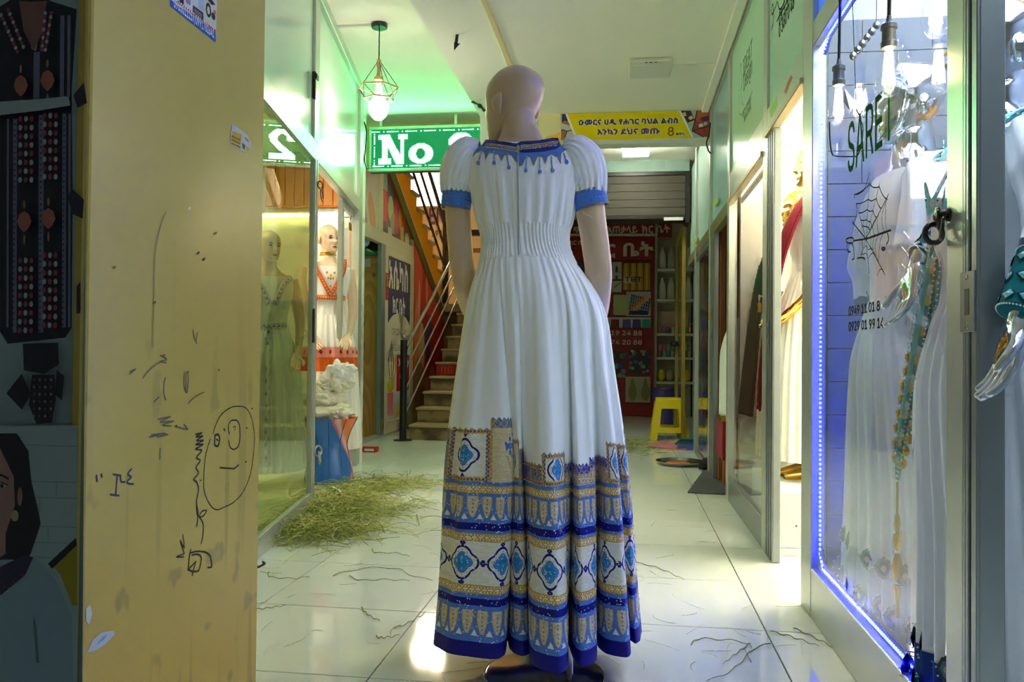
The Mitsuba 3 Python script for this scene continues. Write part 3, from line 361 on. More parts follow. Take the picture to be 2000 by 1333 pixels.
# ring handle
s_, z_ = PR.at(1843, 425)
hd = obj('ring_handle', cat([ring(PR(s_, .012, z_), .018, .005, (-1, .25, 0)), place(lathe([(0, 0), (.014, .0), (.014, .006), (.008, .01), (.008, .02), (.012, .024), (.012, .03), (0, .032)], 16), PR(s_-.03, -.002, z_), EY, EZ, -EX)]), 'dark_steel', d1, smooth=40)
obj('link', ring(PR(s_-.0, .02, z_-.034), .020, .006, (-.3, 1, 0)), 'dark_steel', hd, smooth=True)
obj('ring', ring(PR(s_-.045, .02, z_-.03), .022, .0035, (-1, .3, .1)), 'dark_steel', hd, smooth=True)
# door 2: the open leaf of the bright boutique, door 3: its fixed pane
d2 = tag('door_2', 'slim pale blue aluminium leaf edge standing in the bright boutique doorway', 'door', None, 'structure')
obj('stile', grooved(PR, 3.80, 3.98, -.035, .001, 0, 1.965, 3), 'aluminium_grey', d2)
s_, z_ = PR.at(1501, 650); strike(PR, s_, z_, .05, .11, .0015, d2)
w1 = tag('window_1', 'fixed shop pane with a deep kick plate before the dark green shawl', 'window', None, 'structure')
obj('pane', pane_mesh(PR, 4.095, 5.36, .15, 1.93, -.016), 'glass', w1)
obj('kick_plate', PR.box(4.095, 5.36, -.04, 0, 0, .15), 'aluminium_grey', w1)
# transom lights above the boutique
for q, (s0, s1, lab) in enumerate([(3.2, 3.985, 'frosted green lit transom panel over the open boutique doorway'), (4.095, 5.36, 'frosted green lit transom panel with a drawn shop logo')]):
    wk = tag(f'window_{q+2}', lab, 'window', None, 'structure')
    obj('panel', PR.box(s0, s1, -.035, -.012, 2.1, 2.87, .001), 'panel_frost', wk)
w4 = tag('window_4', 'blue lit transom pane above the near display', 'window', None, 'structure')
obj('pane', PR.box(1.2, 3.04, -.03, -.02, 2.14, 2.87, .001), 'frost_blue', w4)
w5 = tag('window_5', 'blue tinted transom panes of the far dress shops', 'window', None, 'structure')
obj('panel', cat([PR.box(5.46, 6.56, -.04, -.02, 1.95, 2.87, .001)]), 'glass_teal', w5)
obj('panel', cat([PR.box(6.64, 7.86, -.04, -.02, 1.95, 2.87, .001), PR.box(7.95, 8.75, -.04, -.02, 1.95, 2.87, .001)]), 'teal_paint', w5)
paint('glass_teal', (150, 190, 200), .12)
# far leaves
d3 = sliding_door('door_3', PR, 6.26, 7.86, 0, 1.86, .22, 0, .05, .05, 0, 'glass', 'aluminium_grey', 'far glass leaf with a padlock beside the brown slats')
d4 = sliding_door('door_4', PR, 7.62, 8.74, 0, 1.86, .24, .05, .05, .05, -.05, 'glass', 'aluminium_grey', 'farthest glass leaf next to the shutter box')
s_, z_ = PR.at(1397, 655); strike(PR, 6.36, z_, .06, .11, .0015, d3)
s_, z_ = PR.at(1355, 670); strike(PR, 7.74, z_, .06, .11, -.049, d4)
def padlock(P, x, y, parent_label, d=.02, size=.03):
    s, z = P.at(x, y, d)
    k = thing('padlock', parent_label, 'padlock')
    obj('body', P.box(s-size*.55, s+size*.55, d-.008, d+.008, z-size*1.3, z, .003), 'brass', k)
    w = np.linspace(0, math.pi, 11); pts = [P(s-size*.36, d, z-.004)]+[P(s-size*.36*math.cos(a), d, z+size*.75+size*.36*math.sin(a)) for a in w]+[P(s+size*.36, d, z-.004)]
    obj('shackle', tube(pts, .0035, 8), 'steel', k, smooth=True)
    obj('staple', tube([P(s, d-.045, z+size*.95), P(s, d, z+size*.95)], .004, 6), 'steel', k)
    return k
padlock(PR, 1386, 612, 'brass padlock hanging on the far glass leaf beside brown slats', size=.036)
padlock(PR, 1483, 592, 'brass padlock on the pale door edge before the green shawl', size=.034)
padlock(PR, 1347, 640, 'small dull padlock on the farthest glass leaf by the shutter', size=.036)
# brown slatted wall in the far shop
ws = wall('wall_slats', box(.74, 2.3, 6.56, 6.62, 0, 2.9, 0), 'wood_brown', 'brown slatted wall inside the far dress shop')
sl0 = None
for i in range(14):
    M = T().translate([.745+.05*i, 6.56, 0])
    if sl0 is None: sl0 = obj('slat', box(0, .04, -.018, 0, 0, 2.4, .003), 'wood_brown', ws, to_world=M)
    else: same('slat', sl0, ws, M)

# ------------------------------------------------------------------ lettering on the right fronts
def face_x(s, z, d=.001): return PR(s, d, z), -EY, EZ
def glass_text(parent, name, t, m, x, y, height_px_ref=None, d=.002, label=None):
    s, z = PR.at(x, y, d); return obj(name, place(t, PR(s, d, z), -EY, EZ), m, parent, label=label)
# SARET
sa, za = PR.at(1655, 338); sb, zb = PR.at(1745, 275)
t = latin('SARET', .145, False); w = t.bounds[1][0]
glass_text(d1, 'lettering', flat_text(t, abs(sb-sa)/w), 'green_print', 1655, 340, label='green letters SARET')
for line, (x, y), x1 in (('0949 11 01 8', (1657, 617), 1718), ('0929 01 99 14', (1657, 647), 1726)):
    s0, z0 = PR.at(x, y); s1, _ = PR.at(x1, y); t = latin(line, .026, True)
    glass_text(d1, 'phone_number', flat_text(t, abs(s1-s0)/t.bounds[1][0]), 'brown_print', x, y)
paint('brown_print', (40, 32, 22), .8, spec=.05)
# the cobweb decal, drawn in the pane's own plane
def web_pt(u, v): return PR.at(1620+u/6.056, 340+v/6.056)
webs = []
def wl_(pts, w=.0016):
    P = np.array([web_pt(*p) for p in pts]); P = spline(P, max(8, 4*len(P))) if len(P) > 2 else P
    webs.append(LineString([(-a, b) for a, b in P]).buffer(w, cap_style=1))
C0 = (435, 770)
for a, w in (((480, 60), .0014), ((600, 110), .0012), ((705, 240), .0018), ((730, 665), .0030), ((290, 790), .0026), ((280, 575), .0022), ((322, 345), .0012), ((475, 1170), .0016), ((660, 1190), .0016), ((385, 960), .001)): wl_([C0, a], w)
for k, (A, B, D, E_) in enumerate([((480, 120), (595, 150), (690, 300), (298, 245)), ((465, 300), (560, 290), (620, 410), (325, 350)), ((455, 420), (520, 430), (567, 515), (350, 460)), ((450, 540), (490, 560), (520, 610), (372, 540)), ((447, 620), (470, 630), (490, 660), (392, 610))]):
    for p, q, sag in ((A, B, 26), (B, D, 34), (E_, A, 18)):
        m = ((p[0]+q[0])/2, (p[1]+q[1])/2+sag*(1-.14*k)); wl_([p, m, q], .0016)
for p in ([(298, 245), (400, 205), (450, 90), (478, -10)], [(298, 245), (300, 285)], [(322, 345), (322, 480), (282, 580)]): wl_(p, .0015)
for k, x in enumerate((660, 595, 535, 490)):
    top = [(690, 300), (620, 410), (567, 515), (520, 610)][k]; wl_([top, (x-35+8*k, (top[1]+690)/2+20), (x, 700+9*k)], .0012)
for k, x in enumerate((280, 305, 330, 355)): wl_([(282+16*k, 580+30*k), (280+18*k, 690), (x-8, 790)], .0011)
for p in ([(385, 780), (395, 860), (375, 960)], [(375, 960), (430, 940), (465, 1000)], [(465, 1000), (520, 935), (555, 975)], [(410, 880), (440, 850), (460, 890)], [(460, 900), (500, 880), (515, 905)], [(570, 1200), (610, 1130), (640, 1140)], [(500, 745), (490, 830), (515, 900)], [(545, 735), (515, 840), (550, 960)], [(585, 725), (545, 850), (590, 1030)], [(640, 710), (600, 830), (590, 1000)], [(672, 330), (670, 560), (690, 690)]): wl_(p, .0012)
for p in ([(205, 770), (240, 755), (290, 780), (280, 815), (240, 820), (205, 800), (200, 775)], [(210, 810), (212, 870), (235, 925), (255, 915)], [(250, 815), (290, 880), (298, 990), (275, 1015)], [(335, 1000), (375, 990), (425, 1005)], [(690, 700), (705, 770), (680, 830)], [(625, 880), (650, 870), (665, 890), (640, 903), (622, 882)]): wl_(p, .0024)
g = unary_union(webs); g = unary_union([p for p in getattr(g, 'geoms', [g])])
pr = Print(); pr.add(g, (60, 58, 40)); m = pr.build('cobweb_decal', PR(0, .001, 0), -EY, EZ, 'brown_print', d1, label='dark cobweb decal')
for u, v in (((1693, 570), (1700, 590)), ((1730, 580), (1726, 594))):
    s0, z0 = PR.at(*u); s1, z1 = PR.at(*v); pr = Print(); pr.add(LineString([(-s0, z0), (-(s0+s1)/2+.004, (z0+z1)/2), (-s1, z1)]).buffer(.0014), (60, 58, 40)); pr.build('stroke', PR(0, .001, 0), -EY, EZ, 'brown_print', d1)
# logos on the frosted transoms
def line_decal(parent, name, plane, lines, w, col, bsdf, d):
    gs = []
    for P in lines:
        Q = np.array([plane.at(*p, d) for p in P]); Q = spline(Q, 6*len(Q)) if len(Q) > 2 else Q
        gs.append(LineString([(-a, b) for a, b in Q]).buffer(w))
    pr = Print(); pr.add(unary_union(gs), col); return pr.build(name, plane(0, d, 0), -EY, EZ, bsdf, parent)
dT = -.0115
line_decal('window_3', 'logo', PR, [[(1444, 215), (1444, 150), (1447, 125), (1449, 150), (1448, 185), (1452, 206)], [(1447, 175), (1452, 150), (1456, 128)], [(1444, 222), (1450, 222), (1469, 179)]], .003, (60, 66, 50), 'grey_print', dT)
for txt, x, y, h, wpx in (('IDEAT', 1451, 152, .10, 18), ('Design', 1452, 180, .10, 17), ('0911 12 0857', 1450, 231, .035, 17), ('0922 87 98 02', 1453, 240, .035, 14)):
    s0, z0 = PR.at(x, y, dT); s1, _ = PR.at(x+wpx, y-wpx*1.9, dT); t = latin(txt, h); glass_text('window_3', 'lettering', flat_text(t, abs(s1-s0)/t.bounds[1][0]), 'grey_print', x, y, d=dT)
paint('grey_print', (110, 128, 100), .5)
line_decal('window_2', 'logo', PR, [[(1507, 58), (1511, 35), (1509, 8), (1507, 20), (1509, 28), (1514, 15), (1518, 2)], [(1519, 5), (1524, 18), (1530, 8), (1532, -4)], [(1517, 42), (1536, 5), (1548, -16)]], .004, (60, 50, 40), 'black_print', dT)
for txt, x, y, h, wpx in (('09 5 575', 1521, 53, .062, 26), ('0 360 0 48', 1521, 75, .062, 30)):
    s0, z0 = PR.at(x, y, dT); s1, _ = PR.at(x+wpx, y-wpx*1.5, dT); t = latin(txt, h); glass_text('window_2', 'lettering', flat_text(t, abs(s1-s0)/t.bounds[1][0]), 'black_print', x, y, d=dT)
# stickers on the bars
def stick(name, label, quad, col, parent=None):
    Q = [PR.at(*q, .001) for q in quad]; pr = Print(); pr.add(Polygon([(-a, b) for a, b in Q]).buffer(0), col); k = pr.build(name, PR(0, .0006, 0), -EY, EZ, parent=parent); tag(k, label, 'sticker') if not parent else None; return k
stick('sticker', 'yellow green paper sticker on the bar over the bright doorway', [(1503, 216), (1517, 186), (1519, 206), (1505, 232)], (150, 205, 80))
stick('sticker', 'strip of rust brown tape on the green lit bar', [(1531, 180), (1538, 160), (1544, 146), (1548, 152), (1541, 168), (1535, 184)], (176, 96, 40))
stick('sticker', 'yellow green paper sticker on the bar over the brown slats', [(1392, 398), (1402, 382), (1402, 396), (1392, 408)], (170, 190, 50))
stick('sticker', 'yellow green paper sticker on the bar by the farthest leaf', [(1352, 474), (1361, 460), (1361, 472), (1352, 482)], (150, 170, 50))

# ------------------------------------------------------------------ frontal boards: pixel of the photo -> (x, z) on the plane Y
class Board:
    def __init__(self, Y): self.Y, self.p = Y, Print()
    def q(self, x, y): P = ony(x, y, self.Y); return P[0], P[2]
    def poly(self, pts, col): self.p.add(Polygon([self.q(*a) for a in pts]).buffer(0), col)
    def line(self, pts, w, col): self.p.add(LineString([self.q(*a) for a in pts]).buffer(w/2, cap_style=2), col)
    def dot(self, x, y, rx, ry, col, rot=0):
        X, Z = self.q(x, y); k = self.Y/F; self.p.add(ell(X, Z, rx*k, ry*k, rot), col)
    def text(self, s, x, y, h, wpx, col, shear=0., ethi=True, bold=True):
        X, Z = self.q(x, y); X1, Z1 = self.q(x+wpx, y); k = self.Y/F
        if ethi: g, w = eth_polys(s, h*k); g = affinity.scale(g, (X1-X)/w, 1, origin=(0, 0)); self.p.add(affinity.translate(g, X, Z), col)
        else:
            t = latin(s, h*k, bold); t = flat_text(t, (X1-X)/t.bounds[1][0]); t.vertices[:, :2] += (X, Z); self.p.mesh(t, col)
    def build(self, name, parent=None, bsdf='print', **kw): return self.p.build(name, (0, self.Y, 0), EX, EZ, bsdf, parent, **kw)

# yellow banner on the cross beam
B = Board(6.64); k = thing('banner', 'yellow banner with blue Amharic lettering and mosaic ends on the cross beam', 'banner')
z = lambda x, y: (1080+x/6.25, 200+y/6.25)
def zp(pts): return [z(*a) for a in pts]
x0, _ = B.q(1096, 245); x1, _ = B.q(1388, 245); zt, zb = 2.895, 2.665
obj('board', box(x0, x1, 6.640, 6.652, zb, zt, .002), 'white_paint', k)
B.Y = 6.639
B.poly(zp([(100, 140), (150, 140), (290, 462), (95, 466)]), (200, 196, 186))
B.poly(zp([(108, 145), (150, 140), (185, 235), (108, 240)]), (52, 44, 96)); B.poly(zp([(108, 240), (150, 222), (200, 255), (205, 285), (108, 255)]), (160, 100, 60))
B.poly(zp([(100, 335), (160, 360), (130, 460), (98, 464)]), (170, 106, 66)); B.poly(zp([(250, 410), (285, 462), (232, 464)]), (170, 96, 66))
for a, b in (((105, 330), (170, 355)), ((170, 355), (232, 340)), ((170, 355), (135, 462))): B.line(zp([a, b]), .008, (60, 50, 50))
B.poly(zp([(170, 140), (1535, 104), (1695, 434), (300, 464)]), (240, 214, 6))
B.poly(zp([(150, 138), (176, 138), (306, 464), (282, 464)]), (250, 250, 244)); B.poly(zp([(1535, 104), (1560, 104), (1718, 432), (1695, 434)]), (250, 250, 244))
B.poly(zp([(1560, 104), (1916, 96), (1916, 430), (1718, 432)]), (170, 190, 186))
B.poly(zp([(1560, 104), (1680, 102), (1725, 205), (1640, 245)]), (54, 42, 96)); B.poly(zp([(1760, 100), (1912, 96), (1912, 180), (1735, 215)]), (168, 96, 66))
B.poly(zp([(1735, 215), (1912, 160), (1912, 425), (1840, 420), (1700, 350)]), (150, 70, 60)); B.poly(zp([(1580, 130), (1615, 115), (1630, 165), (1592, 172)]), (240, 190, 60)); B.poly(zp([(1650, 185), (1690, 160), (1720, 195), (1670, 218)]), (240, 190, 60))
B.poly(zp([(1750, 215), (1790, 195), (1800, 235), (1762, 245)]), (210, 60, 80)); B.poly(zp([(1775, 275), (1820, 255), (1840, 290), (1790, 310)]), (200, 226, 220)); B.poly(zp([(1835, 245), (1880, 235), (1885, 275), (1845, 285)]), (140, 190, 176)); B.poly(zp([(1800, 330), (1850, 310), (1862, 345), (1815, 365)]), (200, 40, 60)); B.poly(zp([(1800, 190), (1900, 160), (1900, 215), (1830, 235)]), (96, 40, 90))
for a, b in (((1735, 215), (1760, 100)), ((1735, 215), (1700, 350)), ((1700, 350), (1840, 425)), ((1640, 245), (1735, 210)), ((1700, 350), (1915, 290))): B.line(zp([a, b]), .008, (50, 40, 46))
def banner_text(s, a, b, h, col, e=True):
    (ax, ay), (bx, by) = z(*a), z(*b); P, Q = B.q(ax, ay), B.q(bx, by); hh = h/6.25*6.64/F
    if e:
        g, w = eth_polys(s, hh); ln = math.hypot(Q[0]-P[0], Q[1]-P[1]); g = affinity.scale(g, ln/w, 1, origin=(0, 0))
        sh = (Q[1]-P[1])/(Q[0]-P[0]); g0 = affinity.affine_transform(g, [1, 0, sh, 1, P[0], P[1]])
        B.p.add(g0.buffer(.0030), (250, 250, 250)); B.p.add(g0.buffer(.0006), col)
banner_text('ዑመርና ሀዲ የሐገር ባህል ልብስ', (312, 278), (1535, 252), 62, (40, 30, 110)); banner_text('እንኳን ደህና መጡ', (540, 395), (1305, 382), 66, (84, 34, 96)); banner_text('ቁጥር', (1500, 402), (1608, 400), 30, (60, 30, 60))
t = latin('8', 110/6.25*6.64/F*.93, False); P_ = B.q(*z(1392, 408)); t.vertices[:, :2] += P_; B.p.mesh(t, (110, 20, 60))
B.build('print', k)
# torn remains of a poster left of the banner
B = Board(6.645); B.poly([(1052, 212), (1095, 210), (1096, 282), (1052, 284)], (238, 226, 176)); B.poly([(1066, 268), (1094, 258), (1096, 282), (1062, 283)], (240, 190, 70)); k = B.build('torn_poster'); tag(k, 'pale torn poster with an orange corner beside the yellow banner', 'poster')
# camera bracket and cables under the beam
P0 = ony(1152, 278, 6.6); P1 = ony(1152, 305, 6.6)
k = thing('camera_bracket', 'small black camera bracket with looped cable under the cross beam', 'bracket')
obj('arm', box(P0[0]-.014, P0[0]+.016, 6.58, 6.63, P1[2]-.06, P0[2]-.02, .004), 'black_metal', k); obj('camera', ball((P0[0]-.02, 6.60, P1[2]-.05), (.045, .05, .04)), 'black_metal', k, smooth=True)
obj('cable', tube(spline([ony(*q, 6.6) for q in ((1142, 281), (1156, 285), (1170, 290), (1172, 293), (1158, 291), (1150, 287))], 24), .005, 6), 'black_metal', k)
solid('hanging_cable', 'black cable dangling at the end of the yellow banner by the shop posts', 'cable', tube(spline([ony(*q, 6.5) for q in ((1387, 240), (1384, 265), (1380, 280), (1382, 290), (1388, 300))], 24), .006, 6), 'black_metal')

# ------------------------------------------------------------------ LED sign No 2
Yl = 7.3
a, b = ony(721, 245, Yl), ony(721, 337, Yl); xl = a[0]; zt, zb = a[2]-.012, b[2]+.0; SL = (ony(953, 245, Yl)[0]-a[0])/1.012; D = lambda q: q*SL
zc = (zt+zb)/2; x0 = xl+D(.024); z0 = zc-D(.16)
k = thing('number_sign', 'green lit display sign reading No 2 hanging before the stairs', 'sign')
obj('case', box(xl, xl+D(1.012), Yl+.01, Yl+.09, zc-D(.19), zc+D(.19), .006), 'green_case', k)
paint('green_case', (70, 90, 74), .4)
obj('frame', cat([box(xl, xl+D(1.012), Yl-.008, Yl+.02, zc+D(.163), zc+D(.19), .004), box(xl, xl+D(1.012), Yl-.008, Yl+.02, zc-D(.19), zc-D(.163), .004), box(xl, xl+D(.022), Yl-.008, Yl+.02, zc-D(.163), zc+D(.163), .004), box(xl+D(.99), xl+D(1.012), Yl-.008, Yl+.02, zc-D(.163), zc+D(.163), .004)]), 'aluminium', k)
def rects(rows): return unary_union([sbox(*r) for r in rows])
N_ = unary_union([sbox(6, 24.5, 16, 28), sbox(23, 24.5, 31, 28), sbox(6, 3.5, 17, 7.5), sbox(9, 4, 14, 28), sbox(25, 4, 28.2, 28), Polygon([(9, 28), (15.5, 28), (28.2, 3.5), (21.5, 3.5)])])
O_ = ell(42.5, 11.5, 10.3, 8.6).difference(ell(42.3, 11.5, 4.2, 4.6))
two = unary_union([Polygon([(66, 18), (66.5, 23), (70, 27), (76, 28.5), (83, 27), (86.8, 22.5), (86, 17), (80, 11.5), (75, 8), (87, 8), (87, 3.5), (66, 3.5), (66, 7), (74, 13), (79.5, 18), (80, 22), (77, 24.2), (73.5, 23), (72.5, 19), (71, 18)]).buffer(0)])
sh = unary_union([N_, O_, two]); shp = sh.buffer(.01)
on = []
for r in range(32):
    for c in range(96):
        lit = shp.contains(Point(c+.5, r+.5))
        if r in (1, 30): q = (c+ (2 if r == 1 else 6)) % 16; lit = (3 <= q <= 12) or q == 0
        if c in (2, 93) and 1 < r < 30: q = (r+3) % 11; lit = q in (1, 2, 3, 4, 5, 6, 7, 9)
        if lit: on.append((c, r))
v, f = [], []
for c, r in on:
    X, Z = x0+(c+.5)*D(.01), z0+(r+.5)*D(.01); n = len(v)
    for q in range(6): w = q*math.pi/3; v.append((X+.0047*math.cos(w), Yl-.003, Z+.0047*math.sin(w)))
    f += [(n, n+q, n+q+1) for q in range(1, 5)]
obj('panel', mk([(x0-.003, Yl, z0-.003), (x0+D(.963), Yl, z0-.003), (x0+D(.963), Yl, z0+D(.323)), (x0-.003, Yl, z0+D(.323))], [[0, 1, 2, 3]]), 'black_metal', k, emit='led_haze')  # faint glow added to the panel, imitating green haze from the lit dots
obj('lit_dots', TM(v, f, process=False), 'white_paint', k, emit='led', kind='stuff')
for q in (.09, .8): obj('hanger', box(xl+q, xl+q+.025, Yl+.03, Yl+.05, zc+D(.185), 3.13, .002), 'white_paint', k)

# ------------------------------------------------------------------ pendant lamp
Pc = onz(741, 48, 3.125); Yp = Pc[1]; k = thing('pendant_lamp', 'lit pendant lamp with a wooden and wire diamond cage under the green ceiling', 'lamp')
py = lambda x, y: ony(x, y, Yp)
obj('canopy', lathe([(0, .0), (.05, .0), (.054, .006), (.054, .026), (.05, .03), (0, .03)], 32, (Pc[0], Yp, 3.10)), 'black_metal', k, smooth=30)
zt = py(740, 117)[2]; obj('cord', tube([(Pc[0], Yp, 3.105), (Pc[0], Yp, zt)], .004, 8), 'black_metal', k)
zc1 = py(740, 172)[2]; zc2 = py(740, 194)[2]; zs = py(740, 148)[2]
hexp = lambda R, z, o=0.: [V3(Pc[0]+R*math.cos(o+i*math.pi/3), Yp+R*math.sin(o+i*math.pi/3), z) for i in range(6)]
H1, H2 = hexp(.134, zc1), hexp(.098, zc2, math.pi/6)
for Hx, nm in ((H1, 'hoop'), (H2, 'hoop')):
    obj(nm, cat([tube([Hx[i], Hx[(i+1) % 6]], .0055, 6) for i in range(6)]+[ball(p, .0062, 1) for p in Hx]), 'gold_wood', k)
top = V3(Pc[0], Yp, zt)
for i in range(6): obj('wire', tube([top, H1[i]], .0022, 5), 'black_metal', k)
for i in range(6): obj('wire', cat([tube([H1[i], H2[i]], .0022, 5), tube([H1[i], H2[(i-1) % 6]], .0022, 5)]), 'black_metal', k)
obj('socket', lathe([(0, zs-.035), (.013, zs-.035), (.03, zs-.03), (.03, zs-.012), (.012, zs), (.012, zt-.05), (.017, zt-.045), (.015, zt), (0, zt)], 20, (Pc[0], Yp, 0)), 'gold_wood', k, smooth=30)
zb0 = py(740, 236)[2]; hb = zs-.03-zb0
bk = obj('bulb', lathe([(0, 0), (.025, .006), (.05, .03), (.066, .065), (.07, .09), (.068, .105), (.061, .122), (.050, .137)], 28, (Pc[0], Yp, zb0)), 'bulb_white', k, smooth=True, emit='pendant')
obj('bulb_collar', lathe([(.0495, .137), (.040, .150), (.03, .168), (.016, hb)], 28, (Pc[0], Yp, zb0)), 'bulb_white', k, smooth=True, emit='pendant_collar')
solid('ceiling_duct', 'short white cable duct between the pendant lamp and the shop front', 'cable duct', box(Pc[0]-.36, Pc[0]-.05, Yp-.012, Yp+.012, 3.112, 3.13, .003), 'white_paint')

# ------------------------------------------------------------------ other ceiling fittings
c = onz(1270, 129, 2.9)
k = thing('ceiling_lamp', 'unlit square white panel lamp on the cream ceiling', 'lamp')
obj('body', box(c[0]-.145, c[0]+.145, c[1]-.17, c[1]+.17, 2.872, 2.9, .008), 'lamp_off', k); obj('diffuser', box(c[0]-.125, c[0]+.125, c[1]-.11, c[1]+.15, 2.866, 2.874, .003), 'white_paint', k)
for q in (-.03, 0, .03): obj('slot', box(c[0]+q-.008, c[0]+q+.008, c[1]-.155, c[1]-.145, 2.870, 2.873, 0), 'dark_rubber', k)
solid('ceiling_duct', 'cream cable duct from the square panel lamp to the right corner', 'cable duct', box(c[0]+.15, .60, c[1]-.012, c[1]+.012, 2.884, 2.9, .003), 'ceiling_paint')
a = ony(1216, 290, 8.0)
k = thing('ceiling_lamp', 'lit rectangular ceiling lamp beyond the cross beam', 'lamp')
xa, xb = ony(1216, 295, 7.9)[0], ony(1268, 295, 7.9)[0]
obj('base', box(xa-.02, xb+.02, 7.72, 8.0, 2.93, 2.96, .004), 'white_paint', k); obj('diffuser', box(xa, xb, 7.74, 7.98, 2.845, 2.93, .01), 'bulb_white', k, emit='far_ceiling')
h = onz(893, 68, 2.9)
k = thing('ceiling_hook', 'black strap hook hanging from the sloped edge of the ceiling', 'hook')
obj('strap', tube([h, h+V3(-.006, 0, -.05)], .010, 6), 'black_metal', k); obj('tip', hull([h+V3(-.018, -.006, -.05), h+V3(.02, -.006, -.058), h+V3(-.02, .004, -.095), h+V3(-.008, .006, -.05)]), 'black_metal', k)
h = ony(937, 207, 6.2)
k = thing('bird_ornament', 'small dark bird ornament hanging left of the mannequin head', 'ornament')
obj('body', ball(h, (.02, .035, .016), 2), 'bird', k, smooth=True); obj('wing', hull([h, h+V3(-.07, 0, .03), h+V3(-.03, .02, .015), h+V3(-.055, 0, .045), h+V3(0, .01, .012)]), 'bird', k); obj('wing', hull([h, h+V3(.03, .0, -.05), h+V3(.05, .01, -.035), h+V3(.01, 0, .01)]), 'bird', k); obj('thread', tube([h, V3(h[0], h[1], 2.9)], .001, 4), 'black_metal', k)
paint('bird', (20, 50, 40), .4)

solid('hanging_cable', 'thin cable hanging in a loop beside the left shop corner post and the lit sign', 'cable', tube(spline([ony(*q, 6.6) for q in ((701, 228), (712, 240), (716, 262), (714, 290), (712, 312), (717, 330))], 30), .006, 6), 'black_metal')
# ------------------------------------------------------------------ left shop front
PL = Plane((-1.62, 3.47, 0), (-.42, 2.33, 0), (2.33, .42, 0))
sx = lambda x, y=670: PL.at(x, y)[0]
s612, s665, s690, sEnd = sx(612), PL.at(666, 670, -.04)[0], sx(690), sx(704)
w6 = tag('window_6', 'aluminium shop front with frosted transoms on the left of the passage', 'window', None, 'structure')
obj('header', PL.box(-1.3, sEnd, -.06, .0, 2.08, 2.19), 'aluminium', w6); obj('head_rail', PL.box(-1.3, sEnd, -.05, .012, 3.06, 3.13), 'aluminium', w6)
obj('post', cat([PL.box(s612-.03, s612+.1, -.06, -.002, 2.19, 3.06)]), 'aluminium', w6)
obj('post', cat([PL.box(sEnd-.16, sEnd, -.06, .004, 0, 3.06)]), 'aluminium', w6)
obj('transom', PL.box(-1.3, s612-.035, -.04, -.02, 2.19, 3.06, .001), 'frost_left', w6); obj('transom', PL.box(s612+.1, sEnd-.16, -.04, -.02, 2.19, 3.06, .001), 'frost_left', w6)
paint('frost_left', (186, 206, 190), .16)
s_, z_ = PL.at(613, 160, .0); obj('latch', cat([PL.box(s_-.012, s_+.012, -.01, .012, z_-.10, z_+.06), PL.box(s_-.01, s_+.05, .01, .02, z_+.02, z_+.05)]), 'black_metal', w6)
d5 = sliding_door('door_5', PL, -1.3, s612+.03, 0, 2.08, .05, .085, .10, .02, .012, 'glass_olive', 'aluminium', 'left shop glass leaf with olive tinted glass and a ring handle')
s_, z_ = PL.at(618, 885, .02); obj('ring_handle', cat([ring(PL(s_, .03, z_+.012), .030, .006, (1, -.4, 0)), ring(PL(s_, .04, z_-.03), .034, .006, (1, .3, .1))]), 'steel', d5, smooth=True)
s_, z_ = PL.at(622, 368, .02); obj('keyring', cat([ring(PL(s_, .03, z_+.02), .022, .004, (1, -.4, 0)), ring(PL(s_, .04, z_-.04), .038, .003, (1, .2, .1))]), 'dark_steel', d5, smooth=True)
s_, z_ = PL.at(613, 640, .02); obj('grip', PL.box(s_-.012, s_+.012, .012, .024, z_-.09, z_+.11), 'black_metal', d5)
d6 = sliding_door('door_6', PL, s665, sEnd-.02, 0, 2.08, .075, .05, .05, .05, -.04, 'glass', 'aluminium', 'narrow left shop leaf slid open behind the corner post')
s_, z_ = PL.at(678, 846, -.03); obj('ring_handle', ring(PL(s_+.06, .0, z_), .028, .005, (1, -.4, 0)), 'steel', d6, smooth=True)
padlock(PL, 684, 436, 'brass padlock high on the narrow left shop leaf', -.01, .045)
# the row of warm light dots inside the narrow leaf
dd = [PL(s690-.02, -.10, zz) for zz in np.linspace(1.48, 2.0, 24)]
k = solid('light_strip', 'short strip of warm light dots behind the narrow left shop leaf', 'light strip', PL.box(s690-.03, s690-.01, -.12, -.11, 1.46, 2.02, .001), 'white_paint')
obj('lit_dots', cat([ball(p, .007, 1) for p in dd]), 'bulb_white', k, emit='dots', kind='stuff')
# inside of the left shop
wl1 = wall('wall_left_shop', box(-4.1, -2.18, 6.55, 6.65, 0, 3.1, 0), 'marble', 'white marble patterned wall inside the left dress shop')
obj('ceiling_panel', mk([PL(-1.4, -.08, 2.6), PL(sEnd, -.08, 2.6), V3(-4.1, 6.6, 2.6), V3(-4.1, 2.1, 2.6)], [[0, 1, 2, 3]]), 'white_paint', wl1)
obj('side_panel', box(-4.1, -4.05, 2.1, 6.55, 0, 2.6, 0), 'marble', wl1)
obj('return_panel', box(-4.1, -2.26, 6.66, 6.72, 0, 3.13, 0), 'white_paint', wl1)
obj('post', box(-2.235, -2.17, 6.42, 6.55, 0, 2.6, .004), 'wood_orange', wl1)
obj('panel', box(-3.0, -2.24, 6.50, 6.55, 2.14, 2.6, .004), 'wood_orange', wl1)
for i in range(9): obj('board', box(-2.99+.084*i, -2.99+.084*i+.078, 6.485, 6.50, 2.15, 2.59, .003), 'wood_orange', wl1)
k = thing('light_tube', 'lit tube lamp across the marble wall in the left dress shop', 'lamp'); obj('case', box(-3.7, -2.28, 6.46, 6.49, 2.07, 2.09, .002), 'white_paint', k); obj('tube', tube([(-3.7, 6.455, 2.06), (-2.28, 6.455, 2.06)], .012, 10), 'bulb_white', k, emit='left_strip')
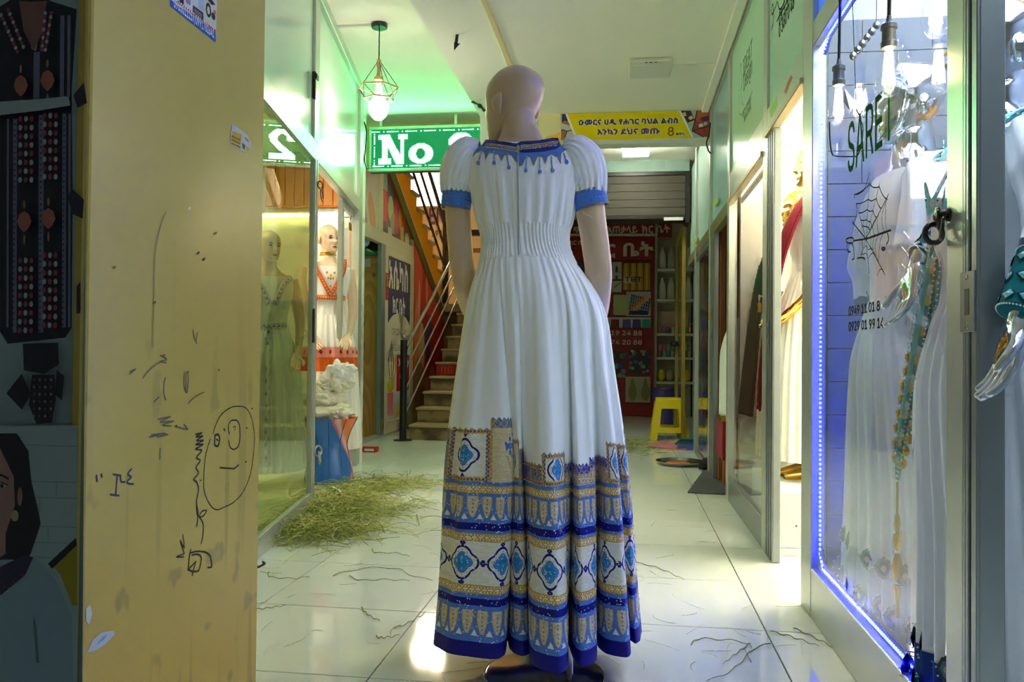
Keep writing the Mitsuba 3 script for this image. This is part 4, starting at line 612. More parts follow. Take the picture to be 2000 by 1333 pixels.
k = thing('ceiling_lamp', 'panel lamp on the ceiling inside the left dress shop', 'lamp'); obj('base', box(-3.35, -2.65, 4.6, 5.3, 2.585, 2.6, .002), 'white_paint', k); obj('diffuser', box(-3.33, -2.67, 4.62, 5.28, 2.575, 2.586, .002), 'bulb_white', k, emit='left_ceiling')

# ------------------------------------------------------------------ second left shop (thread shop) in the plane X = -2.6
PA = Plane((-2.6, 0, 0), (0, -1, 0), (1, 0, 0))
def S(x, y=690): return PA.at(x, y)[0]
w7 = tag('window_7', 'cream framed thread shop front under the stairs with picture transoms', 'window', None, 'structure')
obj('post', cat([PA.box(-7.86, -7.70, -.06, .0, 0, 3.0), PA.box(-8.56, -8.44, -.05, -.002, 2.2, 3.0)]), 'cream_frame', w7); paint('cream_frame', (222, 212, 176), .4)
obj('rail', PA.box(-9.85, -7.70, -.06, .004, 2.10, 2.24), 'cream_frame', w7)
obj('sill', PA.box(-9.85, -7.70, -.06, .0, 0, .04), 'aluminium', w7)
d7 = tag('door_7', 'thread shop door leaf covered by a purple and cream poster', 'door', None, 'structure')
obj('stile', cat([PA.box(-8.60, -8.46, -.03, .02, 0.03, 2.10)]), 'aluminium_grey', d7)
obj('frame', cat([PA.box(-8.74, -8.60, -.03, .012, .03, 2.10), PA.box(-9.84, -9.70, -.03, .012, .03, 2.10), PA.box(-9.70, -8.74, -.03, .012, 2.0, 2.10), PA.box(-9.70, -8.74, -.03, .012, .03, .16)]), 'cream_frame', d7)
obj('panel', PA.box(-9.70, -8.74, -.025, -.002, .16, 2.0, 0), 'white_paint', d7)
class Side(Board):
    """print on a plane of a shop front, drawn to the reader's right"""
    def __init__(self, P, d): self.P, self.d, self.p = P, d, Print()
    def q(self, x, y): s, z = self.P.at(x, y, self.d); return -s, z
    def dot(self, x, y, rx, ry, col, rot=0):
        X, Z = self.q(x, y); X1, _ = self.q(x+rx, y); _, Z1 = self.q(x, y-ry); self.p.add(ell(X, Z, abs(X1-X), abs(Z1-Z), rot), col)
    def build(self, name, parent=None, bsdf='print', **kw): return self.p.build(name, self.P(0, self.d, 0), -self.P.u, EZ, bsdf, parent, **kw)
B = Side(PA, .001); zq = lambda x, y: (740+x/9.52, 480+y/9.52)
zz = lambda pts: [zq(*a) for a in pts]
class Rect01:
    """a unit picture on a rectangle of the plane"""
    def __init__(self, P, d, s0, s1, z0, z1): self.P, self.d, self.r, self.p = P, d, (s0, s1, z0, z1), Print()
    def q(self, u, v): s0, s1, z0, z1 = self.r; return (s0+(s1-s0)*u, z0+(z1-z0)*v)
    def poly(self, pts, col): self.p.add(Polygon([self.q(*a) for a in pts]).buffer(0), col)
    def clip(self, g): return g.intersection(R2(self.r[0], self.r[2], self.r[1], self.r[3]))
    def oval(self, u, v, a, b, col, rot=0): x, y = self.q(u, v); self.p.add(self.clip(ell(x, y, abs(self.r[1]-self.r[0])*a, abs(self.r[3]-self.r[2])*b, rot)), col)
    def line(self, pts, w, col): self.p.add(self.clip(LineString([self.q(*a) for a in pts]).buffer(w)), col)
    def eth(self, s, u, v, h, w, col):
        x, y = self.q(u, v); g, gw = eth_polys(s, h); self.p.add(affinity.translate(affinity.scale(g, w/gw, 1, origin=(0, 0)), x, y), col)
    def lat(self, s, u, v, h, w, col, bold=True):
        x, y = self.q(u, v); t = latin(s, h, bold); t = flat_text(t, w/t.bounds[1][0]); t.vertices[:, :2] += (x, y); self.p.mesh(t, col)
    def build(self, name, parent=None, bsdf='print', mirror=True, **kw):
        return self.p.build(name, self.P(0, self.d, 0) if isinstance(self.P, Plane) else self.P, EY if isinstance(self.P, Plane) else EX, EZ, bsdf, parent, **kw)
# on the plane X = -2.6 the reader's right is +Y: s runs -Y, so the picture's x is Y itself
R = Rect01(PA, .001, 8.74, 9.70, .16, 2.0)
R.poly([(0, .55), (1, .55), (1, 1), (0, 1)], (66, 56, 96)); R.poly([(0, 0), (1, 0), (1, .56), (0, .56)], (226, 216, 192))
R.p.add(R.clip(ell(9.24, 1.08, .56, .30)), (226, 216, 192)); R.p.add(R.clip(Polygon([(9.2, 1.38), (9.44, 1.36), (9.33, 1.16)])), (150, 140, 112)); R.poly([(.02, .36), (.2, .5), (.3, .36)], (140, 134, 116)); R.poly([(.72, .5), (1, .46), (1, .54)], (186, 176, 150))
R.eth('አሴካስ', .05, .815, .30, .84, (236, 228, 206)); R.eth('ክር ቤት', .22, .665, .17, .54, (236, 228, 206))
R.lat('0912 44 10', .2, .525, .075, .62, (96, 92, 92), False); R.lat('0925 00 47 60', .16, .425, .075, .72, (96, 92, 92), False)
R.poly([(.42, .17), (1, .17), (1, .40), (.42, .40)], (178, 30, 40)); R.eth('ኤ ኤን', .5, .33, .09, .42, (238, 220, 210)); R.eth('መጡ', .55, .25, .06, .3, (238, 200, 190))
for i, c in enumerate([(220, 200, 60), (40, 70, 140), (240, 240, 235), (200, 40, 40), (240, 190, 40), (60, 130, 90), (235, 225, 210), (200, 90, 50)]): R.line([(.18+.01*i, .20), (.06+.045*i, .28+.02*(i % 3)), (.03+.05*i, .38)], .012, c)
R.oval(.16, .21, .14, .04, (200, 180, 40)); R.poly([(.3, .0), (1, .0), (1, .16), (.3, .16)], (216, 206, 206))
for i in range(4): R.poly([(.06+.06*i, .03), (.10+.06*i, .03), (.11+.06*i, .17), (.05+.06*i, .17)], (214, 110, 130))
R.poly([(.66, .08), (.82, .02), (.88, .09), (.7, .16)], (230, 160, 50)); R.poly([(.4, .02), (.6, .0), (.7, .06), (.5, .1)], (220, 190, 60)); R.oval(.9, .05, .1, .03, (160, 120, 150))
R.build('poster', d7)
k = solid('sticker', 'small red label stuck on the thread shop door frame', 'sticker', PA.box(-8.73, -8.63, .012, .0135, 1.50, 1.80, 0), 'red_box')
padlock(PA, 757, 548, 'brass padlock on the thread shop door', .03, .05); padlock(PA, 747, 828, 'silver padlock low on the thread shop door', .03, .045)
# picture transoms
R = Rect01(PA, -.03, 7.86, 8.46, 2.24, 3.0); R.poly([(0, 0), (1, 0), (1, 1), (0, 1)], (232, 222, 206))
R.p.add(R.clip(Polygon([(7.86, 2.24), (8.1, 2.24), (7.98, 2.6), (7.86, 2.75)])), (190, 140, 140)); R.p.add(R.clip(affinity.rotate(ell(8.26, 2.36, .10, .26), 22)), (232, 180, 110)); R.oval(.3, .8, .35, .16, (240, 206, 196)); R.build('picture', w7, 'print_gloss')
R = Rect01(PA, -.03, 8.56, 9.85, 2.24, 3.0); hyp = lambda g: g.intersection(Polygon([(8.5, 3.1), (8.5, 2.2), (9.98, 2.2), (8.66, 3.0)]))
for g, c in ((R2(8.56, 2.24, 9.85, 3.0), (120, 96, 110)), (ell(8.72, 2.55, .1, .18), (226, 80, 100)), (ell(8.94, 2.56, .11, .14), (196, 210, 140)), (ell(9.06, 2.40, .12, .12), (160, 176, 150)), (R2(9.1, 2.3, 9.24, 2.7), (222, 70, 80)), (ell(9.34, 2.52, .08, .14), (238, 150, 60)), (ell(9.46, 2.44, .06, .08), (230, 70, 60)), (affinity.rotate(R2(9.36, 2.2, 9.5, 2.42), 10), (240, 190, 70)), (ell(9.65, 2.30, .1, .08), (220, 226, 170)), (R2(8.6, 2.72, 8.8, 3.0), (170, 186, 170)), (R2(8.84, 2.24, 9.0, 2.34), (224, 220, 200))): R.p.add(hyp(g), c)
R.build('picture', w7, 'print_gloss')
# inside of the thread shop
obj('inner_board', box(-3.6, -2.66, 8.60, 8.64, 0, 1.98, .003), 'pine', w7); obj('inner_back', box(-4.1, -3.6, 7.75, 8.64, 0, 2.9, 0), 'dark_wall', w7)
obj('inner_top', box(-4.1, -2.66, 7.75, 9.9, 2.2, 2.24, 0), 'dark_wall', w7); obj('shelf', box(-3.6, -2.66, 8.2, 8.62, 1.98, 2.01, .003), 'plastic_green', w7)
k = thing('counter', 'dark red counter in the thread shop doorway', 'counter'); obj('body', box(-3.4, -2.86, 8.15, 8.55, 0, .98, .005), 'red_counter', k); obj('top', box(-3.42, -2.80, 8.12, 8.57, .98, 1.03, .006), 'red_counter', k); paint('red_counter', (120, 40, 30), .4)
k = thing('tangled_yarn', 'small heap of dark tangled yarn on the red counter', 'yarn'); obj('loop', cat([tube(spline([(-2.92+.06*math.cos(a*1.7+i), 8.2+.04*math.sin(a*2.3+i), 1.05+.05*abs(math.sin(a+i))) for a in np.linspace(0, 6, 14)], 50), .012, 6) for i in range(3)]), 'dark_wool', k); obj('end', tube(spline([(-2.9, 8.2, 1.12), (-2.84, 8.2, 1.2), (-2.80, 8.2, 1.22)], 10), .008, 6), 'dark_wool', k); paint('dark_wool', (60, 36, 40), .9)
cl = ball((-2.93, 8.33, 2.11), (.24, .16, .13), 4); cl.vertices += (meshkit.fbm(cl.vertices*9, 3)-.5)[:, None]*.06*np.array([1, 1, .8]); cl.vertices[:, 2] = np.maximum(cl.vertices[:, 2], 2.012)
solid('cloth_bundle', 'pale blue bundle of folded cloth on the shelf over the thread shop door', 'cloth bundle', cl, 'bundle_cloth', smooth=True); paint('bundle_cloth', (196, 208, 226), .8)
solid('paper_label', 'small white paper label on the pine board in the thread shop', 'label', box(-2.87, -2.75, 8.594, 8.60, 1.86, 1.95, 0), 'white_paint')

# ------------------------------------------------------------------ stairs
kS = thing('staircase', 'worn stone staircase climbing away behind the thread shop', 'staircase'); x0, x1, Y0, rr, tt = -2.24, -1.17, 8.42, .163, .30
for i in range(10):
    st = obj('step', box(x0, x1, Y0+tt*i, 11.45, rr*i, rr*(i+1)-.03, .004), 'stair_stone', kS)
    obj('tread', box(x0-.015, x1, Y0+tt*i-.022, Y0+tt*(i+1)+.0, rr*(i+1)-.03, rr*(i+1), .008), 'tread_stone', st)
paint('tread_stone', (164, 140, 100), .45)
obj('landing', box(-4.0, x1, 11.42, 12.585, 10*rr-.12, 10*rr, .004), 'tread_stone', kS)
for i, (u0, u1, col, txt, tc) in ((4, (-2.24, -1.5, (150, 26, 30), 'ኤ ኤን', (240, 210, 200))), (6, (-2.02, -1.5, (30, 30, 44), 'የመጡ', (226, 180, 60)))):
    pr = Print(); zf = rr*i; pr.add(R2(u0, zf+.008, u1, zf+rr-.035), col); g, w = eth_polys(txt, .085)
    if i == 4:
        pr.add(affinity.translate(affinity.scale(g, .3/w, 1, origin=(0, 0)), -1.98, zf+.03), tc); pr.add(unary_union([R2(-2.18+.04*q, zf+.02, -2.165+.04*q, zf+.11) for q in range(4)]), (190, 70, 60))
    else: pr.add(affinity.rotate(affinity.translate(affinity.scale(g, .3/w, 1, origin=(0, 0)), -1.98, zf+.015), 10), tc)
    pr.build('riser_print', (0, Y0+tt*i-.0015, 0), EX, EZ, 'print', kS)
# stair rail
kR = thing('stair_railing', 'steel stair railing with a black ball topped newel post', 'railing')
N0 = V3(-2.30, 8.36, 0); obj('newel', tube([N0, N0+V3(0, 0, 1.06)], .036, 16), 'black_metal', kR, smooth=40); obj('ball_top', ball(N0+V3(0, 0, 1.10), .034), 'steel', kR, smooth=True); obj('foot', lathe([(0, 0), (.10, 0), (.10, .008), (.04, .015), (0, .02)], 20, N0), 'dark_steel', kR, smooth=30)
for q, (za, r) in enumerate(((.98, .022), (.76, .012), (.54, .012), (.28, .012))):
    a = N0+V3(.02, .02, za); obj('rail', tube([a, a+V3(.02, 2.95, 2.95*.5433)], r, 10), 'rail_steel', kR, smooth=40)
paint('rail_steel', (150, 146, 134), .25, .85)
# the upper flight, coming back over the thread shop
low = lambda Y: 2.84-.5433*(Y-8.96)
kU = thing('upper_flight', 'orange side of the upper stair flight with stepped cream treads', 'staircase')
zg = [(8.0, low(8.0)), (11.55, low(11.55)), (11.55, low(11.55)+.48)]; y = 11.55; zz_ = 1.63+.163
pts = [(11.55, 1.63-.12)]; 
prof = [(7.76, low(7.76)), (11.48, low(11.48))]; yy, ztop = 11.48, 2.10
steps = []
for i in range(13):
    prof.append((yy, ztop)); steps.append((yy, ztop)); yy -= .30
    if yy < 7.77: prof.append((7.76, ztop)); break
    prof.append((yy, ztop)); ztop += .163
pg = Polygon(prof).buffer(0)
m = trimesh.creation.extrude_polygon(pg, 1.2, engine='earcut'); obj('stringer', place(m, (-2.6, 0, 0), EY, EZ, -EX), 'orange_paint', kU)
for yy, ztop in steps: obj('tread', box(-3.8, -2.565, max(yy-.32, 7.78), yy+.03, ztop-.035, ztop+.004, .006), 'tread_stone', kU)
obj('trim', tube([(-2.585, 7.9, low(7.9)), (-2.585, 11.5, low(11.5))], .045, 4), 'trim_brown', kU); obj('trim', tube([(-2.57, 7.9, low(7.9)+.06), (-2.57, 11.5, low(11.5)+.06)], .018, 4), 'cream_frame', kU); paint('trim_brown', (128, 108, 56), .4, .3)
kV = thing('upper_railing', 'black railing of the upper stair flight', 'railing'); obj('post', box(-2.58, -2.50, 11.38, 11.46, 1.63, 3.0, .004), 'black_metal', kV)
for q in (0, .34, .62): obj('rail', tube([(-2.54, 11.42, 2.72-q), (-2.54, 7.9, 2.72-q+3.52*.5433)], .026 if q == 0 else .018, 8), 'black_metal', kV)
obj('top_bar', box(-2.54, -1.3, 11.38, 11.46, 2.60, 2.68, .004), 'black_metal', kV)
obj('shelf_bar', box(-2.54, -1.3, 11.40, 11.44, 2.36, 2.42, .004), 'wood_brown', kV)
# mural under the upper flight
B = Rect01(PA, .001, 9.86, 11.6, 0.0, 2.4); under = lambda g: g.intersection(Polygon([(9.86, 0), (11.6, 0), (11.6, low(11.6)-.04), (9.86, low(9.86)-.04)]))
obj('mural_wall', place(trimesh.creation.extrude_polygon(Polygon([(9.86, 0), (11.6, 0), (11.6, low(11.6)-.02), (9.86, low(9.86)-.02)]), .1, engine='earcut'), (-2.6, 0, 0), EY, EZ, -EX), 'stair_wall', w7)
for g, c in ((R2(9.86, .55, 11.6, 2.4), (206, 60, 44)), (ell(10.1, 1.9, .18, .42), (226, 74, 52)), (ell(10.42, 1.5, .16, .5), (186, 30, 34)), (ell(10.05, 1.2, .12, .4), (238, 130, 90)), (ell(10.3, .95, .16, .36), (232, 190, 150)), (ell(10.7, 1.1, .2, .34), (92, 60, 110)), (ell(10.95, .95, .16, .3), (200, 50, 50)), (R2(9.86, 0, 11.6, .6), (196, 160, 120)), (ell(10.2, .5, .3, .3), (170, 120, 80)), (ell(10.9, .5, .22, .25), (214, 150, 120)), (ell(10.15, 1.55, .05, .3), (240, 170, 140)), (ell(10.55, 1.8, .06, .25), (236, 110, 84)), (ell(9.98, .85, .05, .2), (240, 140, 50))): B.p.add(under(g), c)
B.p.build('mural', (-2.599, 0, 0), EY, EZ, 'print', w7, label='red and orange mural of hanging cloth')
# back of the landing
Bs = Board(12.59); Bs.text('EN', 836, 438, 34, 32, (96, 40, 100), ethi=False); Bs.text('1995-1', 842, 462, 12, 42, (60, 50, 60), ethi=False); k = Bs.build('stair_sign', label='purple EN lettering on the wall above the landing'); tag(k, cat='sign')
k = thing('wall_lamp', 'glaring white lamp panel on the wall above the stair landing', 'lamp'); q0, q1 = ony(802, 318, 12.4), ony(872, 398, 12.4)
obj('frame', box(q0[0]-.03, q1[0]+.03, 12.45, 12.6, q1[2]-.03, q0[2]+.03, .005), 'white_paint', k); obj('diffuser', box(q0[0], q1[0], 12.43, 12.455, q1[2], q0[2], .003), 'bulb_white', k, emit='stair')

# ------------------------------------------------------------------ thread shop at the end of the passage
k = thing('shutter_box', 'dark brown roller shutter box over the thread shop entrance', 'shutter'); Y = 8.62
obj('panel', box(-1.12, .66, Y, Y+.3, 2.36, 2.80, .004), 'shutter', k); obj('frame', cat([box(-1.12, .66, Y-.02, Y+.31, 2.80, 2.84, .003), box(.62, .665, Y-.02, Y+.31, 2.30, 2.84, .003), box(-1.12, .66, Y-.012, Y+.3, 2.345, 2.375, .003)]), 'black_metal', k)
for i in range(5): obj('slat', box(-1.11, .62, Y-.006, Y, 2.385+.084*i, 2.385+.084*i+.078, .003), 'shutter', k)
obj('end_label', box(.40, .60, Y-.022, Y-.012, 2.325, 2.36, .002), 'white_paint', k)
wall('wall_over_shutter', box(-1.12, .66, 8.6, 8.75, 2.84, 2.96, 0), 'teal_paint', 'teal band of wall over the shutter box')
k = thing('owl_ornament', 'small brown owl ornament on top of the shutter box', 'ornament'); P = ony(1297, 338, 8.6); ow = P[2]
obj('body', ball((P[0], 8.66, 2.84+.05), (.042, .035, .05), 2), 'wood_orange', k, smooth=True); obj('face', ball((P[0]+.012, 8.632, 2.86), (.022, .014, .03), 2), 'black_metal', k, smooth=True); obj('eye', ball((P[0]+.006, 8.617, 2.87), (.006, .005, .012), 1), 'white_paint', k)
# printed panels of the thread shop wall
Bf = Board(12.30); kF = wall('wall_thread_shop', box(-1.12, .46, 12.32, 12.5, 0, 2.96, .003), 'red_board', 'red printed back wall of the thread shop with Amharic signs'); paint('red_board', (150, 22, 30), .5)
sb = thing('shop_sign', 'red sign with white Amharic words over the thread shop shelves', 'sign'); a, b = ony(1085, 431, 12.2), ony(1312, 463, 12.2)
obj('board', box(a[0], b[0], 12.2, 12.23, b[2], a[2], .004), 'red_board', sb); B = Board(12.195); B.text('ጭ.', 1120, 455, 12, 14, (236, 222, 206)); B.text('አጠቃላይ', 1186, 455, 13, 60, (236, 222, 206)); B.text('ክር ቤት', 1253, 455, 14, 56, (236, 222, 206)); B.build('lettering', sb, kind='stuff')
k = thing('light_rail', 'thin pale rail under the red thread shop sign', 'rail'); a = ony(1160, 460, 12.1); obj('tube', tube([ony(1105, 459, 12.1), ony(1281, 459, 12.1)], .018, 8), 'white_paint', k); obj('bracket', box(a[0], a[0]+.03, 12.1, 12.32, a[2]-.01, a[2]+.02), 'white_paint', k)
sb = thing('shop_sign', 'large red sign with big white Amharic letters in the thread shop', 'sign'); a, b = ony(1100, 466, 12.26), ony(1276, 508, 12.26)
obj('board', box(a[0], b[0], 12.26, 12.29, b[2], a[2], .004), 'red_board', sb); B = Board(12.255); B.text('ር', 1183, 501, 24, 20, (238, 228, 212)); B.text('ቤት', 1215, 500, 25, 62, (238, 228, 212)); B.text('ክር ቤ', 1112, 478, 8, 26, (220, 200, 190)); B.build('lettering', sb, kind='stuff')
# pictures on the wall
def picture(name, label, x0, y0, x1, y1, fn, Y=12.29):
    k = thing(name, label, 'poster'); a, b = ony(x0, y0, Y), ony(x1, y1, Y); obj('sheet', box(a[0], b[0], Y, Y+.02, b[2], a[2], .002), 'white_paint', k)
    R = Rect01((0, Y-.002, 0), 0, a[0], b[0], b[2], a[2]); R.poly([(0, 0), (1, 0), (1, 1), (0, 1)], (206, 204, 190)); fn(R); R.build('print', k)
def p_machine(R):
    R.line([(.1, .4), (.9, .4)], .012, (40, 40, 40)); R.poly([(.3, .4), (.6, .4), (.55, .85), (.35, .85)], (70, 72, 76)); R.line([(.2, .15), (.8, .3)], .006, (60, 60, 60)); R.oval(.45, .6, .2, .06, (200, 200, 196))
def p_cones(R):
    R.poly([(0, 0), (1, 0), (1, 1), (0, 1)], (110, 66, 20))
    for i in range(4):
        u = .12+.25*i; R.poly([(u-.11, 0), (u+.11, 0), (u+.10, .95), (u-.10, .95)], (196, 150, 50)); R.poly([(u-.05, 0), (u+.02, 0), (u+.02, .95), (u-.05, .95)], (226, 186, 90))
    R.poly([(.02, .25), (.36, .25), (.36, .48), (.02, .48)], (226, 218, 190)); R.lat('TBT', .05, .3, .07, .26, (40, 40, 30))
def p_spools(R):
    cs = [(200, 40, 50), (60, 60, 140), (230, 170, 40), (50, 130, 80), (120, 60, 130), (220, 90, 50), (40, 90, 160), (180, 180, 60)]
    for r in range(5):
        for c in range(9): R.poly([(.12+.09*c+.02*r, .25+.13*r-.02*c), (.19+.09*c+.02*r, .25+.13*r-.02*c), (.19+.09*c+.02*r, .37+.13*r-.02*c), (.12+.09*c+.02*r, .37+.13*r-.02*c)], cs[(r*3+c*5) % 8])
    R.poly([(.1, .05), (.9, .05), (.85, .22), (.15, .22)], (40, 50, 110))
def p_bigspools(R):
    for u, c in ((.18, (140, 40, 50)), (.45, (110, 96, 160)), (.68, (80, 80, 150)), (.9, (60, 160, 150))): R.poly([(u-.1, 0), (u+.1, 0), (u+.09, .8), (u-.09, .8)], c); R.poly([(u-.1, .8), (u+.1, .8), (u+.1, .95), (u-.1, .95)], (206, 200, 186))
def p_buttons(R):
    R.poly([(0, 0), (1, 0), (1, 1), (0, 1)], (64, 66, 78)); g = np.random.default_rng(3)
    for i in range(26): R.oval(g.random(), g.random(), .08, .07, tuple(int(v) for v in g.integers(60, 210, 3)))
def p_bodies(R):
    R.poly([(0, 0), (1, 0), (1, 1), (0, 1)], (190, 186, 170))
    for u in (.28, .8): R.oval(u, .38, .17, .32, (150, 140, 86)); R.poly([(u-.11, .5), (u+.11, .5), (u+.05, .93), (u-.05, .93)], (150, 140, 86))
def p_items(R):
    R.poly([(0, 0), (1, 0), (1, 1), (0, 1)], (90, 60, 60)); g = np.random.default_rng(5)
    for i in range(12): R.oval(g.random(), g.random(), .14, .10, tuple(int(v) for v in g.integers(60, 200, 3)))
picture('poster', 'poster of a sewing machine on the red thread shop wall', 1196, 512, 1214, 571, p_machine); picture('poster', 'poster of golden thread cones reading TBT', 1217, 512, 1271, 567, p_cones)
picture('poster', 'poster of rows of coloured spools on the red thread shop wall', 1223, 570, 1271, 618, p_spools); picture('poster', 'poster of big purple and teal spools above the phone numbers', 1186, 620, 1271, 641, p_bigspools)
picture('poster', 'dark poster of buttons and trimmings beneath the phone numbers', 1228, 684, 1270, 730, p_buttons); picture('poster', 'smaller dark poster of haberdashery beside the dress hem', 1186, 686, 1222, 738, p_items)
picture('poster', 'poster of two dress form bodies low on the thread shop wall', 1222, 736, 1270, 787, p_bodies); picture('poster', 'small reddish poster with garments near the partition', 1108, 512, 1180, 570, p_items)
k = thing('note_sheet', 'pale yellow sheet of paper stuck over the spool posters', 'paper'); a, b = ony(1198, 576, 12.24), ony(1227, 616, 12.24); obj('sheet', box(a[0], b[0], 12.262, 12.268, b[2], a[2], .001), 'note_paper', k); paint('note_paper', (206, 206, 150), .7)
k = thing('phone_sign', 'red sign with white phone numbers ending 24 88 and 20 88', 'sign'); a, b = ony(1184, 642, 12.24), ony(1255, 676, 12.24); obj('board', box(a[0], b[0], 12.24, 12.27, b[2], a[2], .003), 'red_board', k)
B = Board(12.236); B.text('19 24 88', 1192, 655, 8.5, 62, (226, 214, 200), ethi=False); B.text('74 20 88', 1192, 673, 8.5, 62, (226, 214, 200), ethi=False); B.build('lettering', k, kind='stuff')
# shelves with thread cones
kSh = thing('thread_shelves', 'pale shelf unit of the thread shop beside the red wall', 'shelves'); xs0, xs1 = .47, .98
obj('back', box(xs0, xs1, 12.3, 12.34, 0, 2.9, .003), 'shelf_back', kSh); paint('shelf_back', (170, 160, 140), .6)
shelf_z = [ony(1295, y, 12.1)[2] for y in (527, 586, 652, 698, 745)]
for z_ in shelf_z: obj('shelf', box(xs0, xs1, 11.95, 12.3, z_-.035, z_, .003), 'white_paint', kSh)
obj('side', box(xs0-.03, xs0, 11.95, 12.34, 0, 2.9, .003), 'shelf_back', kSh)
cone = lathe([(0, 0), (.062, 0), (.058, .02), (.05, .18), (.03, .23), (.016, .28), (0, .28)], 14)
cols = [(226, 222, 212), (216, 212, 200), (190, 150, 150), (230, 226, 216), (200, 196, 190), (224, 214, 200)]
for r in range(2):
    for c in range(4):
        obj_k = solid('thread_cone', f"{('first', 'second', 'third', 'fourth')[c]} white thread cone from the red wall on the {('second', 'top')[r]} thread shelf", 'thread cone', TM(cone.vertices*[1, 1, 1.15]+[xs0+.075+.125*c, 12.08, shelf_z[1-r]], cone.faces, process=False), 'cloth', smooth=True, color=lin(*cols[(r*3+c) % 6]), group='white thread cones on the shelves')
spool = lathe([(0, 0), (.026, 0), (.026, .008), (.022, .01), (.022, .06), (.026, .062), (.026, .07), (0, .07)], 10); g = np.random.default_rng(2)
for r in range(3):
    for c in range(8):
        solid('thread_spool', f"{('first', 'second', 'third', 'fourth', 'fifth', 'sixth', 'seventh', 'eighth')[c]} small spool from the red wall in the {('upper', 'middle', 'lower')[r]} spool row", 'spool', TM(spool.vertices*[1, 1, 1.3]+[xs0+.05+.06*c, 12.0+.06*(r % 2), shelf_z[2+(r > 0)+0*(r > 1)]-0.0 + (.095 if r == 2 else 0)], spool.faces, process=False), 'cloth', smooth=True, color=lin(*[int(v) for v in g.integers(70, 230, 3)]), group='coloured spools on the thread shelves')
k = solid('picture_card', 'pinkish picture card leaning on the second shelf', 'card', box(xs0+.02, xs1-.05, 12.18, 12.2, shelf_z[2], shelf_z[2]+.33, .002), 'print', color=lin(206, 176, 160))
k = thing('thread_bags', 'bags of yellow and grey thread on the lowest thread shelf', 'bags'); 
for i, c in enumerate(('plastic_yellow', 'shelf_back', 'shelf_back', 'plastic_yellow')): obj('bag', ball((xs0+.07+.12*i, 12.06, shelf_z[4]+.09), (.055, .07, .09), 2), c, k, smooth=True)
# brass framed glass door of that shop
d8 = tag('door_8', 'brass framed glass door leaf standing open in the thread shop', 'door', None, 'structure'); a = ony(1322, 600, 10.0)[0]
obj('frame', cat([box(a-.02, a+.02, 9.98, 10.02, 0, 2.33, .003), box(a-.02, a+.02, 8.85, 8.89, 0, 2.33, .003), box(a-.015, a+.015, 8.85, 10.02, 2.29, 2.33, .003), box(a-.015, a+.015, 8.85, 10.02, 0, .05, .003)]), 'brass_paint', d8)
obj('pane', mk([(a, 8.89, .05), (a, 9.98, .05), (a, 9.98, 2.29), (a, 8.89, 2.29)], [[0, 1, 2, 3]]), 'glass', d8); obj('knob', ball((a-.035, 9.9, ony(1322, 672, 9.9)[2]), (.05, .04, .035)), 'black_metal', d8, smooth=True)
P = onz(1297, 800, 0.); k = thing('basin', 'dark purple plastic basin on a stand behind the yellow stool', 'basin'); bz = ony(1297, 787, 10.2)[2]; bx = ony(1297, 787, 10.2)[0]
obj('bowl', lathe([(0, bz), (.13, bz), (.165, bz+.17), (.175, bz+.17), (.172, bz+.18), (.155, bz+.175), (.125, bz+.02), (0, bz+.015)], 24, (bx, 10.2, 0)), 'plastic_purple', k, smooth=30); obj('stand', lathe([(0, 0), (.12, 0), (.10, bz), (0, bz)], 16, (bx, 10.2, 0)), 'plastic_purple', k)

# ------------------------------------------------------------------ things on the floor
# stool
P = onz(1308, 862, 0.); sx_, sy_ = P[0], P[1]+.18; hS = .455
kS = thing('stool', 'bright yellow plastic stool on the tiles by the thread shop', 'stool')
obj('seat', hull([(sx_+a*(.145-c), sy_+b*(.145-c), hS-d) for a in (-1, 1) for b in (-1, 1) for c, d in ((0, .012), (.012, 0), (0, .04))]), 'plastic_yellow', kS)
obj('rim', hull([(sx_+a*(.152), sy_+b*(.152), hS-d) for a in (-1, 1) for b in (-1, 1) for d in (.04, .062)]), 'plastic_yellow', kS)
pn = Polygon([(-.148, hS-.06), (.148, hS-.06), (.20, 0), (.135, 0), (.125, .085), (-.125, .085), (-.135, 0), (-.20, 0)])
op = Polygon([(-.088, hS-.11), (.088, hS-.11), (.105, .145), (-.105, .145)]).buffer(-.02).buffer(.02)
pm = trimesh.creation.extrude_polygon(pn.difference(op), .012, engine='earcut'); pm.vertices[:, 2] -= .006
for a in range(4):
    m = pm.copy(); v = m.vertices.copy(); off = .148+(hS-.06-v[:, 1])*(.052/(hS-.06)); q = np.stack([v[:, 0], -off-v[:, 2], v[:, 1]], 1)
    c_, s_2 = math.cos(a*math.pi/2), math.sin(a*math.pi/2); q = np.stack([q[:, 0]*c_-q[:, 1]*s_2+sx_, q[:, 0]*s_2+q[:, 1]*c_+sy_, q[:, 2]], 1)
    obj('side', TM(q, m.faces[:, ::-1] if False else m.faces, process=False), 'plastic_yellow', kS)
# tray with food
P = onz(1328, 908, 0.); k = thing('tray', 'round steel tray on the floor with orange food', 'tray')
obj('plate', lathe([(0, .006), (.15, .006), (.165, .012), (.198, .032), (.204, .034), (.202, .028), (.17, .004), (.155, 0), (0, 0)], 40, (P[0], P[1], 0)), 'steel', k, smooth=30)
fd = ball((P[0]-.02, P[1]-.02, .012), (.105, .09, .014), 4); fd.vertices[:, 2] += (meshkit.fbm(fd.vertices*60, 3)-.5)*.014; fd.vertices[:, 2] = np.maximum(fd.vertices[:, 2], .0065)
solid('food_heap', 'flat orange heap of food on the steel tray', 'food', fd, 'food', smooth=True); paint('food', (206, 104, 40), .6)
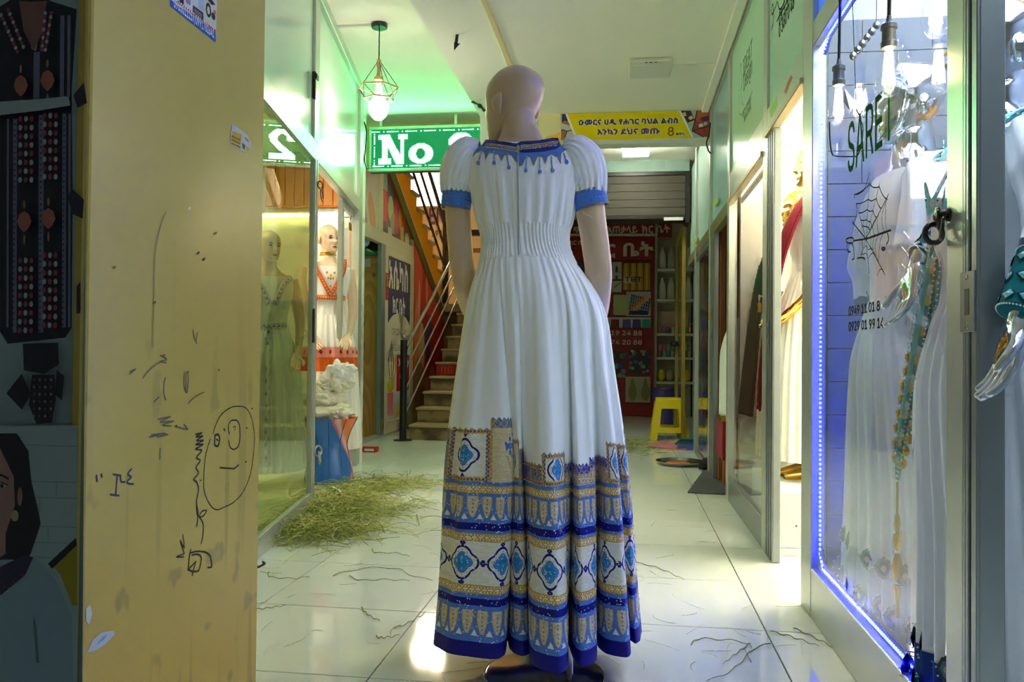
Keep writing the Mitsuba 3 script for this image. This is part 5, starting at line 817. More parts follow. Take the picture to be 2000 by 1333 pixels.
# mats, dustpan
def sheet(name, label, cat_, quad, m, amp=.008, h=.012, seed=1, n=24):
    Q = [onz(*q) for q in quad]; u = np.linspace(0, 1, n); V = np.array([[Q[0]*(1-a)*(1-b)+Q[1]*a*(1-b)+Q[2]*a*b+Q[3]*(1-a)*b for a in u] for b in u]).reshape(-1, 3)
    V[:, 2] = .003+meshkit.fbm(V*9, 3, seed)*amp; top = mk(V, grid_faces(n, n, False)); bot = TM(V*[1, 1, 0]+[0, 0, .0005], top.faces[:, ::-1], process=False)
    e = [i for i in range(n)]+[n*i+n-1 for i in range(1, n)]+[n*n-1-i for i in range(1, n)]+[n*(n-1-i) for i in range(1, n)]; e = np.array(e[:-1] if e[-1] == 0 else e); j = np.roll(e, -1)
    W = TM(np.vstack([V, bot.vertices]), np.vstack([top.faces, bot.faces+n*n, np.stack([e, e+n*n, j], 1), np.stack([j, e+n*n, j+n*n], 1)]), process=False)
    return solid(name, label, cat_, W, m, smooth=40)
sheet('doormat', 'dark grey cloth mat lying before the brown slatted doorway', 'mat', [(1343, 964), (1424, 968), (1432, 922), (1376, 918)], 'mat_grey', .012); paint('mat_grey', (70, 72, 76), .9)
q = np.linspace(0, 1, 12); cl = tube([onz(1374+46*a, 921-5*math.sin(3*a))+V3(0, 0, .03+.02*math.sin(7*a)) for a in q], .045+.012*np.sin(q*9), 12); cl.vertices += (meshkit.fbm(cl.vertices*14, 3)-.5)[:, None]*.03; cl.vertices[:, 2] = np.maximum(cl.vertices[:, 2], .013)
solid('cloth_roll', 'rumpled black cloth along the far edge of the grey mat', 'cloth', cl, 'black_cloth', smooth=True)
sheet('floor_cloth', 'dusty pink cloth lying in front of the yellow stool', 'cloth', [(1262, 875), (1340, 881), (1346, 868), (1278, 865)], 'pink_cloth', .02)
P = onz(1346, 880); k = thing('dustpan', 'green and blue dustpan resting by the far glass leaf', 'dustpan')
obj('pan', hull([P+V3(a, b, c) for a, b, c in ((-.12, 0, .004), (.13, 0, .004), (-.08, .22, .004), (.13, .22, .004), (-.07, .22, .07), (.13, .22, .07), (-.10, .06, .05), (.13, .06, .05))]), 'plastic_blue', k); obj('lip', tube([P+V3(-.125, .02, .055), P+V3(-.07, .20, .085), P+V3(.13, .20, .085)], .012, 8), 'plastic_green', k); obj('handle', tube([P+V3(.06, .2, .07), P+V3(.07, .27, .22), P+V3(.07, .29, .42)], .012, 8), 'plastic_green', k)
P = onz(718, 884); k = thing('small_box', 'small flat red carton on the tiles outside the thread shop', 'box'); obj('carton', box(P[0]-.08, P[0]+.08, P[1], P[1]+.09, 0, .045, .003), 'red_box', k); obj('label', box(P[0]-.03, P[0]+.06, P[1]-.0015, P[1], .012, .034, 0), 'white_paint', k)
# dried grass
gr = np.random.default_rng(11)
def blades(n, where, length, lift, w=.0016, seed=0):
    V, Fa, C, k0 = [], [], [], 0; g = np.random.default_rng(seed)
    for i in range(n):
        P = where(g); a = g.uniform(0, 2*math.pi); L = length*g.uniform(.4, 1.3); bend = g.normal(0, .9); m = 6; t = np.linspace(0, 1, m)
        ang = a+bend*(t-.5); st = L/(m-1); x = P[0]+np.cumsum(np.cos(ang))*st; y = P[1]+np.cumsum(np.sin(ang))*st
        h = lift(P)*g.uniform(0, 1); z = .0015+h*(.4+np.sin(t*math.pi)*.8*g.uniform(.2, 1)) + g.uniform(0, .001)
        d = np.stack([-np.sin(ang), np.cos(ang)], 1)*w*g.uniform(.6, 1.5)*(1-.7*t)[:, None]
        l = np.c_[x+d[:, 0], y+d[:, 1], z]; r = np.c_[x-d[:, 0], y-d[:, 1], z]; c = np.c_[x, y, z+w]
        V.append(np.stack([l, c, r], 1).reshape(-1, 3)); q = np.arange(m-1)*3
        for o in (0, 1): Fa.append(np.stack([q+o, q+o+1, q+o+4], 1)+k0); Fa.append(np.stack([q+o, q+o+4, q+o+3], 1)+k0)
        k0 += 3*m; col = lin(*(np.array([[160, 166, 76], [118, 132, 58], [196, 192, 110], [92, 104, 48], [218, 212, 146]])[g.integers(5)])); C.append(np.tile(col, (3*m, 1)))
    return TM(np.vstack(V), np.vstack(Fa), process=False), np.vstack(C)
arms = [np.array([onz(*q)[:2] for q in A]) for A in (((590, 1040), (640, 1010), (690, 1005), (760, 1000)), ((640, 985), (680, 960), (740, 955), (820, 950)), ((575, 1052), (620, 1045), (680, 1040)), ((600, 1000), (650, 985), (690, 975)))]
def heap(g):
    A = arms[g.integers(len(arms))]; i = g.integers(len(A)-1); t = g.random(); P = A[i]*(1-t)+A[i+1]*t; return P+g.normal(0, 1, 2)*[.10, .10]*g.choice([.6, 1, 1.6])
def inside(P): return ((P-PL.O[:2]) @ PL.n[:2]) > .03
def heap_in(g):
    for _ in range(30):
        P = heap(g)
        if inside(P): return P
    return P
m, c = blades(3000, heap_in, .19, lambda P: .085 if P[0] < -1.0 else .03, .0019, seed=3); m.vertices[:, 2] = np.maximum(m.vertices[:, 2], .0008)
k = solid('dry_grass', 'heap of dried greenish grass spilled beside the left shop front', 'grass', m, 'cloth', color=c, kind='stuff')
def scat(g):
    while True:
        x, y = g.uniform(500, 1600), 870+460*g.random()**1.4; P = onz(x, y)[:2]
        if P[0] < .60 and inside(P) and g.random() < (.95 if 700 < x < 900 and y < 1060 else .5): return P
m, c = blades(170, scat, .11, lambda P: .004, .0009, 5); solid('grass_litter', 'single dry grass blades strewn over the white tiles', 'grass', m, 'cloth', color=c*.8, kind='stuff')
m, c = blades(700, lambda g: onz(g.normal(1235, 40), g.normal(872, 9))[:2], .12, lambda P: .02, .0018, 8); solid('grass_patch', 'thin patch of dry grass on the tiles before the thread shop', 'grass', m, 'cloth', color=c*.8, kind='stuff')
# the longer single stalks
for i, pts in enumerate([((1350, 1262), (1372, 1250), (1420, 1253), (1465, 1262), (1468, 1268)), ((1465, 1260), (1440, 1278), (1412, 1300)), ((1505, 1260), (1470, 1272), (1448, 1296), (1420, 1318), (1380, 1333)), ((1505, 1236), (1540, 1245), (1600, 1266)), ((1550, 1230), (1580, 1243), (1640, 1275)), ((651, 1127), (690, 1116), (730, 1111), (770, 1112), (800, 1125), (845, 1136)), ((682, 1127), (710, 1136), (750, 1134), (800, 1137)), ((770, 1230), (800, 1218), (832, 1197)), ((735, 1245), (738, 1248), (780, 1243)), ((706, 1189), (722, 1205), (742, 1215)), ((1237, 1101), (1270, 1107), (1310, 1122), (1336, 1135)), ((728, 1074), (736, 1082), (770, 1082), (800, 1090)), ((500, 1193), (560, 1185)), ((525, 1120), (532, 1130), (560, 1132), (605, 1129))]):
    P = spline([onz(*q)+V3(0, 0, .003) for q in pts], 18); P[:, 2] += .003*np.sin(np.arange(18)*1.3)+.001
    solid('grass_stalk', ['long bent dry stalk on the tiles before the display door', 'forked dry stalk touching the bent one on the tiles', 'thick curved dry stalk reaching towards the display door', 'dry stalk crossing the joint by the display door', 'dry stalk lying under the display door rail', 'long wavy green stalk on the tiles left of the dress', 'thin dry stalk below the long wavy one', 'dry stalk beside the tile joint left of the hem', 'short kinked dry stalk on the tile left of the hem', 'hooked dry stalk in the middle of the left tiles', 'thin straight stalk right of the dress hem', 'kinked dry stalk near the spilled grass', 'short straight stalk by the yellow pillar', 'curled dry stalk near the yellow pillar'][i], 'grass', tube(P, np.linspace(.0020, .0009, 18), 5), 'stalk', smooth=True)
paint('stalk', (128, 126, 76), .7)
# dark scrap by the pillar
P = onz(512, 1118); solid('leaf_scrap', 'curled dark brown scrap on the tiles beside the yellow pillar', 'scrap', tube(spline([P+V3(-.09, -.03, .008), P+V3(-.03, 0, .016), P+V3(0, .02, .03), P+V3(-.012, .03, .036)], 14), np.linspace(.02, .006, 14), 8, flat=.4), 'dark_wool', smooth=True)
# paper scrap in the grass
P = onz(652, 975); solid('paper_scrap', 'crumpled strip of white paper lying in the spilled grass', 'paper', tube(spline([P+V3(-.02, .03, .07), P+V3(.03, 0, .06), P+V3(.07, -.06, .05), P+V3(.10, -.09, .03)], 12), .008, 4, flat=.25), 'white_paint')

# ------------------------------------------------------------------ poster on the dark side of the pillar
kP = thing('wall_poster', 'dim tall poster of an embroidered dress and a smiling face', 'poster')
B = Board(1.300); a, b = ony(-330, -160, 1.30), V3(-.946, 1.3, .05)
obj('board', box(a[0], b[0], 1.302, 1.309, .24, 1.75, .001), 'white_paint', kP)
PX = lambda pts: pts
B.poly([(-330, -160), (172, -160), (160, 1420), (-330, 1420)], (176, 206, 200))
# dress print (upper half)
B.poly([(-330, -160), (171, -160), (160, 840), (-330, 850)], (190, 214, 208))
B.poly([(-40, 40), (20, 0), (40, 0), (62, 96), (70, 100), (92, 0), (150, 18), (140, 180), (142, 380), (140, 640), (128, 660), (15, 672), (-30, 600), (-60, 300)], (30, 32, 44))
B.poly([(34, -20), (94, -20), (84, 60), (66, 100), (46, 60)], (170, 120, 104)); B.poly([(-30, -60), (120, -60), (110, 0), (60, 4), (20, 0)], (60, 20, 24))
for x0, x1, y0, y1 in ((66, 78, 102, 195), (118, 126, 30, 190), (132, 138, 30, 190), (76, 86, 225, 650), (122, 130, 222, 640), (134, 139, 222, 640), (26, 34, 232, 650), (14, 18, 232, 640), (-60, -52, 200, 640), (-20, -12, 220, 640)): B.poly([(x0, y0), (x1, y0), (x1-1, y1), (x0-1, y1)], (146, 150, 178))
for r in range(38):
    y = 232+11.2*r
    for x in (81, 126, 30): B.dot(x, y, 2.2, 2.0, (60, 60, 90))
def motif(xc, ys):
    for i, y in enumerate(ys):
        for j in (-1, 0, 1): B.dot(xc+11*j, y, 4.6, 6.2, (200, 60, 84) if (i+j) % 2 else (206, 222, 214))
motif(55, range(234, 356, 17)); motif(103, range(228, 352, 17)); motif(56, range(510, 650, 17)); motif(104, range(500, 648, 17))
for xc, y in ((48, 170), (100, 160), (55, 434), (102, 428)):
    B.poly([(xc-14, y), (xc-9, y-14), (xc, y-20), (xc+9, y-14), (xc+14, y), (xc+9, y+13), (xc, y+22), (xc-9, y+13)], (214, 130, 100)); B.dot(xc, y-32, 3, 9, (200, 140, 100)); B.dot(xc, y+36, 2.6, 11, (196, 136, 100))
for i in range(10):
    B.dot(10+4.6*i*.8, 34+8*i, 4, 4.5, [(206, 222, 214), (200, 60, 84)][i % 2]); B.dot(24+3.4*i, 24+8*i, 4, 4.5, [(200, 60, 84), (206, 222, 214)][i % 2]); B.dot(96-.6*i, 30+8*i, 4, 4.5, [(206, 222, 214), (200, 60, 84)][i % 2]); B.dot(108-1.2*i, 30+8*i, 4, 4.5, [(200, 60, 84), (206, 222, 214)][i % 2])
B.poly([(-330, 205), (0, 203), (80, 198), (142, 192), (146, 210), (85, 220), (0, 230), (-330, 232)], (206, 226, 218))
for pts in (((152, 190), (172, 165), (178, 205), (160, 215)), ((140, 385), (150, 372), (172, 392), (170, 430), (150, 420)), ((158, 560), (166, 552), (166, 612), (158, 614))): B.poly(pts, (60, 50, 70))
B.poly([(54, 672), (122, 670), (124, 712), (96, 730), (56, 724)], (40, 32, 38)); B.poly([(22, 768), (52, 730), (70, 770), (52, 800)], (40, 32, 38)); B.poly([(72, 732), (116, 732), (118, 780), (110, 825), (80, 828), (66, 790)], (40, 32, 38)); B.poly([(120, 722), (134, 735), (130, 782), (116, 770)], (40, 32, 38))
for r in range(6):
    for c in range(4): B.dot(76+11*c, 742+14*r, 2.6, 3.2, [(150, 70, 70), (160, 160, 150)][(r+c) % 2])
# painted brick ground and a woman's portrait (lower half)
B.poly([(-330, 834), (161, 830), (158, 1420), (-330, 1420)], (196, 222, 212))
for y in (868, 938, 969, 1025, 1056, 1085): B.line([(60, y), (160, y+3)], .0012, (140, 168, 164))
for x, y in ((120, 938), (104, 1025), (88, 969)): B.line([(x, y), (x, y+30)], .0012, (150, 176, 170))
B.poly([(112, 1100), (160, 1060), (161, 1180), (150, 1178), (128, 1120)], (196, 176, 20)); B.poly([(104, 1098), (158, 1048), (160, 1062), (112, 1108)], (20, 20, 24))
B.poly([(-330, 1120), (-60, 1100), (76, 1085), (120, 1130), (150, 1200), (156, 1420), (-330, 1420)], (176, 206, 214))
B.poly([(-140, 1000), (-120, 880), (-60, 845), (44, 846), (66, 880), (72, 940), (84, 990), (90, 1020), (72, 1075), (64, 1090), (20, 1090), (-60, 1100), (-130, 1080)], (34, 28, 32))
B.poly([(-96, 920), (-60, 868), (10, 872), (38, 930), (40, 985), (22, 1040), (22, 1078), (-10, 1100), (-60, 1080), (-84, 1030), (-100, 970)], (206, 156, 132))
B.dot(14, 947, 10, 4.5, (240, 236, 230)); B.dot(15, 947, 4.4, 4.6, (40, 26, 24)); B.line([(0, 932), (14, 926), (28, 934)], .004, (40, 26, 26)); B.line([(2, 941), (14, 940), (26, 946)], .002, (40, 26, 26))
B.dot(-50, 947, 10, 4.5, (240, 236, 230)); B.dot(-50, 947, 4.4, 4.6, (40, 26, 24)); B.poly([(-24, 945), (-14, 985), (-30, 990), (-36, 984)], (190, 138, 116)); B.poly([(-50, 1012), (-20, 1006), (4, 1008), (-6, 1022), (-30, 1028)], (196, 90, 90))
B.dot(40, 1005, 9, 12, (220, 200, 150)); B.dot(50, 968, 6, 20, (190, 140, 118))
B.poly([(-80, 1080), (-20, 1110), (10, 1105), (60, 1080), (76, 1086), (60, 1120), (0, 1170), (-60, 1180), (-120, 1120)], (66, 52, 84)); 
for i in range(16): B.dot(-70+9*i, 1168-abs(i-8)*5.5+ (i % 2)*9-14, 2.4, 2.2, [(170, 70, 80), (180, 180, 190)][i % 2])
B.poly([(76, 1200), (80, 1210), (88, 1290), (82, 1290)], (120, 146, 160))
B.p.c = [c_*.3 for c_ in B.p.c]; B.build('print', kP)  # whole print darkened: the shade on this side is put into its colours

# ------------------------------------------------------------------ marks on the yellow pillar
XP = -.93; PW = Plane((XP, 0, 0), (0, -1, 0), (1, 0, 0)); B = Side(PW, .0006)
def scr(pts, w=.0016, col=(46, 42, 52)):
    Q = np.array([B.q(*p) for p in pts]); Q = spline(Q, 5*len(Q)) if len(Q) > 2 else Q; B.p.add(LineString(Q).buffer(w), col, .00003)
r2p = lambda pts: [(x/1.923, 640+y/1.923) for x, y in pts]
scr(r2p([(800, 400), (830, 330), (880, 297), (915, 298), (945, 340), (956, 420), (945, 530), (905, 630), (860, 668), (820, 685), (785, 660), (765, 590), (770, 500), (790, 420)]), .0013)
scr(r2p([(862, 400), (858, 370), (870, 350), (885, 348), (900, 370), (902, 410), (896, 445), (880, 458), (866, 452), (860, 425)]), .0016); scr(r2p([(876, 375), (884, 372), (882, 386)]), .001)
scr(r2p([(808, 405), (806, 440), (818, 446), (825, 420), (818, 402), (809, 406)]), .0026); scr(r2p([(813, 420), (818, 424)]), .002); scr(r2p([(841, 382), (845, 387)]), .002)
scr(r2p([(826, 527), (880, 531)]), .0018); scr(r2p([(880, 531), (896, 517)]), .0018)
scr(r2p([(735, 402), (758, 396), (736, 412), (762, 408), (738, 425), (764, 424), (736, 440), (762, 440), (734, 458), (758, 462), (738, 490), (752, 500), (736, 528), (746, 545), (728, 572), (738, 580), (746, 610), (738, 655), (744, 700), (738, 748)]), .0017)
scr(r2p([(738, 660), (745, 710), (760, 690), (776, 688), (762, 710), (748, 712), (764, 745), (756, 810)]), .0014)
scr(r2p([(686, 780), (692, 830), (676, 800), (692, 850), (662, 862), (690, 862)]), .0014)
for P in ([(716, 835), (708, 905), (745, 915), (756, 870), (720, 856)], [(705, 912), (735, 880)], [(722, 932), (735, 880)], [(716, 848), (760, 842), (792, 866), (795, 900), (780, 902)]): scr(r2p(P), .0018)
for P in ([(425, 552), (450, 556)], [(440, 556), (434, 632)], [(414, 628), (446, 632)], [(452, 556), (458, 582), (468, 580)], [(494, 532), (480, 552), (492, 562), (476, 580), (500, 588)], [(362, 556), (364, 578)], [(380, 552), (382, 562)]): scr(r2p(P), .0017, (70, 56, 92))
for P in ([(592, 345), (640, 335), (600, 356), (652, 352), (610, 366), (640, 370)], [(560, 412), (620, 398), (566, 404), (630, 402), (590, 412)], [(660, 372), (705, 382), (690, 364)], [(600, 105), (625, 120), (600, 128), (622, 132)], [(535, 190), (560, 160), (600, 130)], [(620, 190), (614, 240), (622, 272)], [(576, 280), (596, 262)], [(692, 168), (690, 210), (700, 246), (706, 200), (706, 164), (698, 175), (697, 235)], [(486, 175), (508, 156), (488, 166)], [(706, 286), (730, 262), (765, 244)], [(724, 8), (730, 40), (738, 60)], [(740, 20), (736, 46)], [(600, 455), (600, 495)]): scr(r2p(P), .0013, (104, 92, 84))
for x, y in ((752, 575), (820, 160), (945, 305), (925, 378), (922, 505), (660, 370)): B.dot(x/1.923, 640+y/1.923, 1.6, 1.6, (60, 50, 50))
for x, y, c in ((756, 965, (60, 54, 50)), (735, 942, (70, 64, 56)), (572, 1126, (70, 64, 56)), (423, 995, (110, 96, 60)), (800, 868, (120, 104, 70)), (702, 776, (236, 226, 190)), (606, 1324, (90, 80, 60))): B.dot(x/1.904, y/1.904, 3.2, 2.2, c, 30)
scr([(x/1.904, y/1.904) for x, y in ((616, 790), (590, 860), (574, 960), (570, 1120), (566, 1290))], .0012, (150, 136, 96))
k = B.build('marker_drawing', wl, label='marker doodle of a face with scribbles')
# peeled paint flake
Bq = Side(PW, .0012); Bq.poly([(170, 1275), (182, 1250), (198, 1236), (222, 1232), (224, 1240), (205, 1260), (190, 1270), (176, 1275)], (190, 194, 200)); Bq.poly([(186, 1262), (200, 1244), (210, 1240), (204, 1250)], (150, 160, 176)); Bq.build('paint_flake', wl)
Bq = Side(PW, .0012); Bq.poly([(168, 1190), (176, 1182), (180, 1200), (174, 1222), (168, 1214)], (206, 206, 200)); Bq.build('paint_flake', wl)
# phone poster at the top
Bq = Side(PW, .001); k = thing('sticker_poster', 'blue and white sticker of phone accessories high on the yellow pillar', 'sticker')
q9 = lambda x, y: (300+x/4.164, y/4.164)
qq = lambda pts: [q9(*p) for p in pts]
Bq.poly(qq([(135, -260), (515, -260), (505, 345), (135, 50)]), (226, 226, 226)); Bq.poly(qq([(135, -5), (505, 262), (505, 345), (135, 50)]), (28, 92, 190)); Bq.poly(qq([(190, 0), (505, 245), (505, 264), (178, 14)]), (200, 40, 40))
Bq.poly(qq([(205, -60), (245, -50), (245, 46), (212, 16)]), (50, 50, 56)); Bq.poly(qq([(262, -40), (300, -30), (300, 46), (262, 20)]), (170, 130, 160)); Bq.poly(qq([(318, 40), (404, 104), (404, 184), (318, 120)]), (46, 46, 52)); Bq.poly(qq([(330, 66), (392, 112), (392, 150), (330, 104)]), (130, 110, 120)); Bq.poly(qq([(365, -40), (408, -20), (408, 96), (365, 62)]), (190, 196, 216)); Bq.poly(qq([(412, -30), (515, -10), (508, 236), (412, 170)]), (226, 222, 196))
g = ell(*Bq.q(*q9(445, 82)), .012, .016).difference(ell(*Bq.q(*q9(445, 84)), .006, .009)); Bq.p.add(g, (30, 30, 30)); Bq.dot(*q9(484, 132), 4, 7, (50, 50, 60)); Bq.dot(*q9(496, 100), 2.6, 4, (220, 90, 80)); Bq.poly(qq([(430, -10), (470, 40), (500, 40), (480, 10), (450, -20)]), (30, 30, 34))
a, b = Bq.q(*q9(160, 52)), Bq.q(*q9(490, 312)); t = latin('0965011157/0991781641', .020, True); t = flat_text(t, (b[0]-a[0])/t.bounds[1][0]); t.vertices[:, :2] += (a[0], (a[1]+b[1])/2); Bq.p.mesh(t, (250, 250, 250)); Bq.build('print', k)
Bq = Side(PW, .001); k = thing('torn_sticker', 'small torn yellow and white sticker on the yellow pillar', 'sticker')
Bq.poly(qq([(640, 1010), (690, 1040), (760, 1100), (795, 1160), (785, 1240), (740, 1235), (690, 1215), (630, 1165), (628, 1090)]), (206, 206, 200)); Bq.poly(qq([(640, 1065), (720, 1095), (700, 1215), (632, 1150)]), (216, 176, 50))
for y in (1100, 1130, 1160): Bq.poly(qq([(634, y), (706, y+36), (704, y+46), (634, y+10)]), (110, 76, 90))
Bq.poly(qq([(718, 1160), (745, 1180), (740, 1220), (722, 1205)]), (50, 110, 60)); Bq.poly(qq([(750, 1190), (780, 1210), (772, 1238), (748, 1225)]), (220, 180, 50)); Bq.poly(qq([(740, 1110), (775, 1140), (770, 1160), (745, 1135)]), (170, 150, 120)); Bq.build('print', k)

# ------------------------------------------------------------------ mannequins
def rotz(m, a, O=(0, 0, 0)):
    c, s = math.cos(a), math.sin(a); return TM(m.vertices @ np.array([[c, s, 0], [-s, c, 0], [0, 0, 1]])+np.asarray(O), m.faces, process=False)
def head_mesh(n=40, m=56, k=1.):
    """a mannequin head, chin at the origin, looking along +y, crown at .225"""
    t0 = [0, .03, .08, .16, .26, .36, .46, .56, .66, .76, .86, .93, .975, 1]
    w0 = [.012, .024, .036, .048, .0575, .064, .0685, .0715, .0725, .069, .057, .042, .026, .002]
    f0 = [.078, .087, .092, .092, .091, .092, .091, .092, .091, .084, .067, .047, .028, .002]
    b0 = [-.052, -.030, -.004, .022, .045, .064, .080, .091, .096, .092, .076, .055, .033, .002]
    t = (1-np.cos(np.linspace(0, math.pi, n)))/2; R = []
    from scipy.interpolate import PchipInterpolator as PI
    W, Fw, Bk = PI(t0, w0)(t), PI(t0, f0)(t), PI(t0, b0)(t); a = np.arange(m)*2*math.pi/m
    for i in range(n):
        cy, d = (Fw[i]-Bk[i])/2, (Fw[i]+Bk[i])/2; c, s = np.cos(a), np.sin(a); e = 2/2.25
        x = W[i]*np.sign(c)*abs(c)**e; y = cy+d*np.sign(s)*abs(s)**e; z = np.full(m, t[i]*.225)
        fr = np.clip(s, 0, 1)**1.5; G = lambda x0, z0, sx, sz: np.exp(-((x-x0)/sx)**2-((z-z0)/sz)**2)
        y = y+fr*(.024*G(0, .083, .010, .014)+.014*G(0, .104, .0075, .018)-.010*(G(.031, .113, .015, .011)+G(-.031, .113, .015, .011))+.0045*(G(.03, .128, .022, .006)+G(-.03, .128, .022, .006))+.007*G(0, .047, .017, .007)-.003*G(0, .033, .02, .005)+.005*G(0, .012, .016, .012)+.004*(G(.036, .085, .016, .018)+G(-.036, .085, .016, .018)))
        R.append(np.stack([x, y, z], 1))
    h = loft(R); ears = []
    for sgn in (-1, 1):
        e = ball((0, 0, 0), (.009, .020, .031), 3); e.vertices[:, 1] *= 1+e.vertices[:, 2]*6; e.vertices[:, 0] += .006*np.cos(e.vertices[:, 2]*60)
        ears.append(TM(e.vertices*[sgn, 1, 1]+[sgn*.073, -.008, .098], e.faces if sgn > 0 else e.faces[:, ::-1], process=False))
    return [h]+ears
def chain(P, r):
    out = []
    for i in range(len(P)-1):
        a, b = m3.Manifold.sphere(r[i], 14).translate(list(map(float, P[i]))), m3.Manifold.sphere(r[i+1], 14).translate(list(map(float, P[i+1])))
        out.append(m3.Manifold.batch_hull([a, b]))
    return m3.Manifold.batch_boolean(out, m3.OpType.Add)
def hand(side=1, curl=.5):
    """wrist at the origin, fingers down -z, palm towards +y, thumb to side*x"""
    parts = [m3.Manifold.batch_hull([m3.Manifold.sphere(r, 14).translate([x*side, y, z]) for x, y, z, r in ((.012, 0, 0, .020), (-.012, 0, 0, .020), (.028, 0, -.078, .011), (-.028, 0, -.074, .010), (.022, .004, -.03, .015), (-.020, .002, -.03, .014))])]
    for x, L, r in ((.027, .072, .0085), (.009, .080, .0088), (-.010, .074, .0085), (-.028, .058, .0075)):
        a, b, c = curl*.35, curl*.8, curl*1.2; P = [V3(x*side, 0, -.076)]
        for ang, l in ((a, .45), (b, .31), (c, .24)): P.append(P[-1]+L*l*V3(x*side*.6, math.sin(ang), -math.cos(ang)))
        parts.append(chain(P, [r*1.1, r, r*.95, r*.8]))
    parts.append(chain([V3(.018*side, .004, -.022), V3(.042*side, .016, -.05), V3(.047*side, .026, -.078), V3(.044*side, .032, -.098)], [.014, .0105, .0095, .008]))
    return m3.Manifold.batch_boolean(parts, m3.OpType.Add)
def body(rings, headpose, arms, hands=True, neck=None, edge=.012, sm=8):
    """one continuous figure: torso rings (z, cx, cy, a, b), head (position, yaw), arms as joint lists with radii"""
    a = np.arange(40)*2*math.pi/40; e = 2/2.3
    T_ = man(loft([np.stack([cx+A*np.sign(np.cos(a))*abs(np.cos(a))**e, cy+Bb*np.sign(np.sin(a))*abs(np.sin(a))**e, a*0+z], 1) for z, cx, cy, A, Bb in rings]))
    H = [man(rotz(h, headpose[1], headpose[0])) for h in head_mesh()]
    parts = [T_]+H
    if neck is not None: parts.append(man(tube(spline(neck[0], 14), np.interp(np.linspace(0, 1, 14), np.linspace(0, 1, len(neck[1])), neck[1]), 28)))
    for P, r, side, ori in arms:
        Q = spline(P, 26); rr = np.interp(np.linspace(0, 1, 26), np.linspace(0, 1, len(r)), r); parts.append(man(tube(Q, rr, 20)))
        if hands:
            d = Q[-1]-Q[-3]; d /= np.linalg.norm(d); zax = -d; x = np.cross(ori, zax); x /= np.linalg.norm(x); y = np.cross(zax, x)
            parts.append(hand(side).transform(np.c_[np.stack([x, y, zax], 1), Q[-1]].tolist()))
    M = m3.Manifold.batch_boolean(parts, m3.OpType.Add).refine_to_length(edge)
    m = unman(M); m = TM(m.vertices, m.faces, process=True); trimesh.smoothing.filter_taubin(m, lamb=.5, nu=.53, iterations=sm); return m

def sup(a, e=2.3): k = 2/e; return np.sign(np.cos(a))*abs(np.cos(a))**k, np.sign(np.sin(a))*abs(np.sin(a))**k
def gown(levels, n=220, rows=90, pleats=26, amp=.014, seed=1, cap=False):
    """a pleated garment: levels (z, cx, cy, a, b, pleat) from the hem up"""
    L = np.array(levels, float); from scipy.interpolate import PchipInterpolator as PI
    z = np.linspace(L[0, 0], L[-1, 0], rows); q = PI(L[:, 0], L[:, 1:])(z); a = np.arange(n)*2*math.pi/n; g = np.random.default_rng(seed)
    wob = sum(g.normal(0, 1)*np.sin(k*a+g.uniform(0, 7)) for k in range(pleats//2, pleats+pleats//2))/math.sqrt(pleats)*.8
    c, s = sup(a, 2.15); R = []
    for i in range(rows): f = 1+0*a; d = amp*q[i, 4]*wob; R.append(np.stack([q[i, 0]+(q[i, 2]+d)*c, q[i, 1]+(q[i, 3]+d)*s, np.full(n, z[i])], 1))
    return np.array(R)
def band(R, i0, i1, off=.002):
    """a strip lying on the cloth between two rows"""
    S = R[i0:i1+1].copy(); c = S.mean(1, keepdims=True); d = S-c; d[..., 2] = 0; d /= np.linalg.norm(d, axis=2, keepdims=True)+1e-9
    return loft(S+d*off, False)
def drape_strip(P, w, nrm, thick=.004, n=40, seed=0):
    """a hanging strip of cloth along P, w wide, facing nrm"""
    Q = spline(P, n); t = np.gradient(Q, axis=0); t /= np.linalg.norm(t, axis=1, keepdims=True); s = np.cross(t, nrm); s /= np.linalg.norm(s, axis=1, keepdims=True); nn = np.cross(s, t)
    W = np.broadcast_to(np.asarray(w, float), (n,)) if np.ndim(w) == 0 else np.interp(np.linspace(0, 1, n), np.linspace(0, 1, len(w)), w)
    m = 9; u = np.linspace(-1, 1, m); R = []
    for i in range(n):
        rip = .25*W[i]*np.sin(u*4+seed)*.3
        top = Q[i]+s[i]*(u*W[i]/2)[:, None]+nn[i]*(thick/2+rip)[:, None]; bot = Q[i]+s[i]*(u[::-1]*W[i]/2)[:, None]+nn[i]*(-thick/2+rip[::-1])[:, None]
        R.append(np.vstack([top, bot]))
    return loft(R), Q, s, nn
def motifs(Q, s, nn, w, cols, n, shape='diamond', off=.004):
    """small raised stitched motifs along a strip"""
    V, C = [], []
    for i in range(n):
        t = (i+.5)/n*(len(Q)-1); k = int(t); P = Q[k]+nn[k]*off; tt = Q[min(k+1, len(Q)-1)]-Q[k-1 if k else 0]; tt /= np.linalg.norm(tt); W = w[min(k, len(w)-1)] if np.ndim(w) else w
        for j, o in ((0, 0), (1, -.36), (2, .36)):
            c = P+s[k]*W*o; a, b = W*(.22 if j == 0 else .08), W*(.30 if j == 0 else .10)
            m = hull([c+s[k]*a, c-s[k]*a, c+tt*b, c-tt*b, c+nn[k]*.003, c-nn[k]*.003]); V.append(m); C.append(np.tile(lin(*cols[(i+j) % len(cols)]), (len(m.vertices), 1)))
    return cat(V), np.vstack(C)
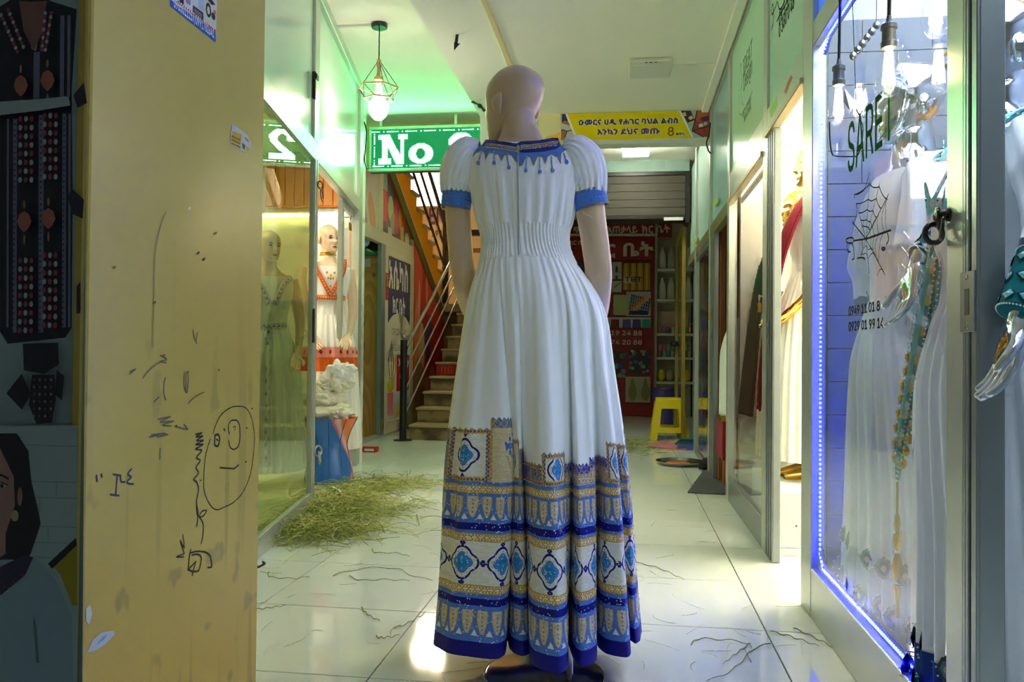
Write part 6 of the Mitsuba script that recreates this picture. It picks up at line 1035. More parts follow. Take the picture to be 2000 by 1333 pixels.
def torso_rings(x, y, z0, zt, k=1.):
    """generic bust: rings from hip to neck, top of the neck at zt"""
    h = zt-z0; return [(z0, x, y, .14*k, .10*k), (z0+h*.25, x, y, .115*k, .088*k), (z0+h*.48, x, y, .145*k, .112*k), (z0+h*.66, x, y, .165*k, .100*k), (z0+h*.78, x, y, .15*k, .075*k), (z0+h*.84, x, y, .085*k, .06*k), (z0+h*.9, x, y, .056*k, .054*k), (zt, x, y, .052*k, .052*k)]
def turned(rings_mesh, x, y, a): return rotz(TM(rings_mesh.vertices-[x, y, 0], rings_mesh.faces, process=False), a, (x, y, 0))
def Rz(a, v): c, s = math.cos(a), math.sin(a); v = np.asarray(v, float); return np.stack([v[..., 0]*c-v[..., 1]*s, v[..., 0]*s+v[..., 1]*c, v[..., 2]], -1)

def dressed(key, label, x, y, face, skin, H=1.74, floor=.0, dress_c=(240, 240, 238), sleeve=None, hem=.30, dress='cloth', arms=None, head=0., pole=True, group=None, cat_='mannequin', hemb=None, hem_z=.06, hand_=True):
    """a dressed mannequin standing at x, y, looking along (cos face, sin face)"""
    k = thing(key, label, cat_, group); A = face-math.pi/2; z0 = floor; zh = floor+H-.225
    loc = lambda P: Rz(A, np.asarray(P, float))+V3(x, y, z0)
    zw = H*.615
    rings = torso_rings(0, 0, zw-.10, H-.19)
    if arms is None: arms = [([(-.155, 0, H-.34), (-.185, .0, H-.50), (-.19, .02, H-.62), (-.16, .09, H-.80), (-.13, .14, H-.86)], (.046, .04, .036, .028, .022), -1, V3(0, 1, .2)), ([(.155, 0, H-.34), (.185, .0, H-.50), (.19, .02, H-.62), (.16, .09, H-.80), (.13, .14, H-.86)], (.046, .04, .036, .028, .022), 1, V3(0, 1, .2))]
    m = body(rings, ((0, .0, H-.225), head), arms, hand_, ([(0, -.02, H-.30), (0, -.012, H-.22), (0, .004, H-.13)], (.062, .050, .050)))
    m = TM(Rz(A, m.vertices)+[x, y, z0], m.faces, process=False); obj('body', m, skin, k, smooth=True)
    # bodice and skirt
    top = H-.345
    G1 = gown([(zw-.03, 0, 0, .138, .112, .6), (zw+.06, 0, 0, .128, .104, .5), (zw+.16, 0, 0, .15, .125, .3), (top-.06, 0, 0, .172, .118, .15), (top+.02, 0, 0, .168, .098, .05)], 120, 40, 20, .006, 3)
    hb_ = hemb or hem*.86
    G2 = gown([(hem_z, 0, 0, hem, hb_, 1), (zw*.45, 0, 0, hem*.84+.02, hb_*.86+.02, .9), (zw*.8, 0, 0, hem*.4+.10, hb_*.3+.11, .6), (zw-.05, 0, 0, .150, .125, .45), (zw, 0, 0, .133, .108, .25)], 240, 80, 22, .016, 5)
    T1 = Rz(A, G1)+V3(x, y, z0); T2 = Rz(A, G2)+V3(x, y, z0)
    obj('bodice', loft(T1, False), dress, k, smooth=True, color=lin(*dress_c)); obj('skirt', loft(T2, False), dress, k, smooth=True, color=lin(*dress_c))
    return k, loc, T1, T2, A

# --- the near display: two chrome mannequins
kA, locA, TA1, TA2, AA = dressed('mannequin', 'chrome mannequin in a white gown at the open display edge', .815, 1.92, math.pi*1.02, 'chrome', 1.72, 0, (236, 238, 246), hem=.27, hemb=.135,
    arms=[([(-.155, 0, 1.38), (-.23, .0, 1.25), (-.295, .045, 1.14), (-.318, .112, 1.03), (-.320, .124, .995)], (.046, .04, .036, .028, .022), -1, V3(0, 1, .2)), ([(.155, 0, 1.38), (.205, -.02, 1.27), (.215, .0, 1.20), (.20, .06, 1.20), (.192, .095, 1.145)], (.046, .04, .036, .028, .022), 1, V3(0, 1, .2))], head=0.)
kB, locB, TB1, TB2, AB = dressed('mannequin', 'chrome mannequin in plastic wrap behind the SARET glass', .85, 2.58, math.pi*1.0, 'chrome', 1.80, 0, (232, 236, 240), hem=.42, hemb=.15, head=.1,
    arms=[([(-.155, 0, 1.46), (-.20, -.02, 1.30), (-.20, -.05, 1.18), (-.15, -.04, .98), (-.12, -.02, .92)], (.046, .04, .036, .028, .022), -1, V3(0, 1, .2)), ([(.155, 0, 1.46), (.22, .0, 1.32), (.25, .0, 1.18), (.17, -.02, .98), (.14, -.02, .92)], (.046, .04, .036, .028, .022), 1, V3(0, 1, .2))])
def sleeves(k, loc, pts, radii, col, A=0, parts='sleeve', n=30):
    for P in pts:
        Q = spline(P, n); rr = np.interp(np.linspace(0, 1, n), np.linspace(0, 1, len(radii)), radii); a = np.arange(40)*2*math.pi/40
        t = np.gradient(Q, axis=0); t /= np.linalg.norm(t, axis=1, keepdims=True); u = np.cross(t, V3(0, 1, .1)); u /= np.linalg.norm(u, axis=1, keepdims=True); v = np.cross(t, u)
        R = [Q[i]+(rr[i]*(1+.05*np.sin(a*9+i*.1)))[:, None]*(np.cos(a)[:, None]*u[i]+np.sin(a)[:, None]*v[i]) for i in range(n)]
        obj(parts, TM(loc(loft(R, False).vertices), loft(R, False).faces, process=False), 'cloth', k, smooth=True, color=lin(*col))
sleeves(kA, locA, [[(-.15, 0, 1.40), (-.215, .0, 1.29), (-.285, .035, 1.165), (-.300, .06, 1.125)], [(.15, 0, 1.40), (.20, -.01, 1.30), (.215, -.005, 1.22), (.21, .03, 1.205)]], (.06, .075, .068, .055), (236, 238, 246))
# embroidered cuffs
for sgn, P in ((-1, [(-.302, .062, 1.115), (-.3195, .122, 1.01)]), (1, [(.209, .03, 1.205), (.196, .082, 1.17)])):
    a, b = locA(P[0]), locA(P[1]); cm = tube(np.linspace(a, b, 14), np.linspace(.054, .040, 14), 36); cf = obj('cuff', cm, 'cloth', kA, smooth=40, color=lin(20, 110, 120), label='teal embroidered cuff')
    d = (b-a)/np.linalg.norm(b-a); u = np.cross(d, EZ); u /= np.linalg.norm(u); v = np.cross(d, u); V, C = [], []
    for r in range(3):
        for c in range(8):
            w = c*math.pi/4+(r % 2)*.39; rad = .0545-.0142*(r+.5)/3; p = a+(b-a)*(.18+.32*r); nn = math.cos(w)*u+math.sin(w)*v; tt = np.cross(nn, d)
            for kk, (sx1, sy1, col) in enumerate(((.018, .014, (8, 40, 60)), (.013, .010, (96, 190, 200)), (.006, .005, (220, 190, 190)))):
                pc = p+nn*(rad+.001*kk); m = hull([pc+tt*sx1, pc-tt*sx1, pc+d*sy1, pc-d*sy1, pc+nn*.002, pc-nn*.002]); V.append(m); C.append(np.tile(lin(*col), (len(m.vertices), 1)))
    obj('stitching', cat(V), 'print_gloss', cf, color=np.vstack(C), kind='stuff')
    rim = np.array([a+(b-a)*f+(math.cos(w)*u+math.sin(w)*v)*(.0555-.014*f) for f in (0.02, .98) for w in np.linspace(0, 2*math.pi, 44, endpoint=False)])
    obj('beads', cat([ball(p, .0026, 0) for p in rim]), 'chrome', cf, kind='stuff')
# neck embroidery of A: strips over both shoulders
for P in ([(-.165, .03, 1.43), (-.10, .085, 1.40), (-.05, .12, 1.34), (-.02, .128, 1.26)], [(.165, .03, 1.43), (.10, .085, 1.40), (.05, .12, 1.34), (.02, .128, 1.26)], [(-.165, -.02, 1.44), (-.09, -.075, 1.42), (0, -.095, 1.41), (.09, -.075, 1.42), (.165, -.02, 1.44)]):
    ctr = V3(0, 0, 1.36); m, Q, s, nn = drape_strip([locA(p)+0*EX for p in P], .05, locA((0, .3, 1.5))-locA((0, 0, 1.2)), .006, 30)
    st = obj('neck_band', m, 'cloth', kA, smooth=40, color=lin(150, 206, 214), label='turquoise beaded neck band'); mm, c = motifs(Q, s, nn, .05, [(20, 70, 90), (90, 190, 200), (230, 224, 220)], 12); obj('stitching', mm, 'print_gloss', st, color=c, kind='stuff')
# hem embroidery of A and B: dark and turquoise scallops with beads
def hem_border(k, TT, rows, cols, z_lab, seed):
    bd = obj('hem_border', band(TT, 0, rows, .003), 'cloth', k, smooth=True, color=lin(*cols[0]), label=z_lab); n = TT.shape[1]; V, C, Bd = [], [], []
    for j in range(0, n, 10):
        for r, sc in ((int(rows*.25), .8), (int(rows*.62), 1.), (rows, .9)):
            jj = (j+(5 if r == int(rows*.62) else 0)) % n; P = TT[r, jj]; ctr = TT[r].mean(0); nn = P-ctr; nn[2] = 0; nn /= np.linalg.norm(nn); tt = np.cross(EZ, nn); P = P+nn*.003
            for q, (f, col) in enumerate(((1., cols[1]), (.66, cols[2]), (.3, cols[3]))):
                w = np.linspace(0, 2*math.pi, 9)[:-1]; pts = [P+nn*.0022*(q+.5)+tt*.030*f*sc*math.cos(x)*(1-.2*abs(math.sin(2*x)))+EZ*.036*f*sc*math.sin(x) for x in w]; m = hull(pts+[P-nn*.002]); V.append(m); C.append(np.tile(lin(*col), (len(m.vertices), 1)))
            Bd += [P+nn*.006+tt*.027*sc*math.cos(x)+EZ*.033*sc*math.sin(x) for x in np.linspace(0, 2*math.pi, 11)[:-1]]
    obj('embroidery', cat(V), 'print_gloss', bd, color=np.vstack(C), kind='stuff'); obj('beads', cat([ball(p, .0026, 0) for p in Bd]), 'chrome', bd, kind='stuff')
hem_border(kA, TA2, 17, [(30, 60, 130), (10, 16, 36), (24, 110, 130), (190, 130, 140)], 'dark and turquoise beaded hem', 1)
hem_border(kB, TB2, 22, [(190, 206, 210), (120, 160, 150), (70, 120, 130), (210, 200, 150)], 'pale green beaded hem', 2)
# puffed sleeves and white shawl of B, plastic wrap on its head, gold broom of straw behind
sleeves(kB, locB, [[(-.15, 0, 1.46), (-.21, 0, 1.36), (-.23, .02, 1.20), (-.20, .06, 1.10)], [(.15, 0, 1.46), (.23, .0, 1.36), (.27, .01, 1.20), (.24, .05, 1.10)]], (.07, .095, .10, .05), (232, 236, 242))
wrap = head_mesh(30, 40)[0]; wv = wrap.vertices*[1.16, 1.18, 1.14]+[0, 0, -.012]; wv = wv+(meshkit.fbm(wv*26, 3)-.5)[:, None]*.03*np.array([1, 1, 1]); wv = locB(Rz(.1, wv)+V3(0, 0, 1.575)); obj('plastic_wrap', TM(wv, wrap.faces, process=False), 'plastic_film', kB, smooth=True, label='clear crinkled plastic wrap')
tie = cat([tube(spline([locB((0, -.05, 1.80)), locB((g1.normal(0, .03), -.12, 1.86)), locB((g1.normal(0, .12), -.30-.1*g1.random(), 2.0+g1.normal(0, .05)))], 8), .0012, 4) for g1 in [np.random.default_rng(4)] for _ in range(70)])
solid('straw_bundle', 'bundle of golden straw stalks above the wrapped chrome head', 'straw', tie, 'gold_wood', kind='stuff')
P = [V3(.706, 1.97, 1.20), V3(.704, 2.0, 1.10), V3(.702, 2.06, .96), V3(.698, 2.14, .80), V3(.695, 2.18, .70), V3(.694, 2.20, .62)]
m, Q, s, nn = drape_strip(P, [.06, .085, .09, .075, .06, .012], V3(-1, -.2, 0), .006, 50)
k = thing('beaded_sash', 'long beaded turquoise and gold sash hanging inside the SARET glass', 'sash'); obj('band', m, 'cloth', k, smooth=True, color=lin(120, 180, 180))
W = np.interp(np.linspace(0, 1, 50), np.linspace(0, 1, 6), [.06, .085, .09, .075, .06, .02]); mm, c = motifs(Q, s, nn, W, [(40, 120, 120), (170, 200, 190), (190, 160, 70)], 24); obj('stitching', mm, 'print_gloss', k, color=c, kind='stuff')
bd = [Q[i]+s[i]*W[i]*o+nn[i]*.006 for i in range(50) for o in (-.48, -.2, .2, .48)]; obj('beads', cat([ball(p, .0028, 0) for p in bd]), 'chrome', k, kind='stuff')
obj('gold_flowers', cat([ball(Q[i]+s[i]*W[i]*o, (.008, .012, .014), 1) for i in range(24, 47, 3) for o in (-.52, .52)]), 'brass', k, kind='stuff')
# tassel with a bow shaped gilt pendant under the sash
k = thing('gilt_pendant', 'gilt bow shaped pendant on a cord below the beaded sash', 'pendant'); c0 = Q[-1]
obj('cord', tube([c0, c0-EZ*.09], .003, 6), 'brass', k); c1 = c0-EZ*.09
for j, (r0, r1, z0_, z1_) in enumerate(((.006, .008, 0, .05), (.010, .012, .05, .09), (.007, .014, .10, .17), (.010, .004, .18, .26))): obj('link', tube([c1-EZ*z0_, c1-EZ*(z0_+z1_)/2, c1-EZ*z1_], [r0, r1, r0*.6], 8), 'brass', k, smooth=True)
for sg in (-1, 1): obj('wing', hull([c1-EZ*.075, c1+EY*sg*.035-EZ*(.05+.02*sg), c1+EY*sg*.038-EZ*(.085+.03*sg), c1+EY*sg*.02-EZ*.095, c1-EX*.006-EZ*.08]), 'brass', k)
# display fittings: lamps, strip, shelf goods
k = thing('blue_light_strip', 'glowing blue light strip round the edge of the SARET glass', 'light strip')
ys, zs_ = 3.000, .19; path = [PR(1.83, -.03, .195), PR(2.95, -.03, .195), PR(3.0, -.03, .235), PR(3.0, -.03, 1.87)]; path2 = [PR(2.98, -.03, 2.0), PR(2.9, -.03, 2.035), PR(1.83, -.03, 2.035)]
for P in (path, path2): obj('tape', tube(spline(P, 60), .008, 6), 'strip_base', k)
V = []
for P in (path, path2):
    Q = np.array(P); seg = np.linalg.norm(np.diff(Q, axis=0), axis=1); tt = np.r_[0, np.cumsum(seg)]; n = int(tt[-1]/.0165)
    for i in range(n): p = np.array([np.interp((i+.5)/n*tt[-1], tt, Q[:, a]) for a in range(3)]); V.append(box(p[0]-.010, p[0]-.004, p[1]-.0042, p[1]+.0042, p[2]-.0042, p[2]+.0042, 0))
obj('lit_dots', cat(V), 'bulb_white', k, emit='blue', kind='stuff')
k = thing('ceiling_lamp', 'panel lamp on the ceiling inside the near display', 'lamp'); obj('base', box(.72, 1.40, .5, 2.9, 2.485, 2.5, .003), 'white_paint', k); obj('diffuser', box(.74, 1.38, .52, 2.88, 2.475, 2.486, .003), 'bulb_white', k, emit='display_ceiling')
def edison(px, py_, Y, label, hz):
    P = ony(px, py_, Y); k = thing('filament_bulb', label, 'bulb'); s = hz
    obj('glass', lathe([(.001, -.075*s), (.016*s, -.072*s), (.028*s, -.055*s), (.032*s, -.03*s), (.026*s, .0), (.018*s, .03*s), (.013*s, .045*s)], 24, P), 'glass_bulb', k, smooth=True)
    obj('filament', cat([tube([P+V3(.006*s*math.cos(a), .006*s*math.sin(a), .03*s), P+V3(.012*s*math.cos(a), .012*s*math.sin(a), -.045*s)], .004*s, 5) for a in np.linspace(0, 2*math.pi, 7)[:-1]]), 'bulb_white', k, emit='bulb')
    obj('socket', lathe([(.012*s, .04*s), (.018*s, .042*s), (.019*s, .055*s), (.016*s, .06*s), (.0155*s, .085*s), (.019*s, .088*s), (.018*s, .098*s), (.007*s, .105*s), (.005*s, .12*s), (0, .12*s)], 20, P), 'socket_grey', k, smooth=30)
    obj('cord', tube(spline([P+V3(0, 0, .115*s), P+V3(.005, .01, .25*s), V3(P[0]+.02, P[1]+.06, 2.5)], 12), .0045, 6), 'black_metal', k); return P
paint('socket_grey', (70, 76, 80), .4)
edison(1736, 128, 2.05, 'lit filament bulb hanging before the wrapped chrome head', 1.0); edison(1638, 195, 2.62, 'lit filament bulb hanging nearest the far edge of the SARET glass', 1.05); edison(1828, 8, 1.92, 'lit filament bulb high beside the straw bundle', 1.0)
P = ony(1672, 200, 2.5); k = thing('butterfly_ornament', 'silvery butterfly ornament hanging beside a filament bulb', 'ornament')
for sg in (-1, 1): obj('wing', hull([P, P+V3(.030*sg, .01, .045), P+V3(.034*sg, .0, .0), P+V3(.018*sg, -.01, -.03), P+V3(.005*sg, .006, .0)]), 'steel', k)
obj('cord', tube(spline([P+V3(.0, 0, -.02), P+V3(.02, 0, -.08), P+V3(.0, .0, -.16), P+V3(-.06, .02, -.15), P+V3(-.07, .02, -.05)], 20), .002, 5), 'black_metal', k); obj('thread', tube([P, V3(P[0]-.03, P[1], 2.5)], .001, 4), 'black_metal', k)
P = ony(1712, 50, 2.3); solid('lace_ornament', 'dangling blue lace ornament near the top of the SARET glass', 'ornament', cat([ball(P+V3(-.012*i, 0, -.016*i), (.010, .004, .012), 1) for i in range(6)]+[tube([P, V3(P[0], P[1], 2.5)], .001, 4)]), 'steel')
# back shelf with wrapped goods and bolts of cloth
sh = thing('wall_shelf', 'wooden shelf behind the open display mannequin', 'shelf'); zs1 = ony(1930, 200, 2.1)[2]; obj('board', box(1.12, 1.62, 2.0, 3.05, zs1-.05, zs1, .004), 'wood_orange', sh); obj('bracket', box(1.5, 1.62, 2.4, 2.44, zs1-.18, zs1-.05, .003), 'wood_orange', sh)
for i, (c, lab) in enumerate((((150, 40, 50), 'dark red bolt of cloth on the shelf top'), ((236, 236, 232), 'white bolt of cloth on the shelf top'), ((90, 70, 50), 'brown bolt of cloth on the shelf top'))):
    k = thing('cloth_bolt', lab, 'cloth bolt', 'bolts of cloth on the shelf'); obj('roll', tube([(1.14, 2.15+.13*i, zs1+.06), (1.55, 2.15+.13*i, zs1+.06)], .058, 18), 'cloth', k, smooth=40, color=lin(*c)); obj('end', tube([(1.135, 2.15+.13*i, zs1+.06), (1.142, 2.15+.13*i, zs1+.06)], .03, 14), 'white_paint', k)
bg = ball((1.36, 2.3, zs1-.28), (.20, .24, .14), 4); bg.vertices += (meshkit.fbm(bg.vertices*16, 4)-.5)[:, None]*.12; sh2 = thing('wall_shelf', 'lower shelf with a bag of goods behind the open display mannequin', 'shelf'); obj('board', box(1.12, 1.62, 2.0, 3.05, zs1-.46, zs1-.42, .004), 'white_paint', sh2)
k = thing('plastic_bag', 'crinkled clear plastic bag of goods on the lower shelf', 'bag'); obj('film', bg, 'plastic_bag', k, smooth=False); obj('goods', ball((1.38, 2.32, zs1-.32), (.13, .17, .08), 3), 'cloth', k, smooth=True, color=lin(210, 206, 200)); paint('plastic_bag', (206, 208, 206), .12)

# --- bright boutique: gold chrome mannequin on a white box, a second one behind the pane
k = thing('pedestal', 'white box pedestal on the boutique doorway floor', 'pedestal'); obj('body', box(.72, 1.35, 3.95, 4.75, .035, .30, .004), 'white_box', k); obj('skirting', box(.712, 1.355, 3.94, 4.76, 0, .035, .002), 'white_box', k); s_, z_ = 0, 0; obj('keyhole', tube([(.80, 3.951, .14), (.80, 3.948, .14)], .004, 8), 'dark_rubber', k)
kG, locG, TG1, TG2, AG = dressed('mannequin', 'gold chrome mannequin in white with a maroon velvet cape', .98, 4.42, math.pi*1.04, 'gold_chrome', 1.74, .30, (248, 246, 240), hem=.27, hem_z=.10)
sleeves(kG, locG, [[(-.15, 0, 1.40), (-.21, 0, 1.26), (-.22, .03, 1.10), (-.20, .1, .96)], [(.15, 0, 1.40), (.21, .0, 1.26), (.22, .03, 1.10), (.20, .10, .96)]], (.06, .065, .06, .05), (248, 246, 240))
for sg in (-1, 1):
    ft = cat([tube(spline([locG((.06*sg, 0, .30)), locG((.06*sg, -.01, .12)), locG((.06*sg, 0, .05)), locG((.06*sg, .06, .035)), locG((.06*sg, .17, .015))], 24), np.interp(np.linspace(0, 1, 24), [0, .4, .6, .8, 1], [.045, .032, .034, .03, .016]), 14), box(0, .01, 0, .01, 0, .01, 0)])
    ft = tube(spline([locG((.06*sg, 0, .30)), locG((.06*sg, -.01, .12)), locG((.06*sg, 0, .05)), locG((.06*sg, .06, .035)), locG((.06*sg, .17, .015))], 24), np.interp(np.linspace(0, 1, 24), [0, .4, .6, .8, 1], [.045, .032, .034, .03, .016]), 14); ft.vertices[:, 2] = np.maximum(ft.vertices[:, 2], .3005); obj('foot', ft, 'gold_chrome', kG, smooth=True, label='gold foot')
def cape(k, loc, pts_list, w, col, gold, lab):
    for P in pts_list:
        m, Q, s, nn = drape_strip([loc(p) for p in P], w, loc((0, 1, 0))-loc((0, 0, 0)), .010, 44); st = obj('cape', m, 'cloth', k, smooth=True, color=lin(*col), label=lab)
        e = Q+s*np.interp(np.linspace(0, 1, 44), np.linspace(0, 1, len(w)), w)[:, None]*.36 if np.ndim(w) else Q+s*w*.36
        mm, c = motifs(e, s, nn, .055, gold, 26, off=.008); obj('stitching', mm, 'print_gloss', st, color=c, kind='stuff')
inv = lambda P: Rz(-AG, P-V3(.98, 4.42, .30))
cape(kG, locG, [[inv(ony(*q)) for q in ((1640, 345, 4.30), (1600, 362, 4.28), (1566, 398, 4.27), (1538, 455, 4.28), (1516, 530, 4.32), (1502, 620, 4.40), (1490, 715, 4.52), (1482, 800, 4.62))]], [.08, .15, .18, .18, .17, .13, .10, .06], (96, 8, 26), [(240, 190, 120), (250, 210, 150)], 'maroon velvet cape with gold stitching')
kH, locH, TH1, TH2, AH = dressed('mannequin', 'gold chrome mannequin in a cream gown and dark green shawl', 1.02, 5.02, math.pi*1.05, 'gold_chrome', 1.70, .22, (236, 230, 200), hem=.26, hem_z=.12,
    arms=[([(-.155, 0, 1.36), (-.185, 0, 1.2), (-.185, 0, 1.08), (-.14, .01, .92), (-.11, .01, .86)], (.046, .04, .036, .028, .022), -1, V3(0, 1, .2)), ([(.155, 0, 1.36), (.185, 0, 1.2), (.185, 0, 1.08), (.14, .01, .92), (.11, .01, .86)], (.046, .04, .036, .028, .022), 1, V3(0, 1, .2))])
sleeves(kH, locH, [[(-.15, 0, 1.36), (-.185, 0, 1.24), (-.185, 0, 1.08), (-.14, .01, .94)], [(.15, 0, 1.36), (.185, .0, 1.24), (.185, .0, 1.08), (.14, .01, .94)]], (.06, .065, .06, .05), (236, 230, 200))
cape(kH, locH, [[(.12, .0, 1.42), (.17, .13, 1.30), (.22, .17, 1.05), (.25, .2, .7), (.26, .23, .34)], [(-.10, .02, 1.42), (-.15, .13, 1.30), (-.2, .17, 1.05), (-.22, .2, .7), (-.24, .23, .34)]], [.11, .19, .24, .28, .30], (34, 54, 40), [(190, 170, 90), (150, 140, 80)], 'dark green shawl with dull gold stitching')
obj('stand_base', lathe([(0, 0), (.2, 0), (.2, .2), (0, .22)], 30, (1.02, 5.02, 0)), 'white_box', kH)
k = thing('light_tube', 'glaring tube lamp under the bar inside the boutique pane', 'lamp'); obj('case', box(.715, .735, 4.15, 5.25, 1.885, 1.915, .003), 'white_paint', k); obj('tube', box(.735, .76, 4.16, 5.24, 1.885, 1.91, .004), 'bulb_white', k, emit='boutique_tube')
k = thing('ceiling_lamp', 'panel lamp on the ceiling inside the bright boutique', 'lamp'); obj('base', box(1.0, 2.0, 3.4, 4.9, 2.435, 2.45, .003), 'white_paint', k); obj('diffuser', box(1.02, 1.98, 3.42, 4.88, 2.425, 2.436, .003), 'bulb_white', k, emit='boutique_ceiling')
k = thing('wall_tag', 'olive green card hanging above the dark green shawl', 'card'); P = ony(1476, 425, 4.6); obj('card', box(.90, 1.0, 4.6, 4.61, P[2]-.06, P[2]+.02, .002), 'aluminium_olive', k); obj('cord', tube([(.95, 4.605, P[2]+.02), (.95, 4.605, 2.45)], .002, 4), 'brass', k)
# white hanging garment and maroon chest in the far dress shop
g1 = gown([(.50, .79, 6.0, .10, .16, 1), (.9, .79, 6.0, .10, .15, .8), (1.15, .80, 6.02, .05, .07, .4), (1.2, .80, 6.03, .01, .02, 0)], 90, 30, 12, .012, 4); k = solid('hanging_cloth', 'white embroidered cloth draped before the brown slats', 'cloth', loft(g1, True), 'cloth', smooth=True, color=lin(238, 238, 232))
k = thing('chest', 'maroon patterned chest with a gold edged top beneath the white cloth', 'chest'); obj('body', box(.69, 1.2, 5.9, 6.3, .19, .46, .005), 'maroon', k); obj('top', box(.68, 1.21, 5.88, 6.32, .46, .495, .005), 'brass', k); obj('foot', cat([box(.70+.44*i, .74+.44*i, 5.92+.3*j, 5.96+.3*j, 0, .19, .003) for i in (0, 1) for j in (0, 1)]), 'wood_brown', k)

# --- left shop mannequins
def face_paint(k, loc, H, head, lip=(190, 30, 40)):
    f = lambda P: loc(Rz(head, np.asarray(P))+V3(0, 0, H-.225))
    for sg in (-1, 1): obj('eye', TM(f(ball((.031*sg, .083, .112), (.012, .006, .0055), 2).vertices), ball((0, 0, 0), 1, 2).faces, process=False), 'eye_dark', k, smooth=True); obj('brow', TM(f(ball((.031*sg, .0865, .128), (.017, .006, .0025), 2).vertices), ball((0, 0, 0), 1, 2).faces, process=False), 'eye_dark', k, smooth=True)
    obj('lips', TM(f(ball((0, .091, .047), (.018, .009, .007), 2).vertices), ball((0, 0, 0), 1, 2).faces, process=False), 'lip_red', k, smooth=True)
paint('eye_dark', (40, 30, 28), .3); paint('lip_red', (176, 26, 36), .3)
kM, locM, TM1, TM2, AM = dressed('mannequin', 'bald pale mannequin in a white gown with orange V trim', -2.24, 5.95, -1.05, 'skin_pale', 1.80, .10, (246, 242, 232), hem=.26, hem_z=.10, head=.42)
face_paint(kM, locM, 1.80, .42)
def trim_line(k, loc, P, w, col, cols, name='trim', lab=None, n=30):
    m, Q, s, nn = drape_strip([loc(p) for p in P], w, loc((0, 1, 0))-loc((0, 0, 0)), .004, n); st = obj(name, m, 'cloth', k, smooth=40, color=lin(*col), label=lab); mm, c = motifs(Q, s, nn, w*.8, cols, max(6, n//2)); obj('stitching', mm, 'print_gloss', st, color=c, kind='stuff')
OR, GD = (206, 96, 36), [(236, 190, 120), (250, 226, 170)]
for sg in (-1, 1): trim_line(kM, locM, [(.115*sg, .06, 1.53), (.10*sg, .12, 1.44), (.05*sg, .142, 1.34), (0, .138, 1.25)], .03, OR, GD, lab='orange V trim with gold stitches')
wz = np.linspace(-.9, .9, 9); trim_line(kM, locM, [(.152*math.sin(a), .128*math.cos(a), 1.235) for a in wz], .035, OR, GD, lab='orange waist trim with gold stitches')
obj('hem_border', band(TM2, 46, 54, .003), 'cloth', kM, smooth=True, color=lin(206, 96, 36), label='orange and pink hem border'); obj('hem_border', band(TM2, 54, 60, .004), 'cloth', kM, smooth=True, color=lin(230, 150, 130))
V, C = [], []
for j in range(0, TM2.shape[1], 12):
    P = TM2[57, j]; nn = P-TM2[57].mean(0); nn[2] = 0; nn /= np.linalg.norm(nn); tt = np.cross(EZ, nn); m = hull([P+nn*.004+tt*.016, P+nn*.004-tt*.016, P+nn*.004+EZ*.022, P+nn*.004-EZ*.022, P+nn*.009]); V.append(m); C.append(np.tile(lin(130, 40, 24), (len(m.vertices), 1)))
obj('diamonds', cat(V), 'cloth', kM, color=np.vstack(C), kind='stuff')
obj('necklace', cat([ring(locM((0, -.002, 1.565)), .058, .006, (0, 0, 1), 30, 8), ring(locM((0, 0, 1.58)), .056, .005, (0, 0, 1), 30, 8)]), 'brass', kM, smooth=True, label='gold collar necklace')
pl = [(.0, .142, 1.375), (.028, .138, 1.42), (-.028, .138, 1.42), (.0, .143, 1.32), (.0, .138, 1.40), (.018, .142, 1.378), (-.018, .142, 1.378)]; obj('gold_motif', cat([ball(locM(p), (.008, .008, .010), 1) for p in pl]), 'brass', kM, kind='stuff')
kN, locN, TN1, TN2, AN = dressed('mannequin', 'bald pale mannequin with one raised hand behind the olive glass', -2.42, 5.30, -.95, 'skin_pale', 1.74, .02, (236, 240, 238), hem=.26, hem_z=.10, head=.3,
    arms=[([(.155, 0, 1.40), (.24, .04, 1.27), (.27, .08, 1.17), (.20, .20, 1.26), (.18, .23, 1.32)], (.046, .04, .036, .028, .022), 1, V3(0, 1, .2)), ([(-.155, 0, 1.40), (-.20, .0, 1.24), (-.215, .02, 1.12), (-.19, .10, .94), (-.17, .15, .88)], (.046, .04, .036, .028, .022), -1, V3(0, 1, .2))])
face_paint(kN, locN, 1.74, .3, (150, 80, 70))
BL, SV = (110, 120, 160), [(220, 224, 236), (150, 158, 190)]
for sg in (-1, 1): trim_line(kN, locN, [(.14*sg, .05, 1.42), (.07*sg, .12, 1.34), (.02*sg, .137, 1.22)], .04, (190, 196, 214), [BL, SV[0]], lab='silver blue neck trim')
trim_line(kN, locN, [(.135*math.sin(a), .112*math.cos(a), 1.08) for a in wz], .05, (190, 196, 214), [BL, SV[0]], lab='silver blue waist trim'); trim_line(kN, locN, [(.02, .125, 1.04), (.04, .18, .8), (.05, .23, .4), (.05, .255, .15)], .07, (196, 202, 220), [BL, SV[0]], lab='silver blue front panel', n=44)
